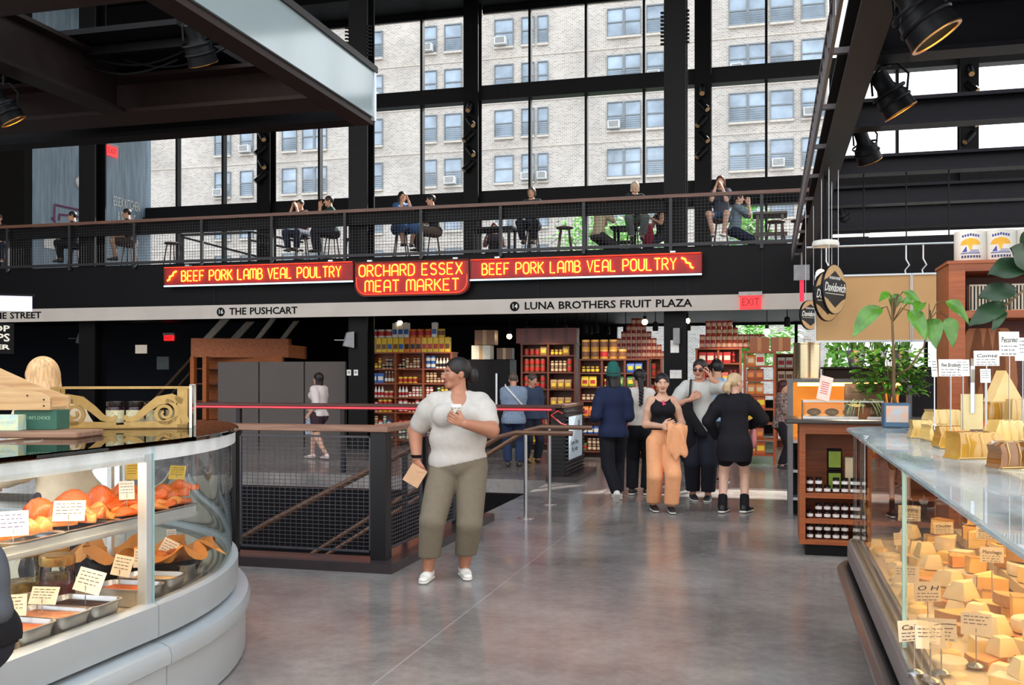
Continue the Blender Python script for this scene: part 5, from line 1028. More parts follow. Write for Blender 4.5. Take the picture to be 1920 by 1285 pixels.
for i, (px, py, w_, l_, c, lab) in enumerate(pans):
    d = deck(px, py); tray('steel_pan', lab, d, w_*.92, l_*.9, .085, M_STEEL, (math.radians(90) if d[1] < LVC else math.atan2(d[1]-LVC, d[0]-LU+LR)+math.radians(90)), food=mat('filling_%d' % i, c, .5, 0, .4, 22, .5))
for lab, px, py, w_, h_, rz, tilt, up, sd in (('cream card standing in the pan with the browned cake', 20, 1205, .11, .085, .3, .35, .10, 0), ('wide cream card on the rim of a pan in the deli case', 78, 1180, .12, .075, -.1, .5, .10, 0), ('tilted white card clipped over the dark red beets', 160, 1165, .11, .10, .4, .3, .12, .35), ('cream lettered card over the pan of browned patties', 224, 1130, .085, .095, .3, .3, .12, .25), ('small cream card left of the glass upright', 262, 1108, .065, .09, 0, .2, .11, 0), ('white card with large handwriting just right of the glass upright', 307, 1088, .08, .09, .3, .2, .12, .5), ('small white card leaning in the pan by the curved glass', 322, 1066, .05, .07, .5, .2, .14, 0)):
    d = deck(px, py, .15); card(lab, d, w_, h_, FR+rz, tilt, M_WHITE if 'white' in lab else None, stake=up, side=sd)
def big_jar(lab, px, py, rj, h, fill, fc):
    d = deck(px, py, .46); t = thing('glass_jar', lab, 'jar', d); b = MB(); b.lathe([(rj*.95, .002), (rj, .012), (rj, h-.03), (rj*.92, h)], (0, 0, 0), 28, caps=False); b.build('jar_glass', M_JAR, t, smooth=True, local=True)
    b = MB(); b.lathe([(rj*.9, .008), (rj*.955, .02), (rj*.955, h*fill), (.001, h*fill)], (0, 0, 0), 28); b.build('contents', mat('jar_fill_%d' % fc[0], fc, .25, 0, .5, 26, .6), t, smooth=True, local=True)
    b = MB(); b.lathe([(rj*.97, h-.005), (rj*1.02, h), (rj*1.02, h+.035), (rj*.96, h+.04), (.001, h+.042)], (0, 0, 0), 28); b.build('lid', mat('brass_lid', (196, 160, 96), .3, .85), t, smooth=True, local=True); return t
big_jar('tall glass jar of dark red cherries with brass lid in front', 132, 1142, .075, .20, .55, (120, 26, 34)); big_jar('glass jar of golden oil and peppers behind the cherry jar', 100, 1118, .07, .21, .5, (150, 112, 40)); big_jar('glass jar of pale pickles left of the other jars', 40, 1130, .085, .22, .45, (170, 140, 70))
d = deck(262, 1090); t = thing('food_basket', 'black oval dish lined with crumpled brown paper at the back of the case', 'basket', (d[0], d[1]+.05, d[2]), YAW+.15)
b = MB(); b.lathe([(.02, 0), (.17, .0), (.20, .1), (.21, .1), (.175, -.004 + .004), ], (0, 0, 0), 30); b.v = [(x*1.35, y*.8, z) for x, y, z in b.v]; b.build('dish', M_BLK, t, smooth=True, local=True)
b = MB(); n = 90; rg = []
for k, (rr_, zz, am) in enumerate(((.06, .09, .005), (.15, .10, .015), (.21, .125, .02), (.235, .17, .03), (.27, .155, .045))): rg.append([((rr_+am*math.sin(5*a)*.6+am*.7*math.sin(11*a+1))*1.3*math.cos(a), (rr_+am*math.cos(7*a))*.8*math.sin(a), zz+am*math.sin(9*a+k)) for a in [2*math.pi*i/n for i in range(n)]])
b.loft(rg, True, False); b.build('brown_paper', mat('brown_paper', (206, 140, 70), .8, 0, .12, 10, .15), t, smooth=True, local=True)
b = MB()
for k in range(9): b.sph((.17*math.cos(k*2.3)*(k % 3)/2, .09*math.sin(k*2.3)*(k % 3)/2, .13), (.05, .035, .03), 10, 6)
b.build('pastry_filling', mat('baked_brown', (186, 110, 52), .6, 0, .3, 16, .3), t, smooth='all', local=True)
# ---- gilt scroll stand with preserves on the glass top
TZ = 1.258
def ribbon(b, pts, ws, y0, y1):
    n = len(pts); L, R = [], []
    for i in range(n):
        a = Vector(pts[max(i-1, 0)]); c = Vector(pts[min(i+1, n-1)]); d = (c-a); d = d.normalized() if d.length else Vector((1, 0)); nn = Vector((-d[1], d[0])); w = ws[i]/2; p = Vector(pts[i]); L.append(p+nn*w); R.append(p-nn*w)
    b.loft([[(L[i][0], y0, L[i][1]), (L[i][0], y1, L[i][1]), (R[i][0], y1, R[i][1]), (R[i][0], y0, R[i][1])] for i in range(n)])
sc0 = at_z(95, 806, TZ); sc1 = at_z(352, 803, TZ); scw = (sc1-sc0).length; sang = math.atan2(sc1[1]-sc0[1], sc1[0]-sc0[0])
st = thing('scroll_stand', 'gilt display stand with scrollwork front on the glass top of the deli case', 'display stand', (sc0[0], sc0[1], TZ), sang)
Hs = .232; Ds = .22
b = MB(); b.box((0, -.01, 0), (scw, .012, .022)); b.box((0, -.01, 0), (.05, .012, Hs)); b.box((scw-.055, -.01, 0), (scw, .012, Hs)); b.box((0, -.012, Hs-.012), (scw+.02, .014, Hs))
b.box((0, Ds-.012, 0), (.03, Ds, Hs)); b.box((scw-.03, Ds-.012, 0), (scw, Ds, Hs)); b.box((0, -.01, Hs-.01), (.016, Ds, Hs)); b.box((scw-.016, -.01, Hs-.01), (scw, Ds, Hs)); b.box((0, Ds-.012, Hs-.012), (scw, Ds, Hs)); b.build('frame', M_GOLD, st, local=True)
b = MB(); b.box((0, -.01, 0), (scw, Ds, .006)); b.build('base_board', mat('gilt_board', (150, 112, 58), .5), st, local=True)
b = MB(); b.box((scw+.012, -.02, .0), (scw+.018, Ds+.02, Hs+.01)); b.build('clear_end_panel', M_JAR, st, local=True)
b = MB()
for q in ((scw+.01, -.024), (scw+.01, Ds+.018)): b.box((q[0], q[1], 0), (q[0]+.014, q[1]+.008, Hs+.012))
b.box((scw+.01, -.024, Hs+.004), (scw+.024, Ds+.026, Hs+.012)); b.build('panel_trim', mat('trim_white', (226, 222, 210), .4), st, local=True)
mid = scw/2
for sgn in (-1, 1):
    b = MB(); sp = []
    cxs = mid+sgn*.235; 
    for i in range(34): a = i/33*4.2*math.pi*.9; rr_ = .012+.058*i/33; sp.append((cxs+sgn*rr_*math.cos(a+2.2), .085+rr_*math.sin(a+2.2)))
    ribbon(b, sp, [.012+.012*i/33 for i in range(34)], -.012, .008)
    ribbon(b, [(mid+sgn*.33, .15), (mid+sgn*.27, .168), (mid+sgn*.2, .155), (mid+sgn*.14, .11), (mid+sgn*.09, .062), (mid+sgn*.04, .048), (mid+sgn*.02, .07)], [.03, .05, .05, .04, .034, .03, .02], -.012, .008)
    ribbon(b, [(mid+sgn*.32, .05), (mid+sgn*.22, .026), (mid+sgn*.1, .024), (mid+sgn*.02, .03)], [.05, .03, .03, .02], -.012, .008)
    ribbon(b, [(mid+sgn*.335, .20), (mid+sgn*.31, .17), (mid+sgn*.33, .1), (mid+sgn*.34, .03)], [.02, .05, .03, .05], -.012, .008); b.build('scroll', M_GOLD, st, local=True)
def mk_preserve():
    t = thing('preserve_jar', 'x', 'jar', (0, 0, 0)); b = MB(); b.lathe([(.044, 0), (.048, .005), (.048, .105), (.04, .118)], (0, 0, 0), 20); b.build('jar_body', mat('dark_preserve', (40, 16, 22), .12), t, smooth=True, local=True)
    b = MB(); b.lathe([(.046, .116), (.047, .118), (.047, .142), (.001, .145)], (0, 0, 0), 20); b.build('lid', mat('lid_dark', (24, 18, 18), .3), t, smooth=True, local=True)
    b = MB(); b.lathe([(.0488, .025), (.0488, .095)], (0, 0, 0), 20, caps=False); b.build('paper_label', mat('label_cream', (206, 198, 160), .7, 0, .25, 60), t, local=True); return t
pj = mk_preserve(); Ms = Matrix.Translation(st.location) @ Matrix.Rotation(sang, 4, 'Z')
for i in range(4): first_or_dup(pj, Ms @ Vector((mid-.04+i*.105, .09, .006)), 0, 'dark preserve jar with cream label inside the gilt scroll stand', 'preserve jars inside the scroll stand', USED)
# ---- green box, pale box, wooden crate and board at the left
def top_pt(px, py): return at_z(px, py, TZ)
def boxthing(name, lab, cat, px, py, w, d, h, rz, mats_, text=None, z=TZ, tc=(226, 222, 206)):
    p = at_z(px, py, z); t = thing(name, lab, cat, (p[0], p[1], z), YAW+rz); b = MB(); b.rbox((0, d/2, h/2), (w, d, h), .003); b.build('carton', mats_, t, local=True)
    if text: text_mesh('lettering', text, h*.24, Matrix.Translation((0, -.002, h*.6)) @ Matrix.Rotation(math.pi/2, 4, 'X'), mat('print_%d_%d_%d' % tc, tc, .6), t, .0006, local=True, fit=w*.7)
    return t
p = top_pt(55, 822); t = thing('serving_board', 'long weathered wooden board lying on the left end of the glass top', 'board', (p[0]-.05, p[1], TZ), YAW-.02)
b = MB(); b.rbox((0, .12, .014), (.56, .3, .028), .012); b.build('plank', wood('board_wood', (150, 112, 86), (104, 74, 58), .6, 0), t, local=True)
BZ = TZ+.029
boxthing('green_carton', "dark green carton printed with pale lettering on the wooden board", 'box', 66, 806, .21, .14, .095, 0, mat('carton_green', (44, 92, 74), .6, 0, .06), "NATURE'S CHOICE", BZ, (150, 190, 160))
boxthing('pale_carton', 'small pale blue and yellow carton at the left edge in front of the green one', 'box', 10, 808, .12, .09, .075, .05, mat('carton_blue_yellow', (120, 186, 216), .6, col2=(232, 222, 140), sc=14), 'CANDIES', BZ, (232, 236, 210))
p = at_z(26, 770, BZ+.096); t = thing('wooden_crate', 'rough wooden crate with a slanted side resting on the green carton', 'crate', (p[0]-.02, p[1]+.03, BZ+.097), YAW)
M_CR = wood('crate_wood', (206, 170, 122), (172, 132, 88), .65, 0)
b = MB(); b.prism([(-.22, 0, 0), (.17, 0, 0), (.17, 0, .06), (.12, 0, .085), (-.02, 0, .11), (-.22, 0, .16)], (0, .02, 0)); b.build('front_board', M_CR, t, local=True)
b = MB(); b.box((-.22, .02, 0), (.16, .2, .015)); b.build('bottom_board', M_CR, t, local=True)
b = MB(); b.prism([(-.22, .2, 0), (.17, .2, 0), (.17, .2, .06), (-.02, .2, .13), (-.22, .2, .22)], (0, .02, 0)); b.build('back_board', M_CR, t, local=True)
b = MB()
for x, z in ((.14, .02), (.14, .05), (.06, .07)): b.cyl((x, -.003, z), (x, .002, z), .004, seg=8)
b.build('nail', M_BLK, t, local=True)
# ================================================================== cheese case on the right
RU, RVE = .42, 6.15
def rpath(r=.30):
    P = [((RU, .7), (-1, 0)), ((RU, 2.0), (-1, 0)), ((RU, 3.63), (-1, 0)), ((RU, 3.65), (-1, 0)), ((RU, RVE-r), (-1, 0))]
    for i in range(1, 11): a = math.radians(180-90*i/10); P.append(((RU+r+r*math.cos(a), RVE-r+r*math.sin(a)), (math.cos(a), math.sin(a))))
    P.append(((1.75, RVE), (0, 1))); return P
RP = rpath()
cc = thing('cheese_case', 'dark grey glass-fronted cheese case filled with cheeses on the right', 'display case', (RU+.5, 4, 0))
M_CG = mat('case_grey', (84, 80, 80), .45, .1, .06, 4)
b = MB(); sweep(b, RP, [(-.10, .06), (-.10, .42), (-.2, .42), (-.2, .06)]); b.build('base_panel', M_CG, cc, smooth=True)
b = MB(); sweep(b, RP, [(-.16, 0), (-.16, .06), (-.25, .06), (-.25, 0)]); b.build('plinth', M_BLK, cc)
b = MB(); sweep(b, RP, [(.035, .405), (.052, .42), (.056, .455), (.04, .475), (.01, .478), (-.02, .46), (-.02, .41)]); b.build('bumper_rail', mat('bumper_steel', (150, 140, 136), .22, .85, .1, 5), cc, smooth=True)
b = MB(); sweep(b, RP, [(-.03, .42), (-.03, .50), (-.1, .50), (-.1, .42)]); sweep(b, RP, [(.0, .478), (.0, .486), (-.03, .486), (-.03, .478)]); b.build('recess', M_INK, cc)
b = MB(); sweep(b, RP, [(-.004, .50), (.0, .51), (0, .59), (-.01, .60), (-.10, .60), (-.10, .50)]); b.build('fascia_band', mat('band_grey', (122, 116, 114), .38, .3, .05, 5), cc, smooth=True)
b = MB()
for o in (-.008, -.045, -.075): sweep(b, RP, [(o, .60), (o, .612), (o-.012, .612), (o-.012, .60)])
b.build('glass_channel', M_STEEL, cc)
b = MB(); sweep(b, RP, [(-.10, .56), (-.10, .58), (-.32, .58), (-.32, .56)]); 
DECK0 = [(RU+.10, .58), (RU+.36, .60), (RU+.62, .68), (RU+.92, .78)]
for i in range(3):
    u0, z0 = DECK0[i+1]; b.box((u0-.26 if i == 0 else DECK0[i+1][0]-.04, .7, z0-.05), (DECK0[i+1][0]+.28, RVE-.12, z0))
b.build('stepped_deck', mat('deck_pale', (212, 196, 166), .5, 0, .04), cc)
b = MB(); b.box((1.60, .7, .0), (1.66, RVE-.05, 1.225)); b.build('rear_panel', mat('rear_dark', (70, 64, 60), .5), cc)
for seg in (RP[:3], RP[3:]):
    b = MB(); b.loft([[(p[0]+n[0]*o, p[1]+n[1]*o, z) for o, z in ((-.03, .606), (-.03, 1.232))] for p, n in seg], False, False); b.build('front_glass', M_GLASS, cc, smooth='all')
b = MB(); b.box((RU+.022, 3.634, .606), (RU+.036, 3.646, 1.232)); b.build('glass_joint', mat('glass_edge_green', (80, 128, 122), .15), cc)
b = MB(); sweep(b, RP, [(0, 1.234), (.006, 1.238), (.006, 1.248), (0, 1.252), (-.62, 1.252), (-.62, 1.234)]); b.build('top_glass', glass('top_glass_blue', (.7, .8, .82), .75, sky_sheen=.28), cc)  # overhead brightness put into the glass as a pale diffuse layer
b = MB(); b.box((RU+.60, .7, 1.2), (1.66, RVE-.03, 1.25)); b.build('top_counter', mat('counter_steel', (168, 166, 166), .3, .5, .06, 5), cc)
b = MB(); b.box((RU+.50, .8, 1.195), (RU+.57, RVE-.3, 1.222)); b.box((RU+1.1, .8, 1.175), (RU+1.15, RVE-.3, 1.195)); b.build('led_tube', mat('led_tube_warm', (255, 214, 150), .4, emit=19, var=0, ecol=(255, 204, 132)), cc)
# ---- cheeses
def cmat(n, c, c2, r=.5, bump=.08): return mat(n, c, r, col2=c2, sc=9, bump=bump)
M_CH = [cmat('cheese_pale', (248, 222, 160), (238, 204, 136)), cmat('cheese_gold', (244, 204, 128), (232, 184, 104)), cmat('cheese_cream', (248, 234, 196), (236, 216, 168)), cmat('cheese_orange', (240, 178, 116), (228, 156, 92)), cmat('rind_brown', (206, 158, 96), (176, 124, 68)), cmat('rind_white', (244, 234, 210), (226, 210, 178), .7, .25)]
WRAP = mat('clear_film', (240, 236, 220), .12, 0, .05, 20, spec=.8, trans=.0)
def ch_block(w, d, h, m, rind=None, film=False):
    b = MB(); b.rbox((0, 0, h/2), (w, d, h), .008); 
    if rind is not None: b.box((-w/2-.003, -d/2, .004), (-w/2+.004, d/2, h-.004), mi=1); b.box((-w/2, -d/2, h-.003), (w/2, d/2, h+.002), mi=1)
    return b, [M_CH[m], M_CH[rind if rind is not None else m]]
def ch_wedge(R_, ang, h, m, rind):
    n = 8; b = MB(); a = [math.radians(-ang/2+ang*i/n) for i in range(n+1)]; p = [(-.4*R_, 0, 0)]+[(R_*math.cos(x)-.4*R_, R_*math.sin(x), 0) for x in a]
    b.prism(p, (0, 0, h)); q = [(p[i][0]*1.012+.004*math.cos(a[i-1]), p[i][1]*1.012, .002) for i in range(1, n+2)]
    for i in range(n): b.add([q[i], q[i+1], (q[i+1][0], q[i+1][1], h-.002), (q[i][0], q[i][1], h-.002)], [(0, 1, 2, 3)], 1)
    return b, [M_CH[m], M_CH[rind]]
def ch_wheel(R_, h, m): b = MB(); b.lathe([(R_*.93, 0), (R_, h*.12), (R_*1.01, h*.5), (R_, h*.88), (R_*.92, h), (.001, h*1.01)], (0, 0, 0), 28); return b, [M_CH[m], M_CH[m]]
def ch_pyr(s, h, m):
    b = MB(); b.loft([[(x*s*k, y*s*k, z) for x, y in ((-1, -1), (-.92, -1.04), (.92, -1.04), (1, -1), (1, 1), (-1, 1))] for k, z in ((.98, 0), (1, .01), (.62, h-.008), (.56, h))]); return b, [M_CH[m], M_CH[m]]
def ch_round(R_, h, m): b = MB(); b.lathe([(.6*R_, 0), (.95*R_, .15*h), (R_, .45*h), (.85*R_, .85*h), (.5*R_, h), (.001, h)], (0, 0, 0), 18); return b, [M_CH[m], M_CH[m]]
PROTO = {}
def cheese(kind, args, p, rz, label, group=None, tilt=(0, 0), sc=1.):
    key = (kind,)+tuple(args)
    if key not in PROTO:
        b, ms = {'b': ch_block, 'w': ch_wedge, 'o': ch_wheel, 'p': ch_pyr, 'r': ch_round}[kind](*args); o = b.build('cheese', ms, None, smooth=True); PROTO[key] = o; q = o
    else: q = PROTO[key].copy(); COL.objects.link(q)
    q.name = {'b': 'cheese', 'w': 'cheese', 'o': 'round_cheese', 'p': 'pyramid_cheese', 'r': 'goat_cheese'}[kind]
    q.location = p; q.rotation_euler = (tilt[0], tilt[1], rz); q.scale = (sc,)*3; q['label'] = label; q['category'] = 'cheese'
    if group: q['group'] = group
    elif 'group' in q: del q['group']
    return q
rr = random.Random(11)
def rowz(u): 
    return .582 if u < RU+.34 else (.602 if u < RU+.58 else (.682 if u < RU+.88 else .782))
kinds_front = [('r', (.05, .05, 2)), ('p', (.062, .095, 2)), ('r', (.055, .06, 0)), ('o', (.075, .05, 5))]
kinds_mid = [('w', (.20, 50, .085, 1, 4)), ('b', (.16, .11, .09, 0, 5)), ('w', (.19, 60, .07, 3, 4)), ('b', (.13, .12, .12, 1, 4)), ('o', (.11, .07, 5)), ('w', (.2, 40, .1, 0, 5))]
kinds_back = [('b', (.2, .15, .13, 1, 4)), ('w', (.24, 60, .11, 1, 4)), ('b', (.16, .16, .16, 0)), ('o', (.12, .12, 2)), ('w', (.24, 45, .12, 2, 5)), ('b', (.22, .12, .10, 3, 4))]
NM = {'r': 'small round goat cheese', 'p': 'flat-topped pyramid cheese', 'o': 'whole pale cheese wheel', 'w': 'cut cheese wedge', 'b': 'rectangular cheese block'}
CN = ['pale yellow', 'golden', 'cream', 'orange', 'brown', 'white-rinded']
def pic(k, a): return '%s %s' % (CN[a[2] if k in 'rpo' else a[3]] if k != 'w' else CN[a[3]], NM[k])
ROWS_ = ((RU+.16, kinds_front, .125, 'front row'), (RU+.30, kinds_front[:2]+kinds_mid[:3], .14, 'second row'), (RU+.45, kinds_mid, .15, 'third row'), (RU+.66, kinds_mid, .165, 'fourth row'), (RU+.92, kinds_back, .18, 'raised back row'))
for row, (u, kinds, step, nm) in enumerate(ROWS_):
    v = 1.35+row*.07; i = 0
    while v < RVE-.32:
        k, a = kinds[(i*3+row+(i//4)) % len(kinds)]; far = 'past the glass joint' if v > 3.65 else 'before the glass joint'; sz = rr.uniform(.62, .8)
        cheese(k, a, (u+rr.uniform(-.02, .02), v+rr.uniform(-.012, .012), rowz(u)+.001), rr.uniform(2.4, 4.2), '%s in the %s, %s' % (pic(k, a), nm, far), '%s, %s, %s' % (pic(k, a), nm, far), (0, 0), sz)
        if row > 0 and rr.random() < .75:
            k2, a2 = kinds[(i*5+1) % len(kinds)]; hh = {'b': 2, 'w': 2, 'o': 1, 'p': 1, 'r': 1}[k]; base = rowz(u)+a[hh]*sz*1.04+.003
            cheese(k2, a2, (u+.02, v+.01, base), rr.uniform(2.4, 4.2), '%s stacked in the %s, %s' % (pic(k2, a2), nm, far), '%s stacked, %s, %s' % (pic(k2, a2), nm, far), (rr.uniform(-.08, .08), rr.uniform(-.08, .08)), sz*.92)
        v += step; i += 1
def lime(n):
    b = MB(); r2 = random.Random(n)
    for k in range(9):
        x, y = r2.uniform(-.1, .1), r2.uniform(-.1, .1); a = r2.uniform(0, 6); L = r2.uniform(.06, .1); b.tube([(x, y, .02+k*.006), (x+L*.5*math.cos(a), y+L*.5*math.sin(a), .05+k*.006), (x+L*math.cos(a), y+L*math.sin(a), .03+k*.006)], [.012, .015, .003], 7)
    return b
q = lime(3).build('green_peppers', mat('pepper_green', (196, 214, 52), .35, 0, .15, 12), None, smooth='all'); q.location = (RU+.43, 1.93, .70); tag(q, 'bright yellow-green long peppers heaped at the bottom right of the cheese case', 'peppers', None, 'stuff')
def rcard(lab, px, py, z, w, h, rz, body, stake, m=None, lines=3, base=False, tilt=.15):
    p = at_z(px, py, z); card(lab, (p[0], p[1], z), w, h, FR+rz, tilt, m or mat('card_grey', (214, 206, 190), .7, 0, .05), lines, body, stake, base, (40, 36, 38))
INC = [(1740, 1168, .10, .075, 'O H', 'grey card lettered with two letters in front of the cheese wheel, mid case', .08), (1705, 1010, .12, .09, 'TOMME', 'grey card lettered in capitals near the glass joint, upper', .10), (1770, 1045, .11, .06, 'Cheddar', 'pale card pinned to the upright golden block', .12), (1700, 1120, .10, .07, None, 'grey written card leaning on a low wheel by the joint', .06), (1715, 1262, .11, .065, 'Cabra', 'grey card on a small round stand at the front, left of a pair', .10), (1765, 1262, .09, .07, 'C', 'grey card on a small round stand at the front, right of a pair', .10), (1745, 1278, .09, .07, None, 'grey written card on a round-based stand near the bottom edge', .1), (1704, 1003, .09, .05, None, 'white card on a tall stick at the far end of the cheese case', .34), (1850, 1075, .09, .06, 'Gouda', 'pale card on a thin wire above the second row', .16), (1900, 1050, .08, .06, None, 'small pale card at the right edge inside the cheese case', .16), (1830, 1250, .09, .07, None, 'tilted grey card among the pyramid cheeses', .1), (1800, 985, .08, .055, 'Brie', 'small lettered card among the far cheeses right of the glass joint', .2), (1860, 1150, .085, .06, 'Manchego', 'lettered card above the fourth row at the right', .2), (1690, 1060, .08, .06, None, 'grey written card near the glass joint, lower', .1)]
for px, py, w_, h_, body, lab, stk in INC: rcard(lab, px, py, .612 if py > 1000 else .72, w_, h_, rr.uniform(-.5, .3), body, stk, None, 3, stk == .10)
# ---- wrapped cheeses on top
M_WR = mat('wrapped_cheese', (206, 158, 66), .14, 0, .14, 6, .15, col2=(176, 126, 44), coat=.6); M_WR2 = mat('wrapped_pale', (224, 190, 118), .16, 0, .1, 6, .15, col2=(202, 164, 90), coat=.6); M_WRD = mat('wrapped_amber', (150, 96, 36), .16, 0, .14, 6, .15, col2=(118, 72, 24), coat=.6)
TCZ = 1.253
def wrapped(lab, px, py, w, d, h, rz, m, z=TCZ, top=.9):
    p = at_z(px, py, z); t = thing('wrapped_cheese', lab, 'cheese', (p[0], p[1], z), YAW+rz); b = MB()
    rg = []
    jt = random.Random(px)
    for k, zz in ((.97, 0), (1, .01), (1-(1-top)*.5, h*.6), (top, h-.012), (top*.95, h)): sk = jt.uniform(-.008, .008); rg.append([(sk+x*w/2*k, d/2+y*d/2*k, zz) for x, y in ((-1, -.96), (-.96, -1), (.96, -1), (1, -.96), (1, .96), (.96, 1), (-.96, 1), (-1, .96))])
    b.loft(rg); b.build('cheese_body', m, t, smooth=True, local=True)
    b = MB()
    for i in range(3): x = (-.3+.3*i)*w; b.tube([(x, -.002, .01), (x+.02*w, -.006, h*.5), (x-.03*w, -.001, h*.95), (x, d*.4, h+.003)], .0016, 5)
    b.tube([(-.48*w, -.002, .004), (0, -.006, .007), (.48*w, -.002, .004)], .002, 5); b.build('film_fold', M_WR2, t, smooth='all', local=True); return t
WL_ = [('pale cut cheese block at the far left of the counter top', 1730, 822, .10, .10, .085, -.2, M_WR2), ('tall pale wrapped cheese wedge with plastic folds behind the left block', 1778, 806, .17, .13, .11, .1, M_WR2), ('square wrapped yellow cheese standing in the middle of the counter top', 1875, 797, .14, .11, .14, .05, M_WR), ('low wrapped cheese beside the pale block', 1768, 828, .12, .1, .075, .1, M_WR2), ('golden wrapped cheese on the near edge, left of the big gold one', 1792, 842, .13, .1, .09, -.1, M_WR), ('big glossy gold wrapped cheese on the near edge of the counter top', 1842, 862, .17, .12, .095, .05, M_WR), ('amber brown wrapped cheese at the right edge of the counter top', 1912, 880, .12, .1, .085, 0, M_WRD), ('wrapped cheese half behind the gold one', 1896, 832, .13, .11, .10, .1, M_WR2), ('pale wrapped cheese at the right edge, upper row', 1918, 800, .12, .1, .16, 0, M_WR2)]
for a in WL_: wrapped(*a)
# cheese pyramid wedge and tall cards on sticks
p = at_z(1893, 800, TCZ+.0); t = thing('cheese_wedge', 'tall pale triangular cheese wedge in film standing at the back right', 'cheese', (p[0]+.05, p[1]+.35, TCZ), YAW)
b = MB(); b.box((-.11, -.08, 0), (.13, .1, .12)); b.build('lower_block', M_WR2, t, local=True); b = MB(); b.prism([(-.12, -.07, .12), (.09, -.07, .12), (-.03, -.07, .33)], (0, .12, 0)); b.build('wedge', M_CH[0], t, local=True)
TC = [('white card with a handwritten line on the tall left pair of sticks', 1783, 690, .085, .062, 'Five Brothers', -.05, 1835, 1.0), ('white card lettered Comte on two thin sticks', 1850, 672, .085, .055, 'Comté', -.25, 1845, 1.0), ('tall white card with bold words at the upper right', 1893, 645, .075, .095, 'Pecorino', -.1, 1900, 1.0), ('narrow blank card turned sideways on a stick left of the handwritten card', 1753, 690, .035, .065, None, .6, 1750, 1.0), ('white card with small print behind the handwritten card', 1806, 690, .05, .06, None, .1, 1800, 1.0), ('small hanging receipt card below the Comte card', 1848, 705, .035, .05, None, -.2, 1850, 1.0), ('white card cut by the right edge of the picture', 1918, 655, .06, .09, None, 0, 1915, 1.0)]
for lab, px, py, w_, h_, body, rz, spx, _ in TC:
    p = at_d(px, py, 3.55+.25*(py < 660)); base = TCZ+.10 if py > 680 else TCZ+.12
    q = Vector((p[0], p[1], base)); z = p[2]-h_*.5; card(lab, q, w_, h_, FR+rz, .08, M_WHITE, 4, body, z-base, False, (36, 34, 36))
p = at_d(1822, 735, 3.6); t = thing('card_holder', 'clear upright card holder with a yellowed sheet between the sign sticks', 'card holder', (p[0], p[1], TCZ+.1), YAW); b = MB(); b.box((-.04, -.003, .0), (.04, .003, .13)); b.build('sheet', mat('aged_sheet', (206, 190, 140), .3), t, local=True); b = MB(); b.box((-.008, -.008, .06), (.008, 0, .26)); b.build('clip_strip', M_CHROME, t, local=True)
# ================================================================== stair enclosure
M_POST = mat('guard_black', (24, 23, 26), .4, .2, .1)
EU, EV0, EV1, EV2, EVF = -3.03, 7.35, 10.1, 14.0, 15.6     # right edge, near corner, end of near run, far rail, far end
en = thing('stair_guard', 'black mesh guard with broad wooden top rail around the stair opening', 'railing', (EU, EV0, 0))
M_TOP = wood('guard_rail_wood', (156, 118, 98), (122, 88, 72), .3, 0)
b = MB(); b.rbox(((HU0-.3+EU+.09)/2, EV0, 1.125), (EU+.09-HU0+.3, .18, .05), .01); b.build('top_rail', M_TOP, en)
b = MB(); b.rbox((EU, (EV0+.09+EV1)/2-.3, 1.125), (.18, EV1-EV0-.69, .05), .01); b.build('top_rail', wood('guard_rail_wood_y', (156, 118, 98), (122, 88, 72), .3, 1), en)
b = MB(); b.rbox(((HU0-.3+EU+.05)/2, EV2, 1.10), (EU-HU0+.4, .2, .045), .01); b.box((HU0, EV2-.06, 1.03), (EU, EV2+.06, 1.078)); b.build('top_rail', wood('guard_rail_dark', (84, 50, 44), (58, 34, 30), .35, 0), en)
b = MB(); b.box((HU0-.2, EV2-.115, 1.05), (EU-.05, EV2-.098, 1.066)); b.build('red_light_strip', mat('red_led', (255, 50, 60), .4, emit=4.0, var=0, ecol=(255, 40, 52)), en)
b = MB(); b.rbox((EU, (EV2+EVF)/2, 1.10), (.22, EVF-EV2, .05), .01); b.build('top_rail', M_RAILW, en)
b = MB(); b.box((HU0-.4, EV0-.2, 0), (EU+.17, EV0+.1, .075)); b.build('plinth', mat('plinth_dark', (60, 52, 54), .3, .2, .1), en)
b = MB(); b.box((EU-.1, EV0+.1, 0), (EU+.17, EV1, .075)); b.build('plinth', mat('plinth_dark', (60, 52, 54), .3, .2, .1), en)
b = MB(); b.box((EU-.14, EV2-.05, 0), (EU+.3, EVF+.12, .075)); b.build('plinth', mat('plinth_dark', (60, 52, 54), .3, .2, .1), en)
for u, v, hh in [(EU, EV0, 1.1), (-4.35, EV0, 1.1), (-4.62, EV0, 1.1), (-6.1, EV0, 1.1), (-7.6, EV0, 1.1), (EU, 8.35, 1.0), (EU, 9.3, 1.1), (-4.6, EV2, 1.06), (-6.4, EV2, 1.06), (-8.2, EV2, 1.06)]:
    w_ = .13 if (u, v) == (EU, EV0) else .07; b = MB(); b.box((u-w_/2, v-w_/2, .05), (u+w_/2, v+w_/2, hh)); b.build('post', M_POST, en)
def mesh_u(u0, u1, v, z0, z1, s=.05, hz=.032):
    b = MB(); n = int((u1-u0)/s)
    for i in range(1, n): x = u0+(u1-u0)*i/n; b.box((x-.0016, v-.002, z0), (x+.0016, v+.002, z1))
    n = int((z1-z0)/hz)
    for i in range(n+1): z = z0+(z1-z0)*i/n; b.box((u0, v-.004, z-.002), (u1, v+.004, z+.002))
    b.box((u0, v-.012, z0-.015), (u1, v+.012, z0)); b.box((u0, v-.012, z1), (u1, v+.012, z1+.015)); b.box((u0-.012, v-.012, z0), (u0, v+.012, z1)); b.box((u1, v-.012, z0), (u1+.012, v+.012, z1)); return b
M_MESH = mat('mesh_wire', (84, 84, 90), .4, .5, .1)
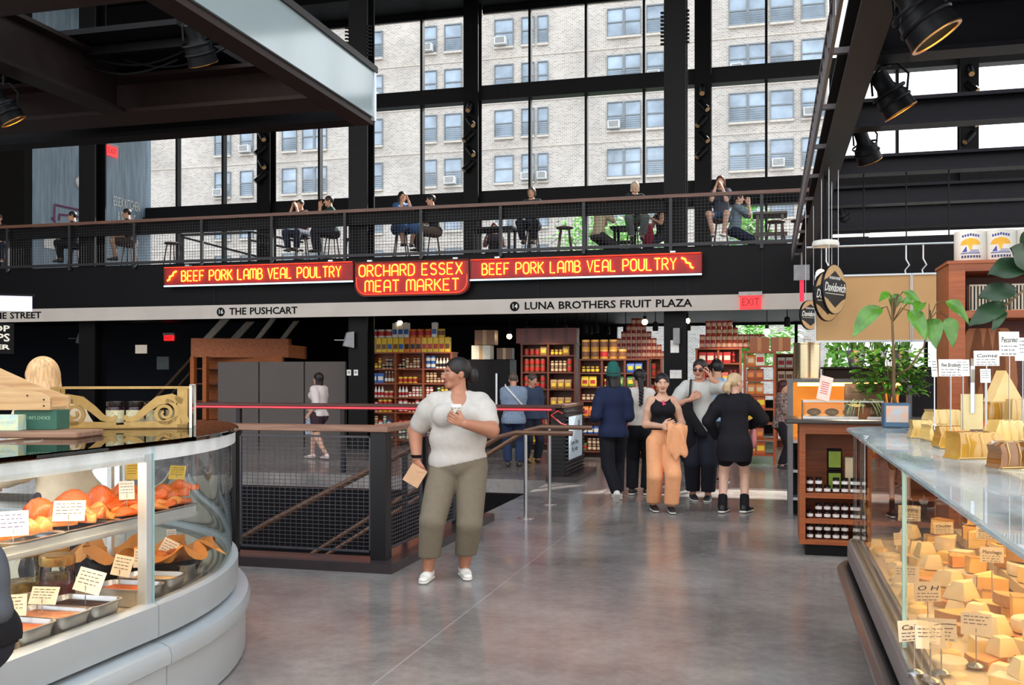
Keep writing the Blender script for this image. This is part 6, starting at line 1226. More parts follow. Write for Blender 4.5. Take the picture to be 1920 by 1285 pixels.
for u0, u1 in ((-4.28, EU-.1), (-6.02, -4.7), (-7.5, -6.2)): mesh_u(u0, u1, EV0, .14, 1.05).build('mesh_panel', M_MESH, en)
for v0, v1 in ((EV0+.1, 8.28), (8.42, 9.25)):
    b = mesh_u(v0, v1, 0, .14, 1.05); b.v = [(EU+y, x, z) for x, y, z in b.v]; b.build('mesh_panel', M_MESH, en)
b = MB(); b.box((EU-.03, 9.33, .05), (EU+.05, EV1-.02, 1.05)); 
for k in range(14): b.box((EU+.05, 9.36, .12+k*.065), (EU+.07, EV1-.05, .15+k*.065))
b.build('end_panel', M_POST, en)
b = MB(); b.box((EU+.071, 9.45, .35), (EU+.08, 9.98, .98)); b.build('notice_board', mat('notice_blue_white', (206, 222, 230), .4, 0, .03), en)
b = MB(); b.box((EU-.1, EV2+.08, .06), (EU+.1, EVF, 1.07))
for k in range(17): b.box((EU+.1, EV2+.1, .1+k*.056), (EU+.13, EVF-.02, .125+k*.056)); b.box((EU-.08, EV2+.055, .1+k*.056), (EU+.1, EV2+.08, .125+k*.056))
b.build('end_cabinet', M_POST, en)
sg = thing('notice_board', 'pale blue notice reading Explore More, Play Today on the end of the stair guard', 'notice', (EU+.135, EV2+.8, .3), math.pi/2)
b = MB(); b.box((-.55, 0, 0), (.5, .004, .64)); b.v = [(x, -y, z) for x, y, z in b.v]; b.build('board', mat('notice_pale', (206, 222, 232), .4, 0, .03), sg, local=True)
for i, s in enumerate(('Explore More,', 'Play Today')): text_mesh('line', s, .11, Matrix.Translation((-.1, -.006, .24-.1*i)) @ Matrix.Rotation(math.pi/2, 4, 'X'), mat('notice_ink', (96, 104, 112), .6), sg, .0006, local=True, fit=.6 if i == 0 else .45)
b = MB(); b.tube([(.2, -.006, .40), (.22, -.006, .52), (.16, -.006, .56), (.25, -.006, .47), (.28, -.006, .58), (.2, -.006, .5), (.27, -.006, .40)], .004, 5); b.build('line_drawing', mat('notice_ink', (96, 104, 112), .6), sg, local=True)
q = MB(); q.tube([(EU+.1, EV2-.02, 1.0), (EU+.05, EV2-.12, 1.04), (EU-.04, EV2-.16, .98), (EU+.1, EV2-.14, .86), (EU+.2, EV2-.1, .82)], .012, 6); tag(q.build('red_cable', mat('red_ribbon', (226, 60, 62), .5)), 'red and white cable looped at the corner of the far guard rail', 'cable')
# stair flight going down and its wooden handrails
sf = thing('stair_flight', 'dark stair flight descending inside the guard opening', 'stairs', (EU, 11.5, 0))
b = MB()
for k in range(14): b.box((HU1-.29*(k+1), 10.3, -.18*(k+1)-.16), (HU1-.29*k, 12.5, -.18*(k+1)))
b.build('steps', mat('step_grey', (58, 56, 60), .6), sf)
M_HR = wood('handrail_oak', (120, 84, 60), (88, 58, 42), .4, 0)
for v in (10.35, 11.55):
    hr = thing('stair_handrail', 'brown wooden stair handrail on steel posts at the %s side of the steps' % ('near' if v < 11 else 'far'), 'handrail', (EU, v, 0)); b = MB(); x0 = EU+.35; b.tube([(x0+.62, v, .93), (x0, v, .93), (x0-.2, v, .88), (x0-3.2, v, -.98)], .028, 8); b.build('rail', M_HR, hr, smooth=True)
    b = MB(); b.cyl((x0+.1, v, 0), (x0+.1, v, .92), .02, seg=10); b.lathe([(.09, 0), (.09, .008), (.03, .015)], (x0+.1, v, 0), 16); b.build('post', M_STEEL, hr, smooth=True)
hr = thing('stair_handrail', 'sloping brown handrail fixed inside the stairwell behind the near mesh', 'handrail', (-5, HV0+.3, 0)); b = MB(); b.tube([(-3.1, 8.4, .92), (-4.6, 8.4, .16), (-6.4, 8.4, -.85)], .03, 8); b.build('rail', M_HR, hr, smooth=True); b = MB(); b.box((-3.25, 8.38, -2), (-3.21, 8.42, .86)); b.box((-5.2, 8.38, -2), (-5.16, 8.42, -.2)); b.build('bracket', M_POST, hr)
# ================================================================== back of the hall: panels and the brown kiosk
gp = thing('panel_screen', 'row of brown-grey hoarding panels behind the far guard rail', 'partition', (-9, 19.4, 0))
def bu(px, v): return at_v(px, 700, v)[0]
for i, (a, c_) in enumerate(((408, 485), (486, 570), (571, 648))):
    b = MB(); b.box((bu(a, 19.6)+.01, 19.6, 0), (bu(c_, 19.6)-.01, 19.68, 1.86)); b.build('panel', mat('hoarding_taupe', (92, 84, 80), .7, 0, .04, 2), gp)
kk = thing('kiosk', 'brown wooden kiosk with deep fascia and open shelves behind the grey panels', 'kiosk', (-11, 20.5, 0))
M_KW = wood('kiosk_wood', (184, 100, 40), (146, 74, 24), .5, 0)
k0, k1, k2 = bu(358, 20.0), bu(563, 21.5), bu(596, 22)
b = MB(); b.prism([(k0, 20.0, 1.98), (k1, 20.9, 1.98), (k1, 20.9, 2.42), (k0, 20.0, 2.42)], (0, .15, 0)); b.build('fascia', M_KW, kk)
b = MB(); b.prism([(k1, 20.9, 1.98), (k2, 21.3, 1.95), (k2, 21.3, 2.25), (k1, 20.9, 2.28)], (0, .1, 0)); b.build('side_fascia', M_KW, kk)
b = MB()
for px in (360, 383): b.box((bu(px, 20)-.05, 20.0, 0), (bu(px, 20)+.05, 20.12, 2.0))
b.box((k0, 20.6, 0), (k1, 20.7, 2.0)); b.build('upright', M_KW, kk)
b = MB()
for z in (.5, .95, 1.35, 1.7): b.box((k0, 20.1, z), (bu(410, 20)+.4, 20.6, z+.03))
b.build('shelf', M_SHELFD, kk)
b = MB(); b.box((bu(446, 21), 20.68, 1.85), (bu(470, 21), 20.72, 2.05)); b.build('price_board', M_STEEL, kk)
# escalator-like stair going up to the mezzanine
us = thing('upper_stair', 'dark stair with pale edges rising behind the brown kiosk', 'stairs', (-10, 23, 0))
b = MB()
for v_, du in ((21.6, 0), (22.8, .0)):
    b = MB(); b.prism([(bu(378, 22), v_, 2.2), (bu(430, 22), v_, 2.95), (bu(445, 22), v_, 2.95), (bu(393, 22), v_, 2.2)], (0, .06, 0)); b.build('stringer_edge', mat('pale_edge', (186, 180, 168), .5), us); b = MB(); b.prism([(bu(478, 22), v_, 2.2), (bu(522, 22), v_, 2.95), (bu(531, 22), v_, 2.95), (bu(487, 22), v_, 2.2)], (0, .06, 0)); b.build('stringer_edge', mat('pale_edge', (186, 180, 168), .5), us)
b = MB(); b.prism([(bu(250, 23), 23.4, .5), (bu(350, 23), 23.4, 2.1), (bu(350, 23), 23.4, 2.2), (bu(250, 23), 23.4, .6)], (0, .06, 0)); b.prism([(bu(290, 23), 23.0, .5), (bu(355, 23), 23.0, 1.6), (bu(355, 23), 23.0, 1.66), (bu(290, 23), 23.0, .56)], (0, .06, 0)); b.build('handrail', M_HR, us)
# loudspeakers and small fittings under the mezzanine
def fit(name, lab, cat, px, py, v, w, h, d, m, rz=0):
    p = at_v(px, py, v); t = thing(name, lab, cat, p, rz); b = MB(); b.box((-w/2, 0, -h/2), (w/2, d, h/2)); b.build('case', m, t, local=True); return t
M_GREY = mat('speaker_grey', (150, 148, 150), .6)
for lab, px, py, v in (('grey loudspeaker bracketed to the column beside the intercom', 655, 638, 18.75), ('grey loudspeaker high on the dark wall behind the blonde worker', 150, 635, 23.8)):
    p = at_v(px, py, v); t = thing('loudspeaker', lab, 'loudspeaker', p, .6); b = MB(); b.prism([(-.12, 0, -.12), (.1, 0, -.16), (.1, 0, .18), (-.04, 0, .16)], (0, .16, 0)); b.build('horn', M_GREY, t, local=True); b = MB(); b.box((-.3, .05, -.01), (-.1, .1, .01)); b.build('bracket', M_GREY, t, local=True)
for px, lab in ((654, 'white square intercom plate on the front column, left one'), (667, 'white square intercom plate on the front column, right one')):
    t = fit('intercom_plate', lab, 'switch', px, 699, 18.88, .09, .12, .02, M_WHITE); b = MB(); b.box((-.025, -.004, -.02), (.025, 0, .03)); b.build('button_panel', M_GREY, t, local=True)
for px, py, w_, h_, nm, lab in ((1265, 650, .16, .24, 'notice_sheet', 'white sheet pinned high on the column behind the shoppers'), (1262, 702, .12, .16, 'notice_sheet', 'white plate on the column behind the shoppers, left of two'), (1273, 702, .10, .16, 'notice_sheet', 'white plate on the column behind the shoppers, right of two')): fit(nm, lab, 'notice', px, py, 18.87, w_, h_, .012, M_WHITE)
t = fit('camera_housing', 'grey security camera under the mezzanine at the front column', 'camera', 1268, 630, 18.778, .12, .3, .12, M_GREY)
t = fit('fire_alarm', 'lit white notice panel beside the red exit sign far left', 'notice', 264, 655, 23.969, .36, .24, .03, mat('lit_panel', (226, 214, 196), .5, emit=.4, var=.2)); t = fit('door_plate', 'grey door panel sheet below the far red exit sign', 'notice', 305, 681, 23.969, .38, .36, .03, mat('plate_grey', (130, 140, 142), .6))
lbx = thing('light_box', 'white backlit sign panel cut by the left edge of the picture', 'sign', at_d(-30, 568, 9.5), YAW+.35); b = MB(); b.box((-.5, 0, -.075), (.42, .03, .075)); b.build('lit_face', mat('lit_white', (214, 214, 232), .5, emit=.55, var=0), lbx, local=True); b = MB(); b.box((-.5, -.01, .075), (.44, .04, .095)); b.cyl((-.2, .01, .09), (-.2, .01, 1.2), .008, seg=6); b.build('frame', M_BLK, lbx, local=True)
sb_ = thing('hanging_sign', 'black painted board with cream capitals cut by the left edge', 'sign', at_d(-8, 635, 9.0), YAW+.2); b = MB(); b.box((-.25, 0, -.14), (.15, .02, .14)); b.cyl((-.1, .01, .14), (-.1, .01, 1.9), .006, seg=6); b.build('board', M_INK, sb_, local=True)
for i, (s, h_) in enumerate((('SHOP', .075), ('CUPS', .10), ('OVER', .06))): text_mesh('painted_word', s, h_, Matrix.Translation((-.02, -.004, .09-.085*i)) @ Matrix.Rotation(math.pi/2, 4, 'X'), M_CARD, sb_, .001, local=True, fit=.28, bold=.002)
# ================================================================== grocery shelves
GOODC = {}
def good(kind, c1, c2, s=1.):
    key = (kind, c1, c2)
    if key in GOODC: return GOODC[key]
    b = MB(); m1 = mat('pack_%d_%d_%d' % c1, c1, .45, 0, .08, 30); m2 = mat('pack_%d_%d_%d' % c2, c2, .45, 0, .08, 30); M2 = [m1, m2]
    if kind == 'bottle': b.lathe([(.032, 0), (.034, .01), (.034, .15), (.014, .2), (.013, .235)], (0, 0, 0), 10); b.lathe([(.015, .235), (.015, .26)], (0, 0, 0), 8, mi=1); b.lathe([(.0348, .04), (.0348, .11)], (0, 0, 0), 10, mi=1, caps=False)
    elif kind == 'jar': b.lathe([(.036, 0), (.038, .008), (.038, .085), (.032, .095)], (0, 0, 0), 10); b.lathe([(.034, .095), (.034, .115)], (0, 0, 0), 10, mi=1); b.lathe([(.0388, .02), (.0388, .07)], (0, 0, 0), 10, mi=1, caps=False)
    elif kind == 'can': b.lathe([(.05, 0), (.052, .004), (.052, .136), (.05, .14)], (0, 0, 0), 12); b.lathe([(.053, .03), (.053, .10)], (0, 0, 0), 12, mi=1, caps=False)
    elif kind == 'bigcan': b.lathe([(.075, 0), (.078, .005), (.078, .175), (.075, .18)], (0, 0, 0), 14); b.lathe([(.0795, .04), (.0795, .14)], (0, 0, 0), 14, mi=1, caps=False)
    elif kind == 'box': b.rbox((0, 0, .11), (.15, .07, .22), .004); b.box((-.06, -.0362, .06), (.06, -.035, .15), mi=1)
    elif kind == 'tall': b.rbox((0, 0, .16), (.12, .10, .32), .006); b.box((-.05, -.0515, .07), (.05, -.05, .18), mi=1); b.cyl((0, 0, .32), (0, 0, .34), .03, seg=10, mi=1)
    elif kind == 'bag': b.loft([[(x*w_, y*d_, z) for x, y in ((-1, -1), (1, -1), (1, 1), (-1, 1))] for z, w_, d_ in ((0, .06, .035), (.02, .07, .045), (.14, .068, .04), (.19, .066, .008))]); b.box((-.045, -.046, .05), (.045, -.042, .12), mi=1)
    elif kind == 'carton': b.rbox((0, 0, .15), (.42, .3, .3), .006); b.box((-.04, -.152, .0), (.04, -.15, .3), mi=1)
    o = b.build({'bigcan': 'large_can', 'tall': 'large_tin', 'box': 'boxed_grocery', 'bag': 'grocery_bag', 'carton': 'cardboard_box'}.get(kind, kind), M2, None, smooth=True); GOODC[key] = [o, False]; return GOODC[key]
def put(kind, c1, c2, p, rz, label, cat, group, sc=1.):
    g_ = good(kind, c1, c2)
    if not g_[1]: g_[1] = True; o = g_[0]
    else: o = g_[0].copy(); COL.objects.link(o)
    o.location = p; o.rotation_euler = (0, 0, rz); o.scale = (sc,)*3; tag(o, label, cat, group); return o
WID = {'bottle': .074, 'jar': .082, 'can': .11, 'bigcan': .165, 'box': .158, 'tall': .126, 'bag': .145, 'carton': .44}
CAT = {'bottle': 'bottle', 'jar': 'jar', 'can': 'can', 'bigcan': 'can', 'box': 'box', 'tall': 'tin', 'bag': 'bag', 'carton': 'cardboard box'}
def cname(c):
    r, g_, b_ = c; mx, mn = max(c), min(c)
    if mx-mn < 28: return 'white' if mx > 190 else ('grey' if mx > 90 else 'black')
    if b_ == mx: return 'blue'
    if g_ == mx and g_ > r+12: return 'green'
    if r > 200 and g_ > 160: return 'yellow'
    if r > 200 and g_ > 95: return 'orange'
    if r > 150 and g_ < 80: return 'red'
    return 'brown'
NMK = {'bottle': 'bottle', 'jar': 'jar', 'can': 'tin can', 'bigcan': 'large can', 'box': 'packet', 'tall': 'tall oil tin', 'bag': 'bag', 'carton': 'cardboard box'}
HGT = {'jar': .116, 'can': .1405, 'box': .2205, 'bag': .5, 'bottle': .5, 'tall': .5, 'bigcan': .5, 'carton': .5}
def fill(x0, x1, v, z, items, where, rz=0, seed=0, gap=.006, sc=1., axis='u', sign=1, clear=.32):
    r2 = random.Random(seed); x = x0; i = 0; run = None
    while True:
        if run is None or run[1] == 0: it = items[r2.randrange(len(items))]; run = [it, r2.randint(1, 4)]
        k, c1, c2 = run[0]; run[1] -= 1; w_ = WID[k]*sc+gap
        if x+w_ > x1: break
        p = (x+w_/2, v, z) if axis == 'u' else (v, x+w_/2, z)
        nm = '%s %s on %s' % (cname(c1), NMK[k], where); put(k, c1, c2, p, rz+r2.uniform(-.05, .05), nm, CAT[k], nm, sc); q = 1
        while (q+1)*HGT[k]*sc < clear-.02 and r2.random() < .85: put(k, c1, c2, (p[0], p[1], z+q*HGT[k]*sc), rz+r2.uniform(-.05, .05), nm, CAT[k], nm, sc); q += 1
        x += w_; i += 1
R1, Y1, G1, B1, W1, O1, N1, K1, C1 = (186, 40, 38), (236, 196, 52), (62, 122, 58), (44, 96, 172), (228, 224, 214), (226, 130, 50), (120, 74, 44), (36, 30, 32), (214, 190, 150)
def rack(label, x0, x1, v, levels, depth_, m, ncol=1, base=0., back=True, name='shelf_unit', plinth=.08):
    t = thing(name, label, 'shelves', ((x0+x1)/2, v, base)); b = MB(); xs_ = [x0+(x1-x0)*i/ncol for i in range(ncol+1)]
    for i in range(ncol+1): x = x0+(x1-x0)*i/ncol; b.box((x-.02, v, base), (x+.02, v+depth_-.021, levels[-1]-.001))
    b.build('upright', m, t); 
    for z in levels:
        b = MB()
        if z == levels[-1]: b.box((x0-.03, v-.01, z+.0), (x1+.03, v+depth_, z+.03))
        else: b.box((x0+.02, v+.006, z), (x1-.02, v+depth_-.02, z+.03))
        b.build('shelf', m, t)
    if back: b = MB(); b.box((x0, v+depth_-.02, base), (x1, v+depth_, levels[-1])); b.build('back_board', m, t)
    return t
V1 = 20.2
s0, s1 = bu(690, V1), bu(846, V1)
LV1 = [.12, .40, .72, 1.05, 1.36, 1.68, 2.04]
rack('three-column cherry wood grocery shelves behind the woman in white tee', s0, s1, V1, LV1, .4, M_SHELF, 3)
EXTRA = [[('jar', (96, 30, 24), C1), ('bag', C1, N1)], [('jar', G1, W1), ('can', B1, W1)], [('can', Y1, R1), ('jar', (60, 34, 28), Y1)]]
SETS = [[('jar', R1, W1), ('jar', N1, W1), ('box', R1, C1)], [('jar', R1, Y1), ('can', R1, W1), ('jar', N1, C1)], [('jar', W1, R1), ('can', R1, W1), ('jar', C1, R1)], [('jar', W1, G1), ('bottle', W1, R1), ('jar', R1, W1), ('can', C1, R1)], [('box', B1, W1), ('bottle', N1, W1), ('jar', N1, Y1), ('bag', B1, W1)], [('bottle', W1, K1), ('bottle', K1, W1), ('jar', C1, K1)]]
wn_ = ['lowest', 'second lowest', 'third', 'fourth', 'fifth', 'top']
for li in range(6):
    for c_ in range(3):
        xa = s0+(s1-s0)*c_/3+.03; xb = s0+(s1-s0)*(c_+1)/3-.03; fill(xa, xb, V1+.1, LV1[li]+.031, SETS[li]+EXTRA[(li+c_) % 3], 'the %s shelf, %s column, of the three-column shelves' % (wn_[li], ('left', 'middle', 'right')[c_]), seed=li*7+c_, sc=.98, clear=LV1[li+1]-LV1[li]-.03)
for lev, (za, n) in enumerate(((LV1[-1]+.031, 1), (LV1[-1]+.031+.325, 2))):
    fill(s0+.02 + .0*lev, s1-.02, V1+.12, za, [('tall', Y1, R1), ('tall', Y1, N1), ('tall', O1, K1), ('tall', Y1, B1)] if lev == 0 else [('bigcan', Y1, N1), ('bigcan', O1, R1), ('tall', W1, B1), ('bigcan', W1, R1)], ('the lower row' if lev == 0 else 'the upper row')+' stacked on top of the cherry shelves', seed=40+lev, gap=.008)
# boxes and dark fridge between shelves
fr = thing('drinks_fridge', 'tall black appliance beside the cherry shelves behind the shopper heads', 'fridge', (bu(915, 20), 20.0, 0)); b = MB(); b.rbox((bu(915, 20), 20.3, .95), (.95, .6, 1.9), .02); b.build('cabinet', M_BLK, fr); b = MB(); b.box((bu(932, 20)-.02, 19.95, .9), (bu(932, 20)+.02, 19.99, 1.6)); b.build('handle', M_STEEL, fr)
for px, z, c1, sc_, lab in ((905, 1.901, (206, 200, 186), 1.0, 'pale flat cardboard box on the black appliance'), (912, 2.21, (130, 84, 52), 1.05, 'brown cardboard box stacked over the pale one'), (948, 1.901, (96, 66, 44), .8, 'small dark cardboard box on the right of the black appliance')): put('carton', c1, (170, 140, 100), (bu(px, 20.2), 20.2, z), .03, lab, 'cardboard box', None, sc_)
V2 = 19.9
s0, s1 = bu(978, V2), bu(1078, V2); LV2 = [.12, .5, .88, 1.25, 1.6, 1.95, 2.2]
rack('dark red-brown two-column shelves left of the coffee display', s0, s1, V2, LV2, .4, M_SHELFD, 2)
for li in range(6): 
    for c_ in range(2): fill(s0+(s1-s0)*c_/2+.03, s0+(s1-s0)*(c_+1)/2-.03, V2+.1, LV2[li]+.031, [('jar', N1, Y1), ('can', N1, R1), ('bag', (150, 110, 50), Y1), ('jar', (90, 40, 30), C1)], '%s shelf, %s column, of the dark brown shelves' % (wn_[li], ('left', 'right')[c_]), seed=70+li*3+c_, clear=LV2[li+1]-LV2[li]-.03)
for i, px in enumerate((990, 1015, 1040, 1064)): put('carton', (104, 44, 36), (80, 34, 30), (bu(px, V2+.2), V2+.2, LV2[-1]+.031), 0, 'dark red crate on top of the dark red-brown shelves', 'crate', 'dark red crates on the shelves', 1.05)
# colourful coffee display in front of the shoppers
V3_ = 18.3
s0, s1 = bu(1086, V3_), bu(1215, V3_); LV3 = [.1, .42, .75, 1.05, 1.32, 1.58, 1.84]
rack('bright grocery display of coffee packs the shoppers stand at', s0, s1, V3_, LV3, .35, M_SHELFD, 3)
SET3 = [[('can', R1, W1), ('can', G1, R1)], [('box', B1, W1), ('box', R1, W1)], [('box', R1, W1), ('box', K1, W1), ('bag', O1, R1)], [('box', Y1, R1), ('bag', O1, W1), ('box', R1, Y1)], [('bag', G1, Y1), ('bag', Y1, R1), ('box', B1, W1)], [('box', B1, W1), ('bag', B1, Y1), ('bag', W1, B1)]]
for li in range(6):
    for c_ in range(3): fill(s0+(s1-s0)*c_/3+.025, s0+(s1-s0)*(c_+1)/3-.025, V3_+.09, LV3[li]+.031, SET3[li]+EXTRA[(li+c_) % 3], '%s shelf, %s column, of the coffee display' % (wn_[li], ('left', 'middle', 'right')[c_]), seed=90+li*3+c_, clear=LV3[li+1]-LV3[li]-.03)
fill(s0+.02, s1-.3, V3_+.12, LV3[-1]+.031, [('bigcan', (206, 150, 60), N1), ('bigcan', (206, 160, 70), R1)], 'the lower row on top of the coffee display', seed=120, gap=.01); fill(s0+.02, s1-.5, V3_+.12, LV3[-1]+.215, [('bigcan', (206, 150, 60), N1)], 'the upper row on top of the coffee display', seed=121, gap=.01)
V4 = 20.6
s0, s1 = bu(1142, V4), bu(1240, V4); LV4 = [.12, .6, 1.05, 1.5, 1.9]
rack('cherry wood shelves topped by a stepped pyramid of red cans', s0, s1, V4, LV4, .42, M_SHELF, 2)
for li in range(4): fill(s0+.03, s1-.03, V4+.1, LV4[li]+.031, [('jar', R1, C1), ('jar', O1, N1), ('can', N1, R1)], 'the %s shelf under the stepped can pyramid' % wn_[li], seed=130+li, clear=.4)
n0 = 12
for k in range(6):
    for i in range(n0-2*k): 
        x = (s0+s1)/2+(i-(n0-2*k-1)/2)*.108; put('can', (150, 52, 44), (214, 170, 150), (x, V4+.2, LV4[-1]+.031+k*.1402), i*.7, 'red can in the stepped pyramid above the shoppers', 'can', 'cans of the stepped pyramid', 1.0)
V5 = 20.2
s0, s1 = bu(1306, V5), bu(1388, V5); LV5 = [.12, .55, .98, 1.4, 1.78, 2.08]
rack('cherry wood shelves with red packs behind the man on the phone', s0, s1, V5, LV5, .42, M_SHELF, 2)
for li in range(5): fill(s0+.03, s1-.03, V5+.1, LV5[li]+.031, [('can', R1, K1), ('box', R1, W1), ('jar', K1, R1), ('bag', (170, 50, 40), Y1)], 'the %s shelf behind the man on the phone' % wn_[li], seed=150+li, clear=LV5[li+1]-LV5[li]-.03)
for k in range(4):
    for i in range(12 if k < 2 else 8-k): put('can', (176, 58, 48), (220, 180, 160), (s0+.1+i*.108+(.12 if k > 1 else 0), V5+.2, LV5[-1]+.031+k*.1402), i*.5, 'red can in the square stack right of the front column', 'can', 'cans of the square stack')
# bread rack of orange trays
V6 = 17.6
s0, s1 = bu(1396, V6), bu(1452, V6); LV6 = [.15, .42, .7, .95, 1.2, 1.45, 1.7, 1.95]
rack('orange wooden rack of loaves and cartons beside the blonde woman', s0, s1, V6, LV6, .5, wood('rack_orange', (176, 84, 36), (140, 60, 24), .45, 0), 1, back=False)
for li in range(7): fill(s0+.03, s1-.03, V6+.1, LV6[li]+.031, [('bag', (206, 120, 50), C1), ('box', (226, 214, 190), R1), ('box', (190, 90, 40), Y1), ('bag', (170, 84, 40), O1)], 'the %s level of the orange bread rack' % (wn_+['very top'])[li], seed=170+li, clear=.22)
for i in range(2): put('carton', (150, 84, 46), (180, 120, 70), (s0+.25+i*.36, V6+.22, LV6[-1]+.031), 0, 'brown carton on top of the orange bread rack', 'cardboard box', 'cartons on the bread rack', .8)
V7 = 22.0
s0, s1 = bu(1455, V7), bu(1500, V7); rack('pale shelves with papers right of the bread rack', s0, s1, V7, [.15, .6, 1.0, 1.4, 1.7, 2.0], .4, M_SHELF, 1)
for li, z in enumerate((.15, .6, 1.0, 1.4, 1.7)): fill(s0+.03, s1-.03, V7+.1, z+.031, [('box', W1, R1), ('box', (226, 200, 170), N1)], 'the %s shelf right of the bread rack' % wn_[li], seed=190+li, clear=.28)
# pendant bulbs and small track heads under the mezzanine
def bulb(px, py, v, lab):
    p = at_v(px, py, v); t = thing('pendant_bulb', lab, 'lamp', p); b = MB(); b.sph((0, 0, 0), .06, 12, 8); b.build('bulb', mat('bulb_warm', (255, 226, 170), .4, emit=14, var=0, ecol=(255, 214, 150)), t, smooth='all', local=True); b = MB(); b.cyl((0, 0, .05), (0, 0, .12), .035, seg=10); b.cyl((0, 0, .12), (0, 0, 3.0-p[2]), .008, seg=6); b.build('socket', M_BLK, t, local=True)
bulb(955, 631, 20.5, 'glowing bulb above the plaid shopper'); bulb(986, 633, 21.5, 'glowing bulb right of the first one above the plaid shopper'); bulb(1209, 604, 19.6, 'glowing bulb left of the front column'); bulb(1288, 602, 19.3, 'glowing bulb just right of the front column'); bulb(1438, 622, 18.9, 'glowing bulb below the red exit sign'); bulb(750, 606, 20.3, 'small glowing bulb over the yellow tins')
th = None
for i, (px, v) in enumerate(((988, 21.5), (1044, 22), (1060, 21.0), (1082, 22), (1097, 21.2), (1106, 21.8), (1118, 21.2), (1139, 22), (1173, 21.5), (1229, 20.6), (1290, 20.6), (1476, 19.5))):
    p = at_v(px, 612, v); p[2] = 2.58
    if th is None:
        th = thing('hanging_spotlight', 'x', 'spotlight', (0, 0, 0)); b = MB(); b.lathe([(.03, .1), (.055, .08), (.06, -.08), (.05, -.09)], (0, 0, 0), 10); b.build('lamp_housing', M_BLK, th, smooth=True, local=True); b = MB(); b.cyl((0, 0, .1), (0, 0, .42), .01, seg=6); b.build('stem', M_BLK, th, local=True)
    first_or_dup(th, p, .3*i, 'small black track head hanging over the grocery shelves', 'small track heads over the grocery', USED)
# ================================================================== stalls beyond the cheese case
def jarlet():
    t = thing('small_jar', 'x', 'jar', (0, 0, 0)); b = MB(); b.lathe([(.026, 0), (.028, .004), (.028, .042), (.024, .05)], (0, 0, 0), 12); b.build('jar_body', mat('jam_dark', (56, 24, 22), .12), t, smooth=True, local=True)
    b = MB(); b.lathe([(.027, .05), (.027, .064), (.001, .065)], (0, 0, 0), 12); b.build('lid', mat('lid_black', (26, 22, 22), .4), t, smooth=True, local=True); b = MB(); b.lathe([(.0284, .01), (.0284, .036)], (0, 0, 0), 12, caps=False); b.build('paper_label', M_WHITE, t, local=True); return t
jl_ = jarlet()
js0 = fl(1499, 1043); jx0, jx1, jv = js0[0], js0[0]+1.12, js0[1]+.02
js = thing('jar_cabinet', 'open cherry wood cabinet of small jars and green tins at the end of the aisle', 'cabinet', (jx0, jv, 0))
b = MB(); b.box((jx0+.05, jv+.05, 0), (jx1, jv+.6, .10)); b.build('plinth', M_BLK, js)
b = MB(); b.box((jx0, jv, .10), (jx0+.05, jv+.6, 1.14)); b.box((jx1-.04, jv, .10), (jx1, jv+.6, 1.14)); b.box((jx0+.05, jv+.561, .1), (jx1-.04, jv+.599, 1.139)); b.build('carcass', M_CAB, js)
JZ = [.10, .28, .50, .93]
for z in JZ[:3]: b = MB(); b.box((jx0+.05, jv+.004, z), (jx1-.04, jv+.56, z+.04)); b.build('shelf', M_CAB, js)
b = MB(); b.box((jx0+.05, jv+.004, 1.05), (jx1-.04, jv+.05, 1.139)); b.build('apron', M_CAB, js)
b = MB(); b.rbox(((jx0+jx1)/2-.02, jv+.28, 1.16), (jx1-jx0+.2, .72, .04), .02); b.build('worktop', mat('slate_top', (64, 60, 58), .25, 0, .1), js)
for si, (z, n, rows) in enumerate(((JZ[0]+.041, 5, 2), (JZ[1]+.041, 6, 2), (JZ[2]+.041, 6, 2))):
    for i in range(n):
        for k in range(rows):
            if (i*3+k*2+si) % 7 == 3 and k: continue
            first_or_dup(jl_, (jx0+.09+i*.072, jv+.09, z+k*.0655), i*.9, 'small dark jar with white label on the %s shelf of the jar cabinet' % ('lowest', 'middle', 'upper')[si], 'small jars on the %s shelf of the cabinet' % ('lowest', 'middle', 'upper')[si], USED)
for k, z in enumerate((JZ[2]+.041, JZ[2]+.041+.19)):
    t = thing('green_tin', 'square black and lime green tin in the jar cabinet, %s of two' % ('lower', 'upper')[k], 'tin', (jx0+.30, jv+.22, z)); b = MB(); b.rbox((0, 0, .09), (.12, .08, .18), .004); b.build('tin_body', M_INK, t, local=True); b = MB(); b.box((-.05, -.043, .02), (.05, -.041, .16)); b.build('green_label', mat('lime_label', (128, 150, 40), .5), t, local=True)
t = thing('box_tin', 'pale upright carton beside the green tins in the jar cabinet', 'box', (jx0+.42, jv+.2, JZ[2]+.041)); b = MB(); b.rbox((0, 0, .15), (.07, .12, .30), .004); b.build('carton', mat('carton_pale', (206, 186, 150), .6), t, local=True)
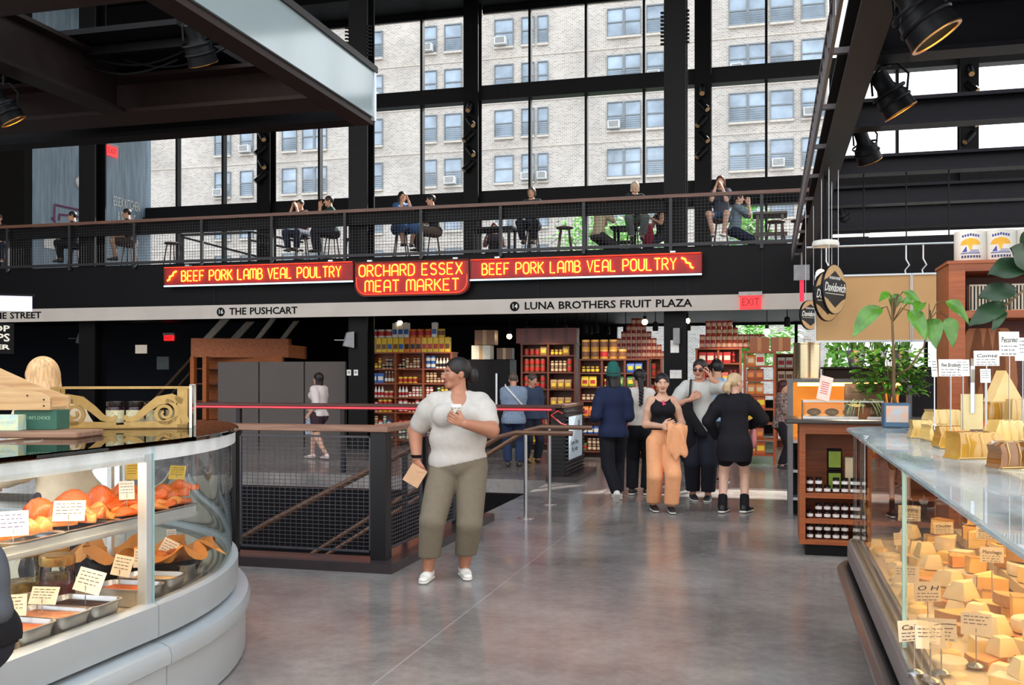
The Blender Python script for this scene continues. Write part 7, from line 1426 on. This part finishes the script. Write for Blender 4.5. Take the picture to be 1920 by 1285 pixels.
# bakery case with warm light
bx0 = at_d(1478, 800, 10.6); bk = thing('bakery_case', 'steel framed bakery case glowing orange inside behind the jar cabinet', 'display case', (bx0[0], bx0[1], 0)); X0, Y0 = bx0[0], bx0[1]
b = MB(); b.box((X0, Y0, 0), (X0+.05, Y0+.05, 1.52)); b.box((X0+1.2, Y0, 0), (X0+1.25, Y0+.05, 1.52)); b.box((X0+.05, Y0+.004, 1.48), (X0+1.2, Y0+.06, 1.519)); b.box((X0, Y0+.7, 0), (X0+.05, Y0+.75, 1.52)); b.build('frame', mat('frame_grey', (110, 108, 108), .4, .4), bk)
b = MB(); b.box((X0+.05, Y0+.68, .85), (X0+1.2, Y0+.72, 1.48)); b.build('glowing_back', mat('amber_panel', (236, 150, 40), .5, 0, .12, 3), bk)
b = MB(); b.box((X0+.1, Y0+.1, 1.44), (X0+1.15, Y0+.14, 1.475)); b.build('lamp_tube', mat('bakery_lamp', (255, 190, 96), .4, emit=14, var=0, ecol=(255, 172, 70)), bk)
b = MB(); b.box((X0+.05, Y0+.05, .82), (X0+1.2, Y0+.72, .85)); b.build('deck', M_STEEL, bk); b = MB(); b.box((X0+.055, Y0+.305, .02), (X0+1.195, Y0+.69, .80)); b.build('lower_cupboard', M_BLK, bk)
b = MB(); b.box((X0+.004, Y0+.051, .2), (X0+.3, Y0+.3, .23)); b.box((X0+.004, Y0+.051, .5), (X0+.3, Y0+.3, .53)); b.build('side_shelf', M_STEEL, bk)
BR = mat('bread_crust', (206, 132, 58), .55, 0, .3, 12, .2, col2=(150, 84, 34))
for i in range(4):
    q = MB(); q.sph((0, 0, .07), (.12, .09, .075), 16, 10); q = q.build('bread_loaf', BR, None, smooth='all'); q.location = (X0+.22+i*.25, Y0+.35, .851); tag(q, 'round golden loaf inside the glowing bakery case', 'bread', 'loaves in the bakery case')
t = thing('waste_bin', 'small black bin on the low side shelf of the bakery case', 'bin', (X0+.15, Y0+.14, .531)); b = MB(); b.lathe([(.08, 0), (.095, .2), (.1, .2), (.1, .21), (.086, .21), (.075, .01)], (0, 0, 0), 18); b.build('tub', M_INK, t, smooth=True, local=True)
p = at_d(1513, 712, 11.0); t = thing('steel_drum', 'tall brushed steel drum standing on top of the bakery case', 'drum', (p[0], p[1], 1.521)); b = MB(); b.lathe([(.14, 0), (.145, .005), (.145, .38), (.15, .385), (.15, .40), (.001, .405)], (0, 0, 0), 32); b.build('drum_body', mat('warm_steel', (196, 182, 150), .22, .9, .08, 20, stretch=(1, 1, 10)), t, smooth=True, local=True); b = MB(); b.cyl((-.03, 0, .40), (-.03, 0, .45), .01, seg=8); b.cyl((.03, 0, .40), (.03, 0, .45), .01, seg=8); b.cyl((-.045, 0, .45), (.045, 0, .45), .012, seg=8); b.build('lid_handle', M_STEEL, t, local=True)
p = Vector((jx0+.33, jv+.25, 1.181)); t = thing('glass_hood', 'low glass pastry hood on the slate worktop of the jar cabinet', 'display case', p); b = MB(); b.box((-.3, -.2, 0), (.36, .2, .02)); b.box((-.3, -.2, .14), (.36, .2, .155)); b.build('hood_frame', M_STEEL, t, local=True); b = MB(); b.box((-.3, -.2, .02), (.36, -.195, .14)); b.box((-.3, -.195, .02), (-.295, .2, .14)); b.box((.355, -.195, .02), (.36, .2, .14)); b.build('hood_glass', M_JAR, t, local=True)
for i in range(4): q = MB(); q.sph((0, 0, .03), (.06, .045, .032), 12, 8); q = q.build('pastry', mat('pastry_gold', (214, 160, 90), .5, 0, .3, 16, .2, col2=(170, 106, 50)), None, smooth='all'); q.location = (p[0]-.2+i*.15, p[1], p[2]+.021); tag(q, 'golden pastry under the low glass hood', 'pastry', 'pastries under the glass hood')
t = thing('menu_card', 'pale pink menu card leaning on the glass hood', 'card', (p[0]-.14, p[1]-.24, p[2]+.16), YAW); b = MB(); Mt = Matrix.Rotation(-.3, 4, 'X') @ Matrix.Rotation(.28, 4, 'Y'); b.box((-.055, -.002, 0), (.055, .002, .22), Mt); b.build('card', mat('card_pink', (240, 206, 196), .6), t, local=True); b = MB(); 
for k in range(6): b.box((-.035, -.004, .06+k*.02), (.03, -.002, .066+k*.02), Mt)
b.build('written_lines', mat('ink_rose', (206, 96, 96), .6), t, local=True)
t = thing('paper_sack', 'brown paper sack behind the glass hood', 'bag', (p[0]+.25, p[1]+.32, 1.181)); b = MB(); b.loft([[(x*.17, y*.07*k, z) for x, y in ((-1, -1), (1, -1), (1, 1), (-1, 1))] for z, k in ((0, 1), (.2, 1), (.3, .4))]); b.build('sack', mat('sack_paper', (150, 112, 84), .8, 0, .1, 10, .2), t, local=True)
# tan boards hung from the canopy
for i, (a, c_) in enumerate(((1530, 1707), (1711, 1832))):
    v = 10.5; x0, x1 = at_v(a, 600, v)[0], at_v(c_, 600, v)[0]; z0, z1 = 1.91, 2.56
    t = thing('hanging_board', 'plain tan board in a pale metal frame hanging from the canopy, %s' % ('left one' if i == 0 else 'right one'), 'board', ((x0+x1)/2, v, z0)); b = MB(); b.box((x0, v, z0), (x1, v+.02, z1)); b.build('panel', mat('tan_panel', (196, 152, 100), .7, 0, .05, 3), t)
    b = MB()
    for q in (((x0-.012, z0-.02), (x1+.012, z0)), ((x0-.012, z1), (x1+.012, z1+.018)), ((x0-.012, z0), (x0, z1)), ((x1, z0), (x1+.012, z1))): b.box((q[0][0], v-.012, q[0][1]), (q[1][0], v+.025, q[1][1]))
    b.build('frame', M_ALU, t); b = MB()
    for x in (x0+.1, x1-.04): b.tube([(x, v+.01, z1), (x-.01, v+.01, z1+.05), (x+.03, v+.01, z1+.1), (x, v+.01, z1+.16), (x, v+.01, 2.86)], .008, 6)
    b.build('hook', M_STEEL, t)
hr_ = thing('hanging_rail', 'thin pale rod under the canopy from which the tan boards hang', 'rail', (at_v(1660, 600, 10.5)[0], 10.51, 2.86)); b = MB(); b.cyl((at_v(1512, 600, 10.5)[0], 10.51, 2.87), (at_v(1800, 600, 10.5)[0], 10.51, 2.87), .01, seg=8); b.build('rod', M_ALU, hr_); b = MB()
for px in (1540, 1620, 1700, 1780): b.cyl((at_v(px, 600, 10.5)[0], 10.52, 2.87), (at_v(px, 600, 10.5)[0], 10.54, 3.602), .007, seg=6)
b.build('drop_stem', M_BLK, hr_)
# round bagel-shop discs
def disc(px, py, d, R_, turn, lab):
    p = at_d(px, py, d); t = thing('round_hanging_sign', lab, 'sign', p, YAW+turn); b = MB(); Mr = Matrix.Rotation(math.pi/2, 4, 'X'); b.lathe([(R_, -.012), (R_, .012)], (0, 0, 0), 36, M=Mr); b.build('disc', mat('disc_charcoal', (40, 40, 44), .4), t, local=True)
    b = MB()
    for s in (1, -1):
        o = [(R_*.97*math.cos(math.radians(a)), R_*.97*math.sin(math.radians(a))*s) for a in range(20, 161, 10)]; q = [(-R_*.62, R_*.42*s), (0, R_*.74*s), (R_*.62, R_*.42*s)]; b.prism([(x, -.0125, z) for x, z in o+q], (0, -.002, 0))
    b.build('tan_band', mat('disc_tan', (190, 150, 96), .5), t, local=True)
    text_mesh('script_name', 'Davidovich', R_*.5, Matrix.Translation((0, -.0145, R_*.06)) @ Mr, M_WHITE, t, .001, shear=.35, local=True, fit=R_*1.8, bold=.001); text_mesh('small_caps', 'ARTISAN MAKERS', R_*.16, Matrix.Translation((0, -.0145, R_*.44)) @ Mr, M_WHITE, t, .001, local=True, fit=R_*.95)
    b = MB(); b.box((-R_*.8, -.014, -R_*.2), (R_*.8, -.0125, -R_*.17)); b.lathe([(R_*.13, -.0135), (R_*.13, -.0125)], (0, 0, 0), 14, M=Matrix.Translation((0, 0, -R_*.5)) @ Mr); b.build('ornament', mat('disc_cream', (206, 196, 170), .5), t, local=True)
    b = MB()
    for x in (-R_*.4, R_*.4): b.cyl((x, 0, R_*.88), (x, 0, 3.502-p[2]), .0026, seg=6)
    b.build('hanging_wire', M_STEEL, t, local=True)
disc(1563, 543, 9.2, .235, .80, 'charcoal round sign with white script, nearest and highest of the three'); disc(1550, 556, 9.75, .25, .75, 'charcoal round sign with white script, half hidden in the middle of three'); disc(1518, 591, 11.2, .17, .6, 'small charcoal round sign with white script, lowest and furthest of the three')
p = at_d(1548, 458, 9.6); t = thing('pendant_lamp', 'flat white disc lamp hanging above the round signs', 'lamp', p); b = MB(); b.lathe([(.08, -.03), (.125, -.02), (.13, .0), (.12, .03), (.04, .045)], (0, 0, 0), 28); b.build('shade', mat('shade_white', (236, 232, 222), .5), t, smooth=True, local=True); b = MB(); b.cyl((0, 0, .04), (0, 0, 3.62-p[2]), .03, .012, seg=10); b.build('stem', M_BLK, t, local=True)
bulb_p = at_d(1539, 514, 10.12); t = thing('pendant_bulb', 'glowing bulb behind the round hanging signs', 'lamp', bulb_p); b = MB(); b.sph((0, 0, 0), .05, 12, 8); b.build('bulb', mat('bulb_warm', (255, 226, 170), .4, emit=14, var=0, ecol=(255, 214, 150)), t, smooth='all', local=True); b = MB(); b.cyl((0, 0, .04), (0, 0, 3.6-bulb_p[2]), .008, seg=6); b.build('cord', M_BLK, t, local=True)
p = at_d(1503, 540, 15.5); t = thing('red_tag', 'bright red ribbon hanging from a grey box at the end of the canopy beam', 'ribbon', p); b = MB(); b.box((-.03, -.01, -.22), (.035, .0, .12)); b.build('ribbon', mat('ribbon_red_glow', (250, 40, 70), .5, emit=.5, var=0), t, local=True); b = MB(); b.box((-.12, -.05, .12), (.12, .05, .36)); b.cyl((0, 0, .36), (0, 0, 3.5-p[2]), .012, seg=6); b.build('grey_box', M_GREY, t, local=True)  # ribbon's red is given a slight glow of its own
# tall shelf unit with white tins
v7 = 7.0; sx0 = at_v(1779, 500, v7)[0]; su = thing('tall_shelf', 'cherry wood shelf unit on the right carrying big white tins on top', 'shelves', (sx0+.8, v7, 0)); b = MB(); b.box((sx0, v7, 0), (sx0+.1, v7+.5, 2.29)); b.build('upright', M_CAB, su); b = MB(); b.box((sx0+1.5, v7, 0), (sx0+1.58, v7+.5, 2.29)); b.build('upright', M_CAB, su); b = MB(); b.box((sx0, v7+.48, .4), (sx0+1.58, v7+.5, 2.29)); b.build('back_board', M_SHELFD, su)
for z in (.5, .95, 1.36, 1.93, 2.24): b = MB(); b.box((sx0+.1, v7+.005, z), (sx0+1.5, v7+.48, z+.05)); b.build('shelf', M_CAB, su)
b = MB(); b.box((sx0-.01, v7-.01, 2.29), (sx0+1.6, v7+.5, 2.31)); b.build('top_board', M_CAB, su)
def tin():
    t = thing('white_tin', 'x', 'tin', (0, 0, 0)); b = MB(); b.lathe([(.096, 0), (.1, .006), (.1, .2), (.096, .206), (.09, .2)], (0, 0, 0), 28); b.build('tin_body', mat('tin_white', (226, 224, 216), .3, 0, .04), t, smooth=True, local=True)
    def rows(rws, m, nm):
        b = MB()
        for z0, z1, xa, xb, xc, xd in rws:      # a band from z0 to z1: lower edge xa..xb, upper edge xc..xd
            n = 6; P = [[(.1012*math.sin((l+(r_-l)*i/n)/.1), -.1012*math.cos((l+(r_-l)*i/n)/.1), z) for i in range(n+1)] for z, l, r_ in ((z0, xa, xb), (z1, xc, xd))]; b.loft(P, False, False)
        b.build(nm, m, t, local=True)
    dome = lambda q: .062*math.sqrt(max(0, 1-q*q)); YB = mat('tin_yellow', (236, 176, 36), .4); BB = mat('tin_blue', (52, 62, 150), .4)
    rows([(.108+.046*k/6, .108+.046*(k+1)/6, -dome(k/6), dome(k/6), -dome((k+1)/6), dome((k+1)/6)) for k in range(6)]+[(.075, .108, -.006, .006, -.014, .014)], YB, 'yellow_crown')
    rows([(.062, .098, -.052, -.02, -.026, -.024), (.05, .056, -.062, .06, -.06, .062), (.06, .064, -.01, .055, -.01, .055), (.07, .074, .0, .05, .0, .05)], BB, 'blue_boat')
    rows([(.022, .038, -.056+.018*k, -.044+.018*k, -.056+.018*k, -.044+.018*k) for k in range(7)], mat('tin_navy', (40, 44, 96), .4), 'lower_lettering'); rows([(.168-abs(k-3)*.003, .184-abs(k-3)*.003, -.052+.016*k, -.041+.016*k, -.052+.016*k, -.041+.016*k) for k in range(7)], BB, 'upper_lettering'); return t
tn = tin()
for i, px in enumerate((1819, 1875, 1932)): x = at_v(px, 470, v7+.15)[0]; first_or_dup(tn, (x, v7+.15, 2.311), YAW-.42, ('large white tin with a yellow palm on the tall shelf, leftmost', 'large white tin with a yellow palm on the tall shelf, middle', 'large white tin at the right edge of the picture on the tall shelf')[i], None, USED)
for i in range(3): t = thing('cookie_box', 'striped black and cream box leaning on the upper shelf of the tall unit, %s' % ('first', 'second', 'third')[i], 'box', (sx0+.2+i*.13, v7+.16, 1.981), .1); b = MB(); b.rbox((0, 0, .09), (.11, .06, .18), .003); b.build('carton', mat('carton_cream', (206, 196, 176), .6), t, local=True); b = MB(); [b.box((-.05+k*.022, -.032, .01), (-.042+k*.022, -.03, .17)) for k in range(5)]; b.build('stripe', M_INK, t, local=True)
for i, (px, rz) in enumerate(((1812, .25), (1835, .1), (1862, .0), (1885, -.1))):
    x = at_v(px, 650, v7+.2)[0]; t = thing('baguette_bag', 'tall brown paper baguette bag on the tall shelf, %s from the left' % ('first', 'second', 'third', 'fourth')[i], 'bag', (x, v7+.22, 1.411)); b = MB(); b.loft([[(xx*w_+rz*z*.4, y*w_*.6, z) for xx, y in ((-1, -1), (1, -1), (1, 1), (-1, 1))] for z, w_ in ((0, .06), (.1, .075), (.3, .07), (.44, .045), (.46, .03))]); b.build('sack', mat('sack_brown', (156, 100, 66), .8, 0, .12, 10, .2), t, smooth=True, local=True)
q = MB(); q.rbox((0, 0, .02), (.3, .2, .04), .02); q = q.build('red_tray', mat('tray_red', (220, 66, 30), .4)); q.location = (at_d(1832, 740, 5.5)[0], at_d(1832, 740, 5.5)[1], TCZ+.001); tag(q, 'flat red tray behind the sign sticks', 'tray')
# ---- plants
M_LEAF = mat('leaf_green', (96, 150, 44), .35, 0, .2, 12, .05, col2=(62, 112, 36), coat=.2); M_LEAFD = mat('leaf_dark', (40, 66, 38), .42, 0, .25, 8, .05, col2=(24, 44, 26), spec=.3); M_STEM = mat('stem_brown', (106, 84, 52), .7)
def leaf(b, A, B, w, up=(0, -1, .3), droop=.12, fold=.25, n=9, mi=None):
    A, B = Vector(A), Vector(B); d = B-A; L = d.length; up = Vector(up); up = (up-d*(up.dot(d)/max(L*L, 1e-9))).normalized(); sd = d.normalized().cross(up); vs, fs = [], []
    for i in range(n+1):
        t = i/n; c = A+d*t+Vector((0, 0, 1))*droop*L*math.sin(math.pi*t); ww = w*.5*(math.sin(math.pi*min(1, t*.97+.03))**.75)*(1.15-.3*t)
        for s in (-1, -.5, 0, .5, 1): vs.append(c+sd*ww*s+up*(abs(s)*fold*ww+.006*math.sin(9*t+s)*(abs(s) == 1)))
    for i in range(n):
        for j in range(4): a = i*5+j; fs.append((a, a+1, a+6, a+5))
    b.add(vs, fs, mi)
def PX(px, py, d): return at_d(px, py, d)
dp_ = 5.55
pp = PX(1682, 795, 5.62); tp = thing('potted_plant', 'tall plant with big drooping bright green leaves on the far end of the cheese counter', 'plant', (pp[0], pp[1], TCZ))
cx_, cy_ = pp[0], pp[1]; rb = MB(); rb.rbox((cx_, cy_+.06, TCZ+.07), (.145, .13, .14), .01); rb.build('pot', mat('pot_blue', (66, 96, 122), .4, 0, .1), tp)
Mp = Matrix.Translation((cx_, cy_, TCZ))
b = MB(); b.box((cx_-.06, cy_-.0085, TCZ+.03), (cx_+.06, cy_-.006, TCZ+.125)); b.build('pot_picture', mat('pot_sunset', (226, 150, 90), .5, 0, .4, 16, col2=(150, 190, 206)), tp)
b = MB(); T0 = PX(1675, 740, dp_+.1); T1 = PX(1673, 605, dp_); b.tube([PX(1680, 765, dp_+.1), T0, PX(1676, 680, dp_), T1, PX(1674, 560, dp_)], [.011, .010, .009, .006, .003], 8); b.tube([T0+Vector((0, 0, .1)), PX(1705, 690, dp_-.05), PX(1732, 650, dp_-.08), PX(1742, 600, dp_-.06), PX(1742, 570, dp_-.06)], [.007, .006, .005, .0035, .0025], 7)
LV = [((1653, 578), (1598, 634), .10, 1), ((1670, 552), (1648, 567), .05, 0), ((1684, 552), (1676, 582), .06, 1), ((1693, 547), (1729, 578), .045, 0), ((1705, 583), (1737, 640), .085, -1), ((1746, 598), (1755, 655), .10, -1), ((1772, 566), (1816, 608), .075, 1), ((1777, 596), (1786, 652), .09, 1), ((1728, 568), (1718, 592), .07, -1), ((1690, 566), (1714, 572), .05, 0), ((1676, 556), (1672, 580), .05, 1)]
for i, (a, c_, w_, s) in enumerate(LV):
    Bp = PX(*a, dp_+.05*s); o = T1 if a[0] < 1740 else PX(1742, 600, dp_-.06); mid = (o+Bp)/2+Vector((0, 0, .05)); b.tube([o, mid, Bp], .0035, 5)
b.build('stem', M_STEM, tp, smooth='all')
for i, (a, c_, w_, s) in enumerate(LV):
    l = MB(); leaf(l, PX(*a, dp_+.05*s), PX(*c_, dp_+.08*s-.05), w_, (.2*s, -1, .5), .16, .3); l.build('leaf', M_LEAF, tp, smooth='all')
r5 = random.Random(5)
def bush(name, lab, base, R_, H_, n, L, w_, m, pot=None, arch=0.):
    t = thing(name, lab, 'plant', base); b = MB(); bs = Vector(base)
    for i in range(n):
        a = r5.uniform(0, 6.28); e = r5.uniform(.1, 1)**.6; h = r5.uniform(.35, 1)*H_; c = bs+Vector((math.cos(a)*R_*e, math.sin(a)*R_*e*.8, h)); dr = Vector((math.cos(a+r5.uniform(-.8, .8)), math.sin(a+r5.uniform(-.8, .8)), r5.uniform(-.5, .5))).normalized(); leaf(b, c, c+dr*L*r5.uniform(.7, 1.2), w_, (0, -.3, 1), .1, .2, 4)
    b.build('foliage', m, t, smooth='all'); b = MB()
    for i in range(14): a = r5.uniform(0, 6.28); e = r5.uniform(0, .7); b.tube([bs+Vector((0, 0, .02)), bs+Vector((math.cos(a)*R_*e*.5, math.sin(a)*R_*e*.5, H_*.45)), bs+Vector((math.cos(a)*R_*e, math.sin(a)*R_*e, H_*.85))], .003, 5)
    b.build('stem', M_STEM, t)
    if pot: b = MB(); b.lathe([(pot*.75, 0), (pot, .11), (pot*1.06, .11), (pot*1.06, .13), (pot*.9, .125)], base, 20); b.build('pot', mat('pot_tan', (166, 120, 66), .6), t, smooth=True)
    return t
p = at_d(1668, 790, 8.55); bush('potted_plant', 'bushy small-leaved green plant behind the tall leafy plant', (p[0], p[1], 1.181), .27, .60, 420, .10, .04, M_LEAF, .07)
t = thing('spider_plant', 'spider plant with pale striped arching leaves left of the bushy plant', 'plant', (jx0+.52, jv+.1, 1.181)); b = MB(); sp0 = Vector(t.location)+Vector((0, 0, .1))
for i in range(44):
    a = r5.uniform(0, 6.28); L = r5.uniform(.14, .3); dx, dy = math.cos(a), math.sin(a)*.8; pts = [sp0+Vector((dx*L*f, dy*L*f, L*(1.3*f-1.7*f*f))) for f in [k/6 for k in range(7)]]
    vs = []; 
    for k, q in enumerate(pts): w_ = .008*(1-k/6.5); n_ = Vector((-dy, dx, 0)); vs += [q-n_*w_, q, q+n_*w_]
    b.add(vs, [f for k in range(6) for f in ((k*3, k*3+1, k*3+4, k*3+3), (k*3+1, k*3+2, k*3+5, k*3+4))])
b.build('foliage', mat('spider_leaf', (206, 214, 150), .4, col2=(92, 140, 62), sc=30), t, smooth='all'); b = MB(); b.lathe([(.06, 0), (.085, .1), (.09, .1), (.07, .095)], t.location, 18); b.build('pot', mat('pot_terracotta', (150, 96, 60), .7), t, smooth=True)
# rubber plant close on the right
d3 = 3.1; q = PX(1975, 880, d3); rpn = thing('rubber_plant', 'dark glossy rubber plant leaning in from the right edge', 'plant', (q[0], q[1], TCZ)); b = MB(); b.lathe([(.06, 0), (.08, .14), (.085, .15), (.07, .145)], rpn.location, 20); b.build('pot', mat('pot_dark', (60, 56, 52), .5), rpn, smooth=True)
b = MB(); b.tube([q+Vector((0, 0, .1)), PX(1965, 640, d3), PX(1925, 540, d3-.02), PX(1884, 574, d3-.05)], [.012, .010, .007, .004], 8); b.tube([PX(1965, 640, d3), PX(1950, 500, d3), PX(1930, 470, d3)], [.009, .006, .004], 8); b.build('stem', M_STEM, rpn, smooth='all')
for a, c_, w_ in (((1925, 500), (1852, 516), .075), ((1905, 545), (1833, 560), .065), ((1886, 572), (1816, 612), .06), ((1884, 580), (1860, 622), .035), ((1935, 505), (1893, 466), .085), ((1930, 470), (1945, 420), .08)): l = MB(); leaf(l, PX(*a, d3-.03), PX(*c_, d3-.1), w_, (.1, -1, .35), .05, .15, 10); l.build('leaf', M_LEAFD, rpn, smooth='all')
# steel buckets with herbs under the tan boards and a trailing plant
for i, px in enumerate((1605, 1645, 1692)):
    p = at_d(px, 688, 11.75); t = thing('herb_bucket', 'steel bucket of green herbs under the tan boards, %s' % ('left', 'middle', 'right')[i], 'plant', (p[0], p[1], 1.655)); b = MB(); b.lathe([(.08, 0), (.115, .2), (.12, .2), (.1, .19)], t.location, 20); b.build('bucket', M_STEEL, t, smooth=True); b = MB()
    for k in range(50): a = r5.uniform(0, 6.28); e = r5.uniform(0, .1); c = Vector(t.location)+Vector((e*math.cos(a), e*math.sin(a), .19)); leaf(b, c, c+Vector((r5.uniform(-.05, .05), r5.uniform(-.05, .05), r5.uniform(.06, .16))), .016, n=3)
    b.build('foliage', M_LEAF, t, smooth='all')
p = at_d(1600, 690, 11.75); q = MB(); q.rbox((p[0]+.45, p[1], .815), (1.6, .45, 1.63), .02); q.box((p[0]-.38, p[1]-.25, 1.63), (p[0]+1.28, p[1]+.25, 1.654)); tag(q.build('back_counter', mat('counter_dark', (46, 42, 44), .4)), 'dark waist-high back counter carrying the herb buckets', 'counter')
t = thing('trailing_plant', 'leafy green trailing plant left of the herb buckets', 'plant', (at_d(1570, 700, 12.5)[0], at_d(1570, 700, 12.5)[1], 0)); b = MB(); bs = Vector(t.location)
for k in range(170): c = bs+Vector((r5.uniform(-.12, .12), r5.uniform(-.1, .1), r5.uniform(1.45, 2.05))); leaf(b, c, c+Vector((r5.uniform(-.08, .08), r5.uniform(-.06, .06), r5.uniform(-.1, .02))), .045, n=4)
b.build('foliage', mat('leaf_bright', (110, 176, 60), .4, 0, .2, 10), t, smooth='all'); b = MB(); b.cyl(bs, bs+Vector((0, 0, 2.0)), .015, seg=8); b.build('support_pole', M_STEM, t); b = MB(); b.lathe([(.12, 0), (.16, .3), (.14, .29)], t.location, 18); b.build('pot', M_BLK, t, smooth=True)
# ---- mezzanine furniture, trees in the street
def mtable(lab, px0, px1, v, h=.75, m=None, slat=False):
    x0, x1 = at_v(px0, 430, v)[0], at_v(px1, 430, v)[0]; t = thing('long_table', lab, 'table', ((x0+x1)/2, v, MZ)); b = MB(); b.box((x0, v-.35, MZ+h-.05), (x1, v+.35, MZ+h)); b.build('tabletop', m or M_BLK, t)
    for x in (x0+.1, x1-.1):
        b = MB(); b.box((x-.03, v-.3, MZ), (x+.03, v-.24, MZ+h-.05)); b.build('leg', m or M_BLK, t); b = MB(); b.box((x-.03, v+.24, MZ), (x+.03, v+.3, MZ+h-.05)); b.build('leg', m or M_BLK, t)
    if slat:
        b = MB()
        for k in range(3): b.box((x0, v-.34, MZ+.2+k*.17), (x1, v-.31, MZ+.28+k*.17))
        b.build('slatted_side', m or M_BLK, t)
M_TEAK = wood('grey_teak', (120, 108, 96), (92, 82, 72), .6, 0)
mtable('dark long table behind the rail left of the guest with pale mask', 886, 968, 21.6, 1.0); mtable('dark bench-height table in front of the blonde guest', 1148, 1196, 21.9, .95, M_BLK, True); mtable('grey slatted wooden table at the right end of the mezzanine', 1412, 1476, 21.4, 1.05, M_TEAK, True)
g_ = thing('stair_guard_rail', 'low dark guard rail with sloping bars around the mezzanine stairhead', 'railing', (at_v(430, 470, 20.6)[0], 20.6, MZ)); b = MB(); ga, gb_ = at_v(340, 465, 20.6)[0], at_v(470, 465, 20.6)[0]
b.box((ga, 20.57, MZ+.96), (gb_, 20.63, MZ+1.02)); b.box((ga, 20.57, MZ), (ga+.06, 20.63, MZ+1.0)); b.box((gb_-.06, 20.57, MZ), (gb_, 20.63, MZ+1.0)); b.tube([(ga, 20.6, MZ+.95), ((ga+gb_)/2, 20.9, MZ+.7), (gb_, 21.2, MZ+.45)], .025, 6); b.tube([(gb_, 20.6, MZ+1.0), (gb_+1.2, 20.9, MZ+.75)], .025, 6); b.tube([(gb_, 20.6, MZ+.8), (gb_+1.2, 20.9, MZ+.55)], .025, 6); b.build('bars', M_RAILM, g_)
p = at_v(1214, 440, 20.9); t = thing('backpack', 'red backpack between the two guests beside the right front column', 'backpack', (p[0], p[1], MZ)); s = SDF(); s.ell((0, 0, .62), (.14, .1, .24), .02); o = np_obj('bag_body', [(*s.mesh(.02), 0)], [cloth((150, 44, 64))], t); b = MB(); b.box((-.14, -.12, .0), (.14, .12, .4)); b.build('seat_block', M_BLK, t, local=True); b = MB(); b.tube([(-.08, -.1, .8), (-.1, -.14, .62), (-.08, -.1, .45)], .015, 5); b.build('strap', M_INK, t, local=True)
def tree(px, py, v, R_, H_, n, lab):
    p = at_v(px, py, v); t = thing('street_tree', lab, 'tree', (p[0], v, -.15)); b = MB(); b.tube([(p[0], v, -.15), (p[0]+.1, v, p[2]*.6), (p[0], v, p[2])], [.16, .12, .05], 8); b.build('trunk', M_STEM, t, smooth='all'); b = MB(); ce = Vector((p[0], v, p[2]))
    for i in range(n):
        d = Vector((r5.gauss(0, 1), r5.gauss(0, 1), r5.gauss(0, 1))).normalized()*(r5.random()**.4); c = ce+Vector((d[0]*R_, d[1]*R_, d[2]*H_)); leaf(b, c, c+Vector((r5.uniform(-.3, .3), r5.uniform(-.3, .3), r5.uniform(-.25, .1))), .2, (0, -.4, 1), .05, .1, 2)
    b.build('crown', mat('tree_leaf', (128, 190, 78), .6, 0, .25, 2, col2=(92, 160, 60)), t)
tree(1140, 440, 38, 2.2, 1.5, 900, 'bright green street tree seen through the mezzanine mesh left of the right front column'); tree(1408, 425, 38, 1.0, 1.2, 420, 'small green street tree seen behind the slatted table'); tree(1030, 640, 33, 2.0, .9, 700, 'green street tree seen through the strip window above the dark red shelves'); tree(1415, 640, 33, 1.6, .9, 600, 'green street tree seen through the strip window near the red exit sign')
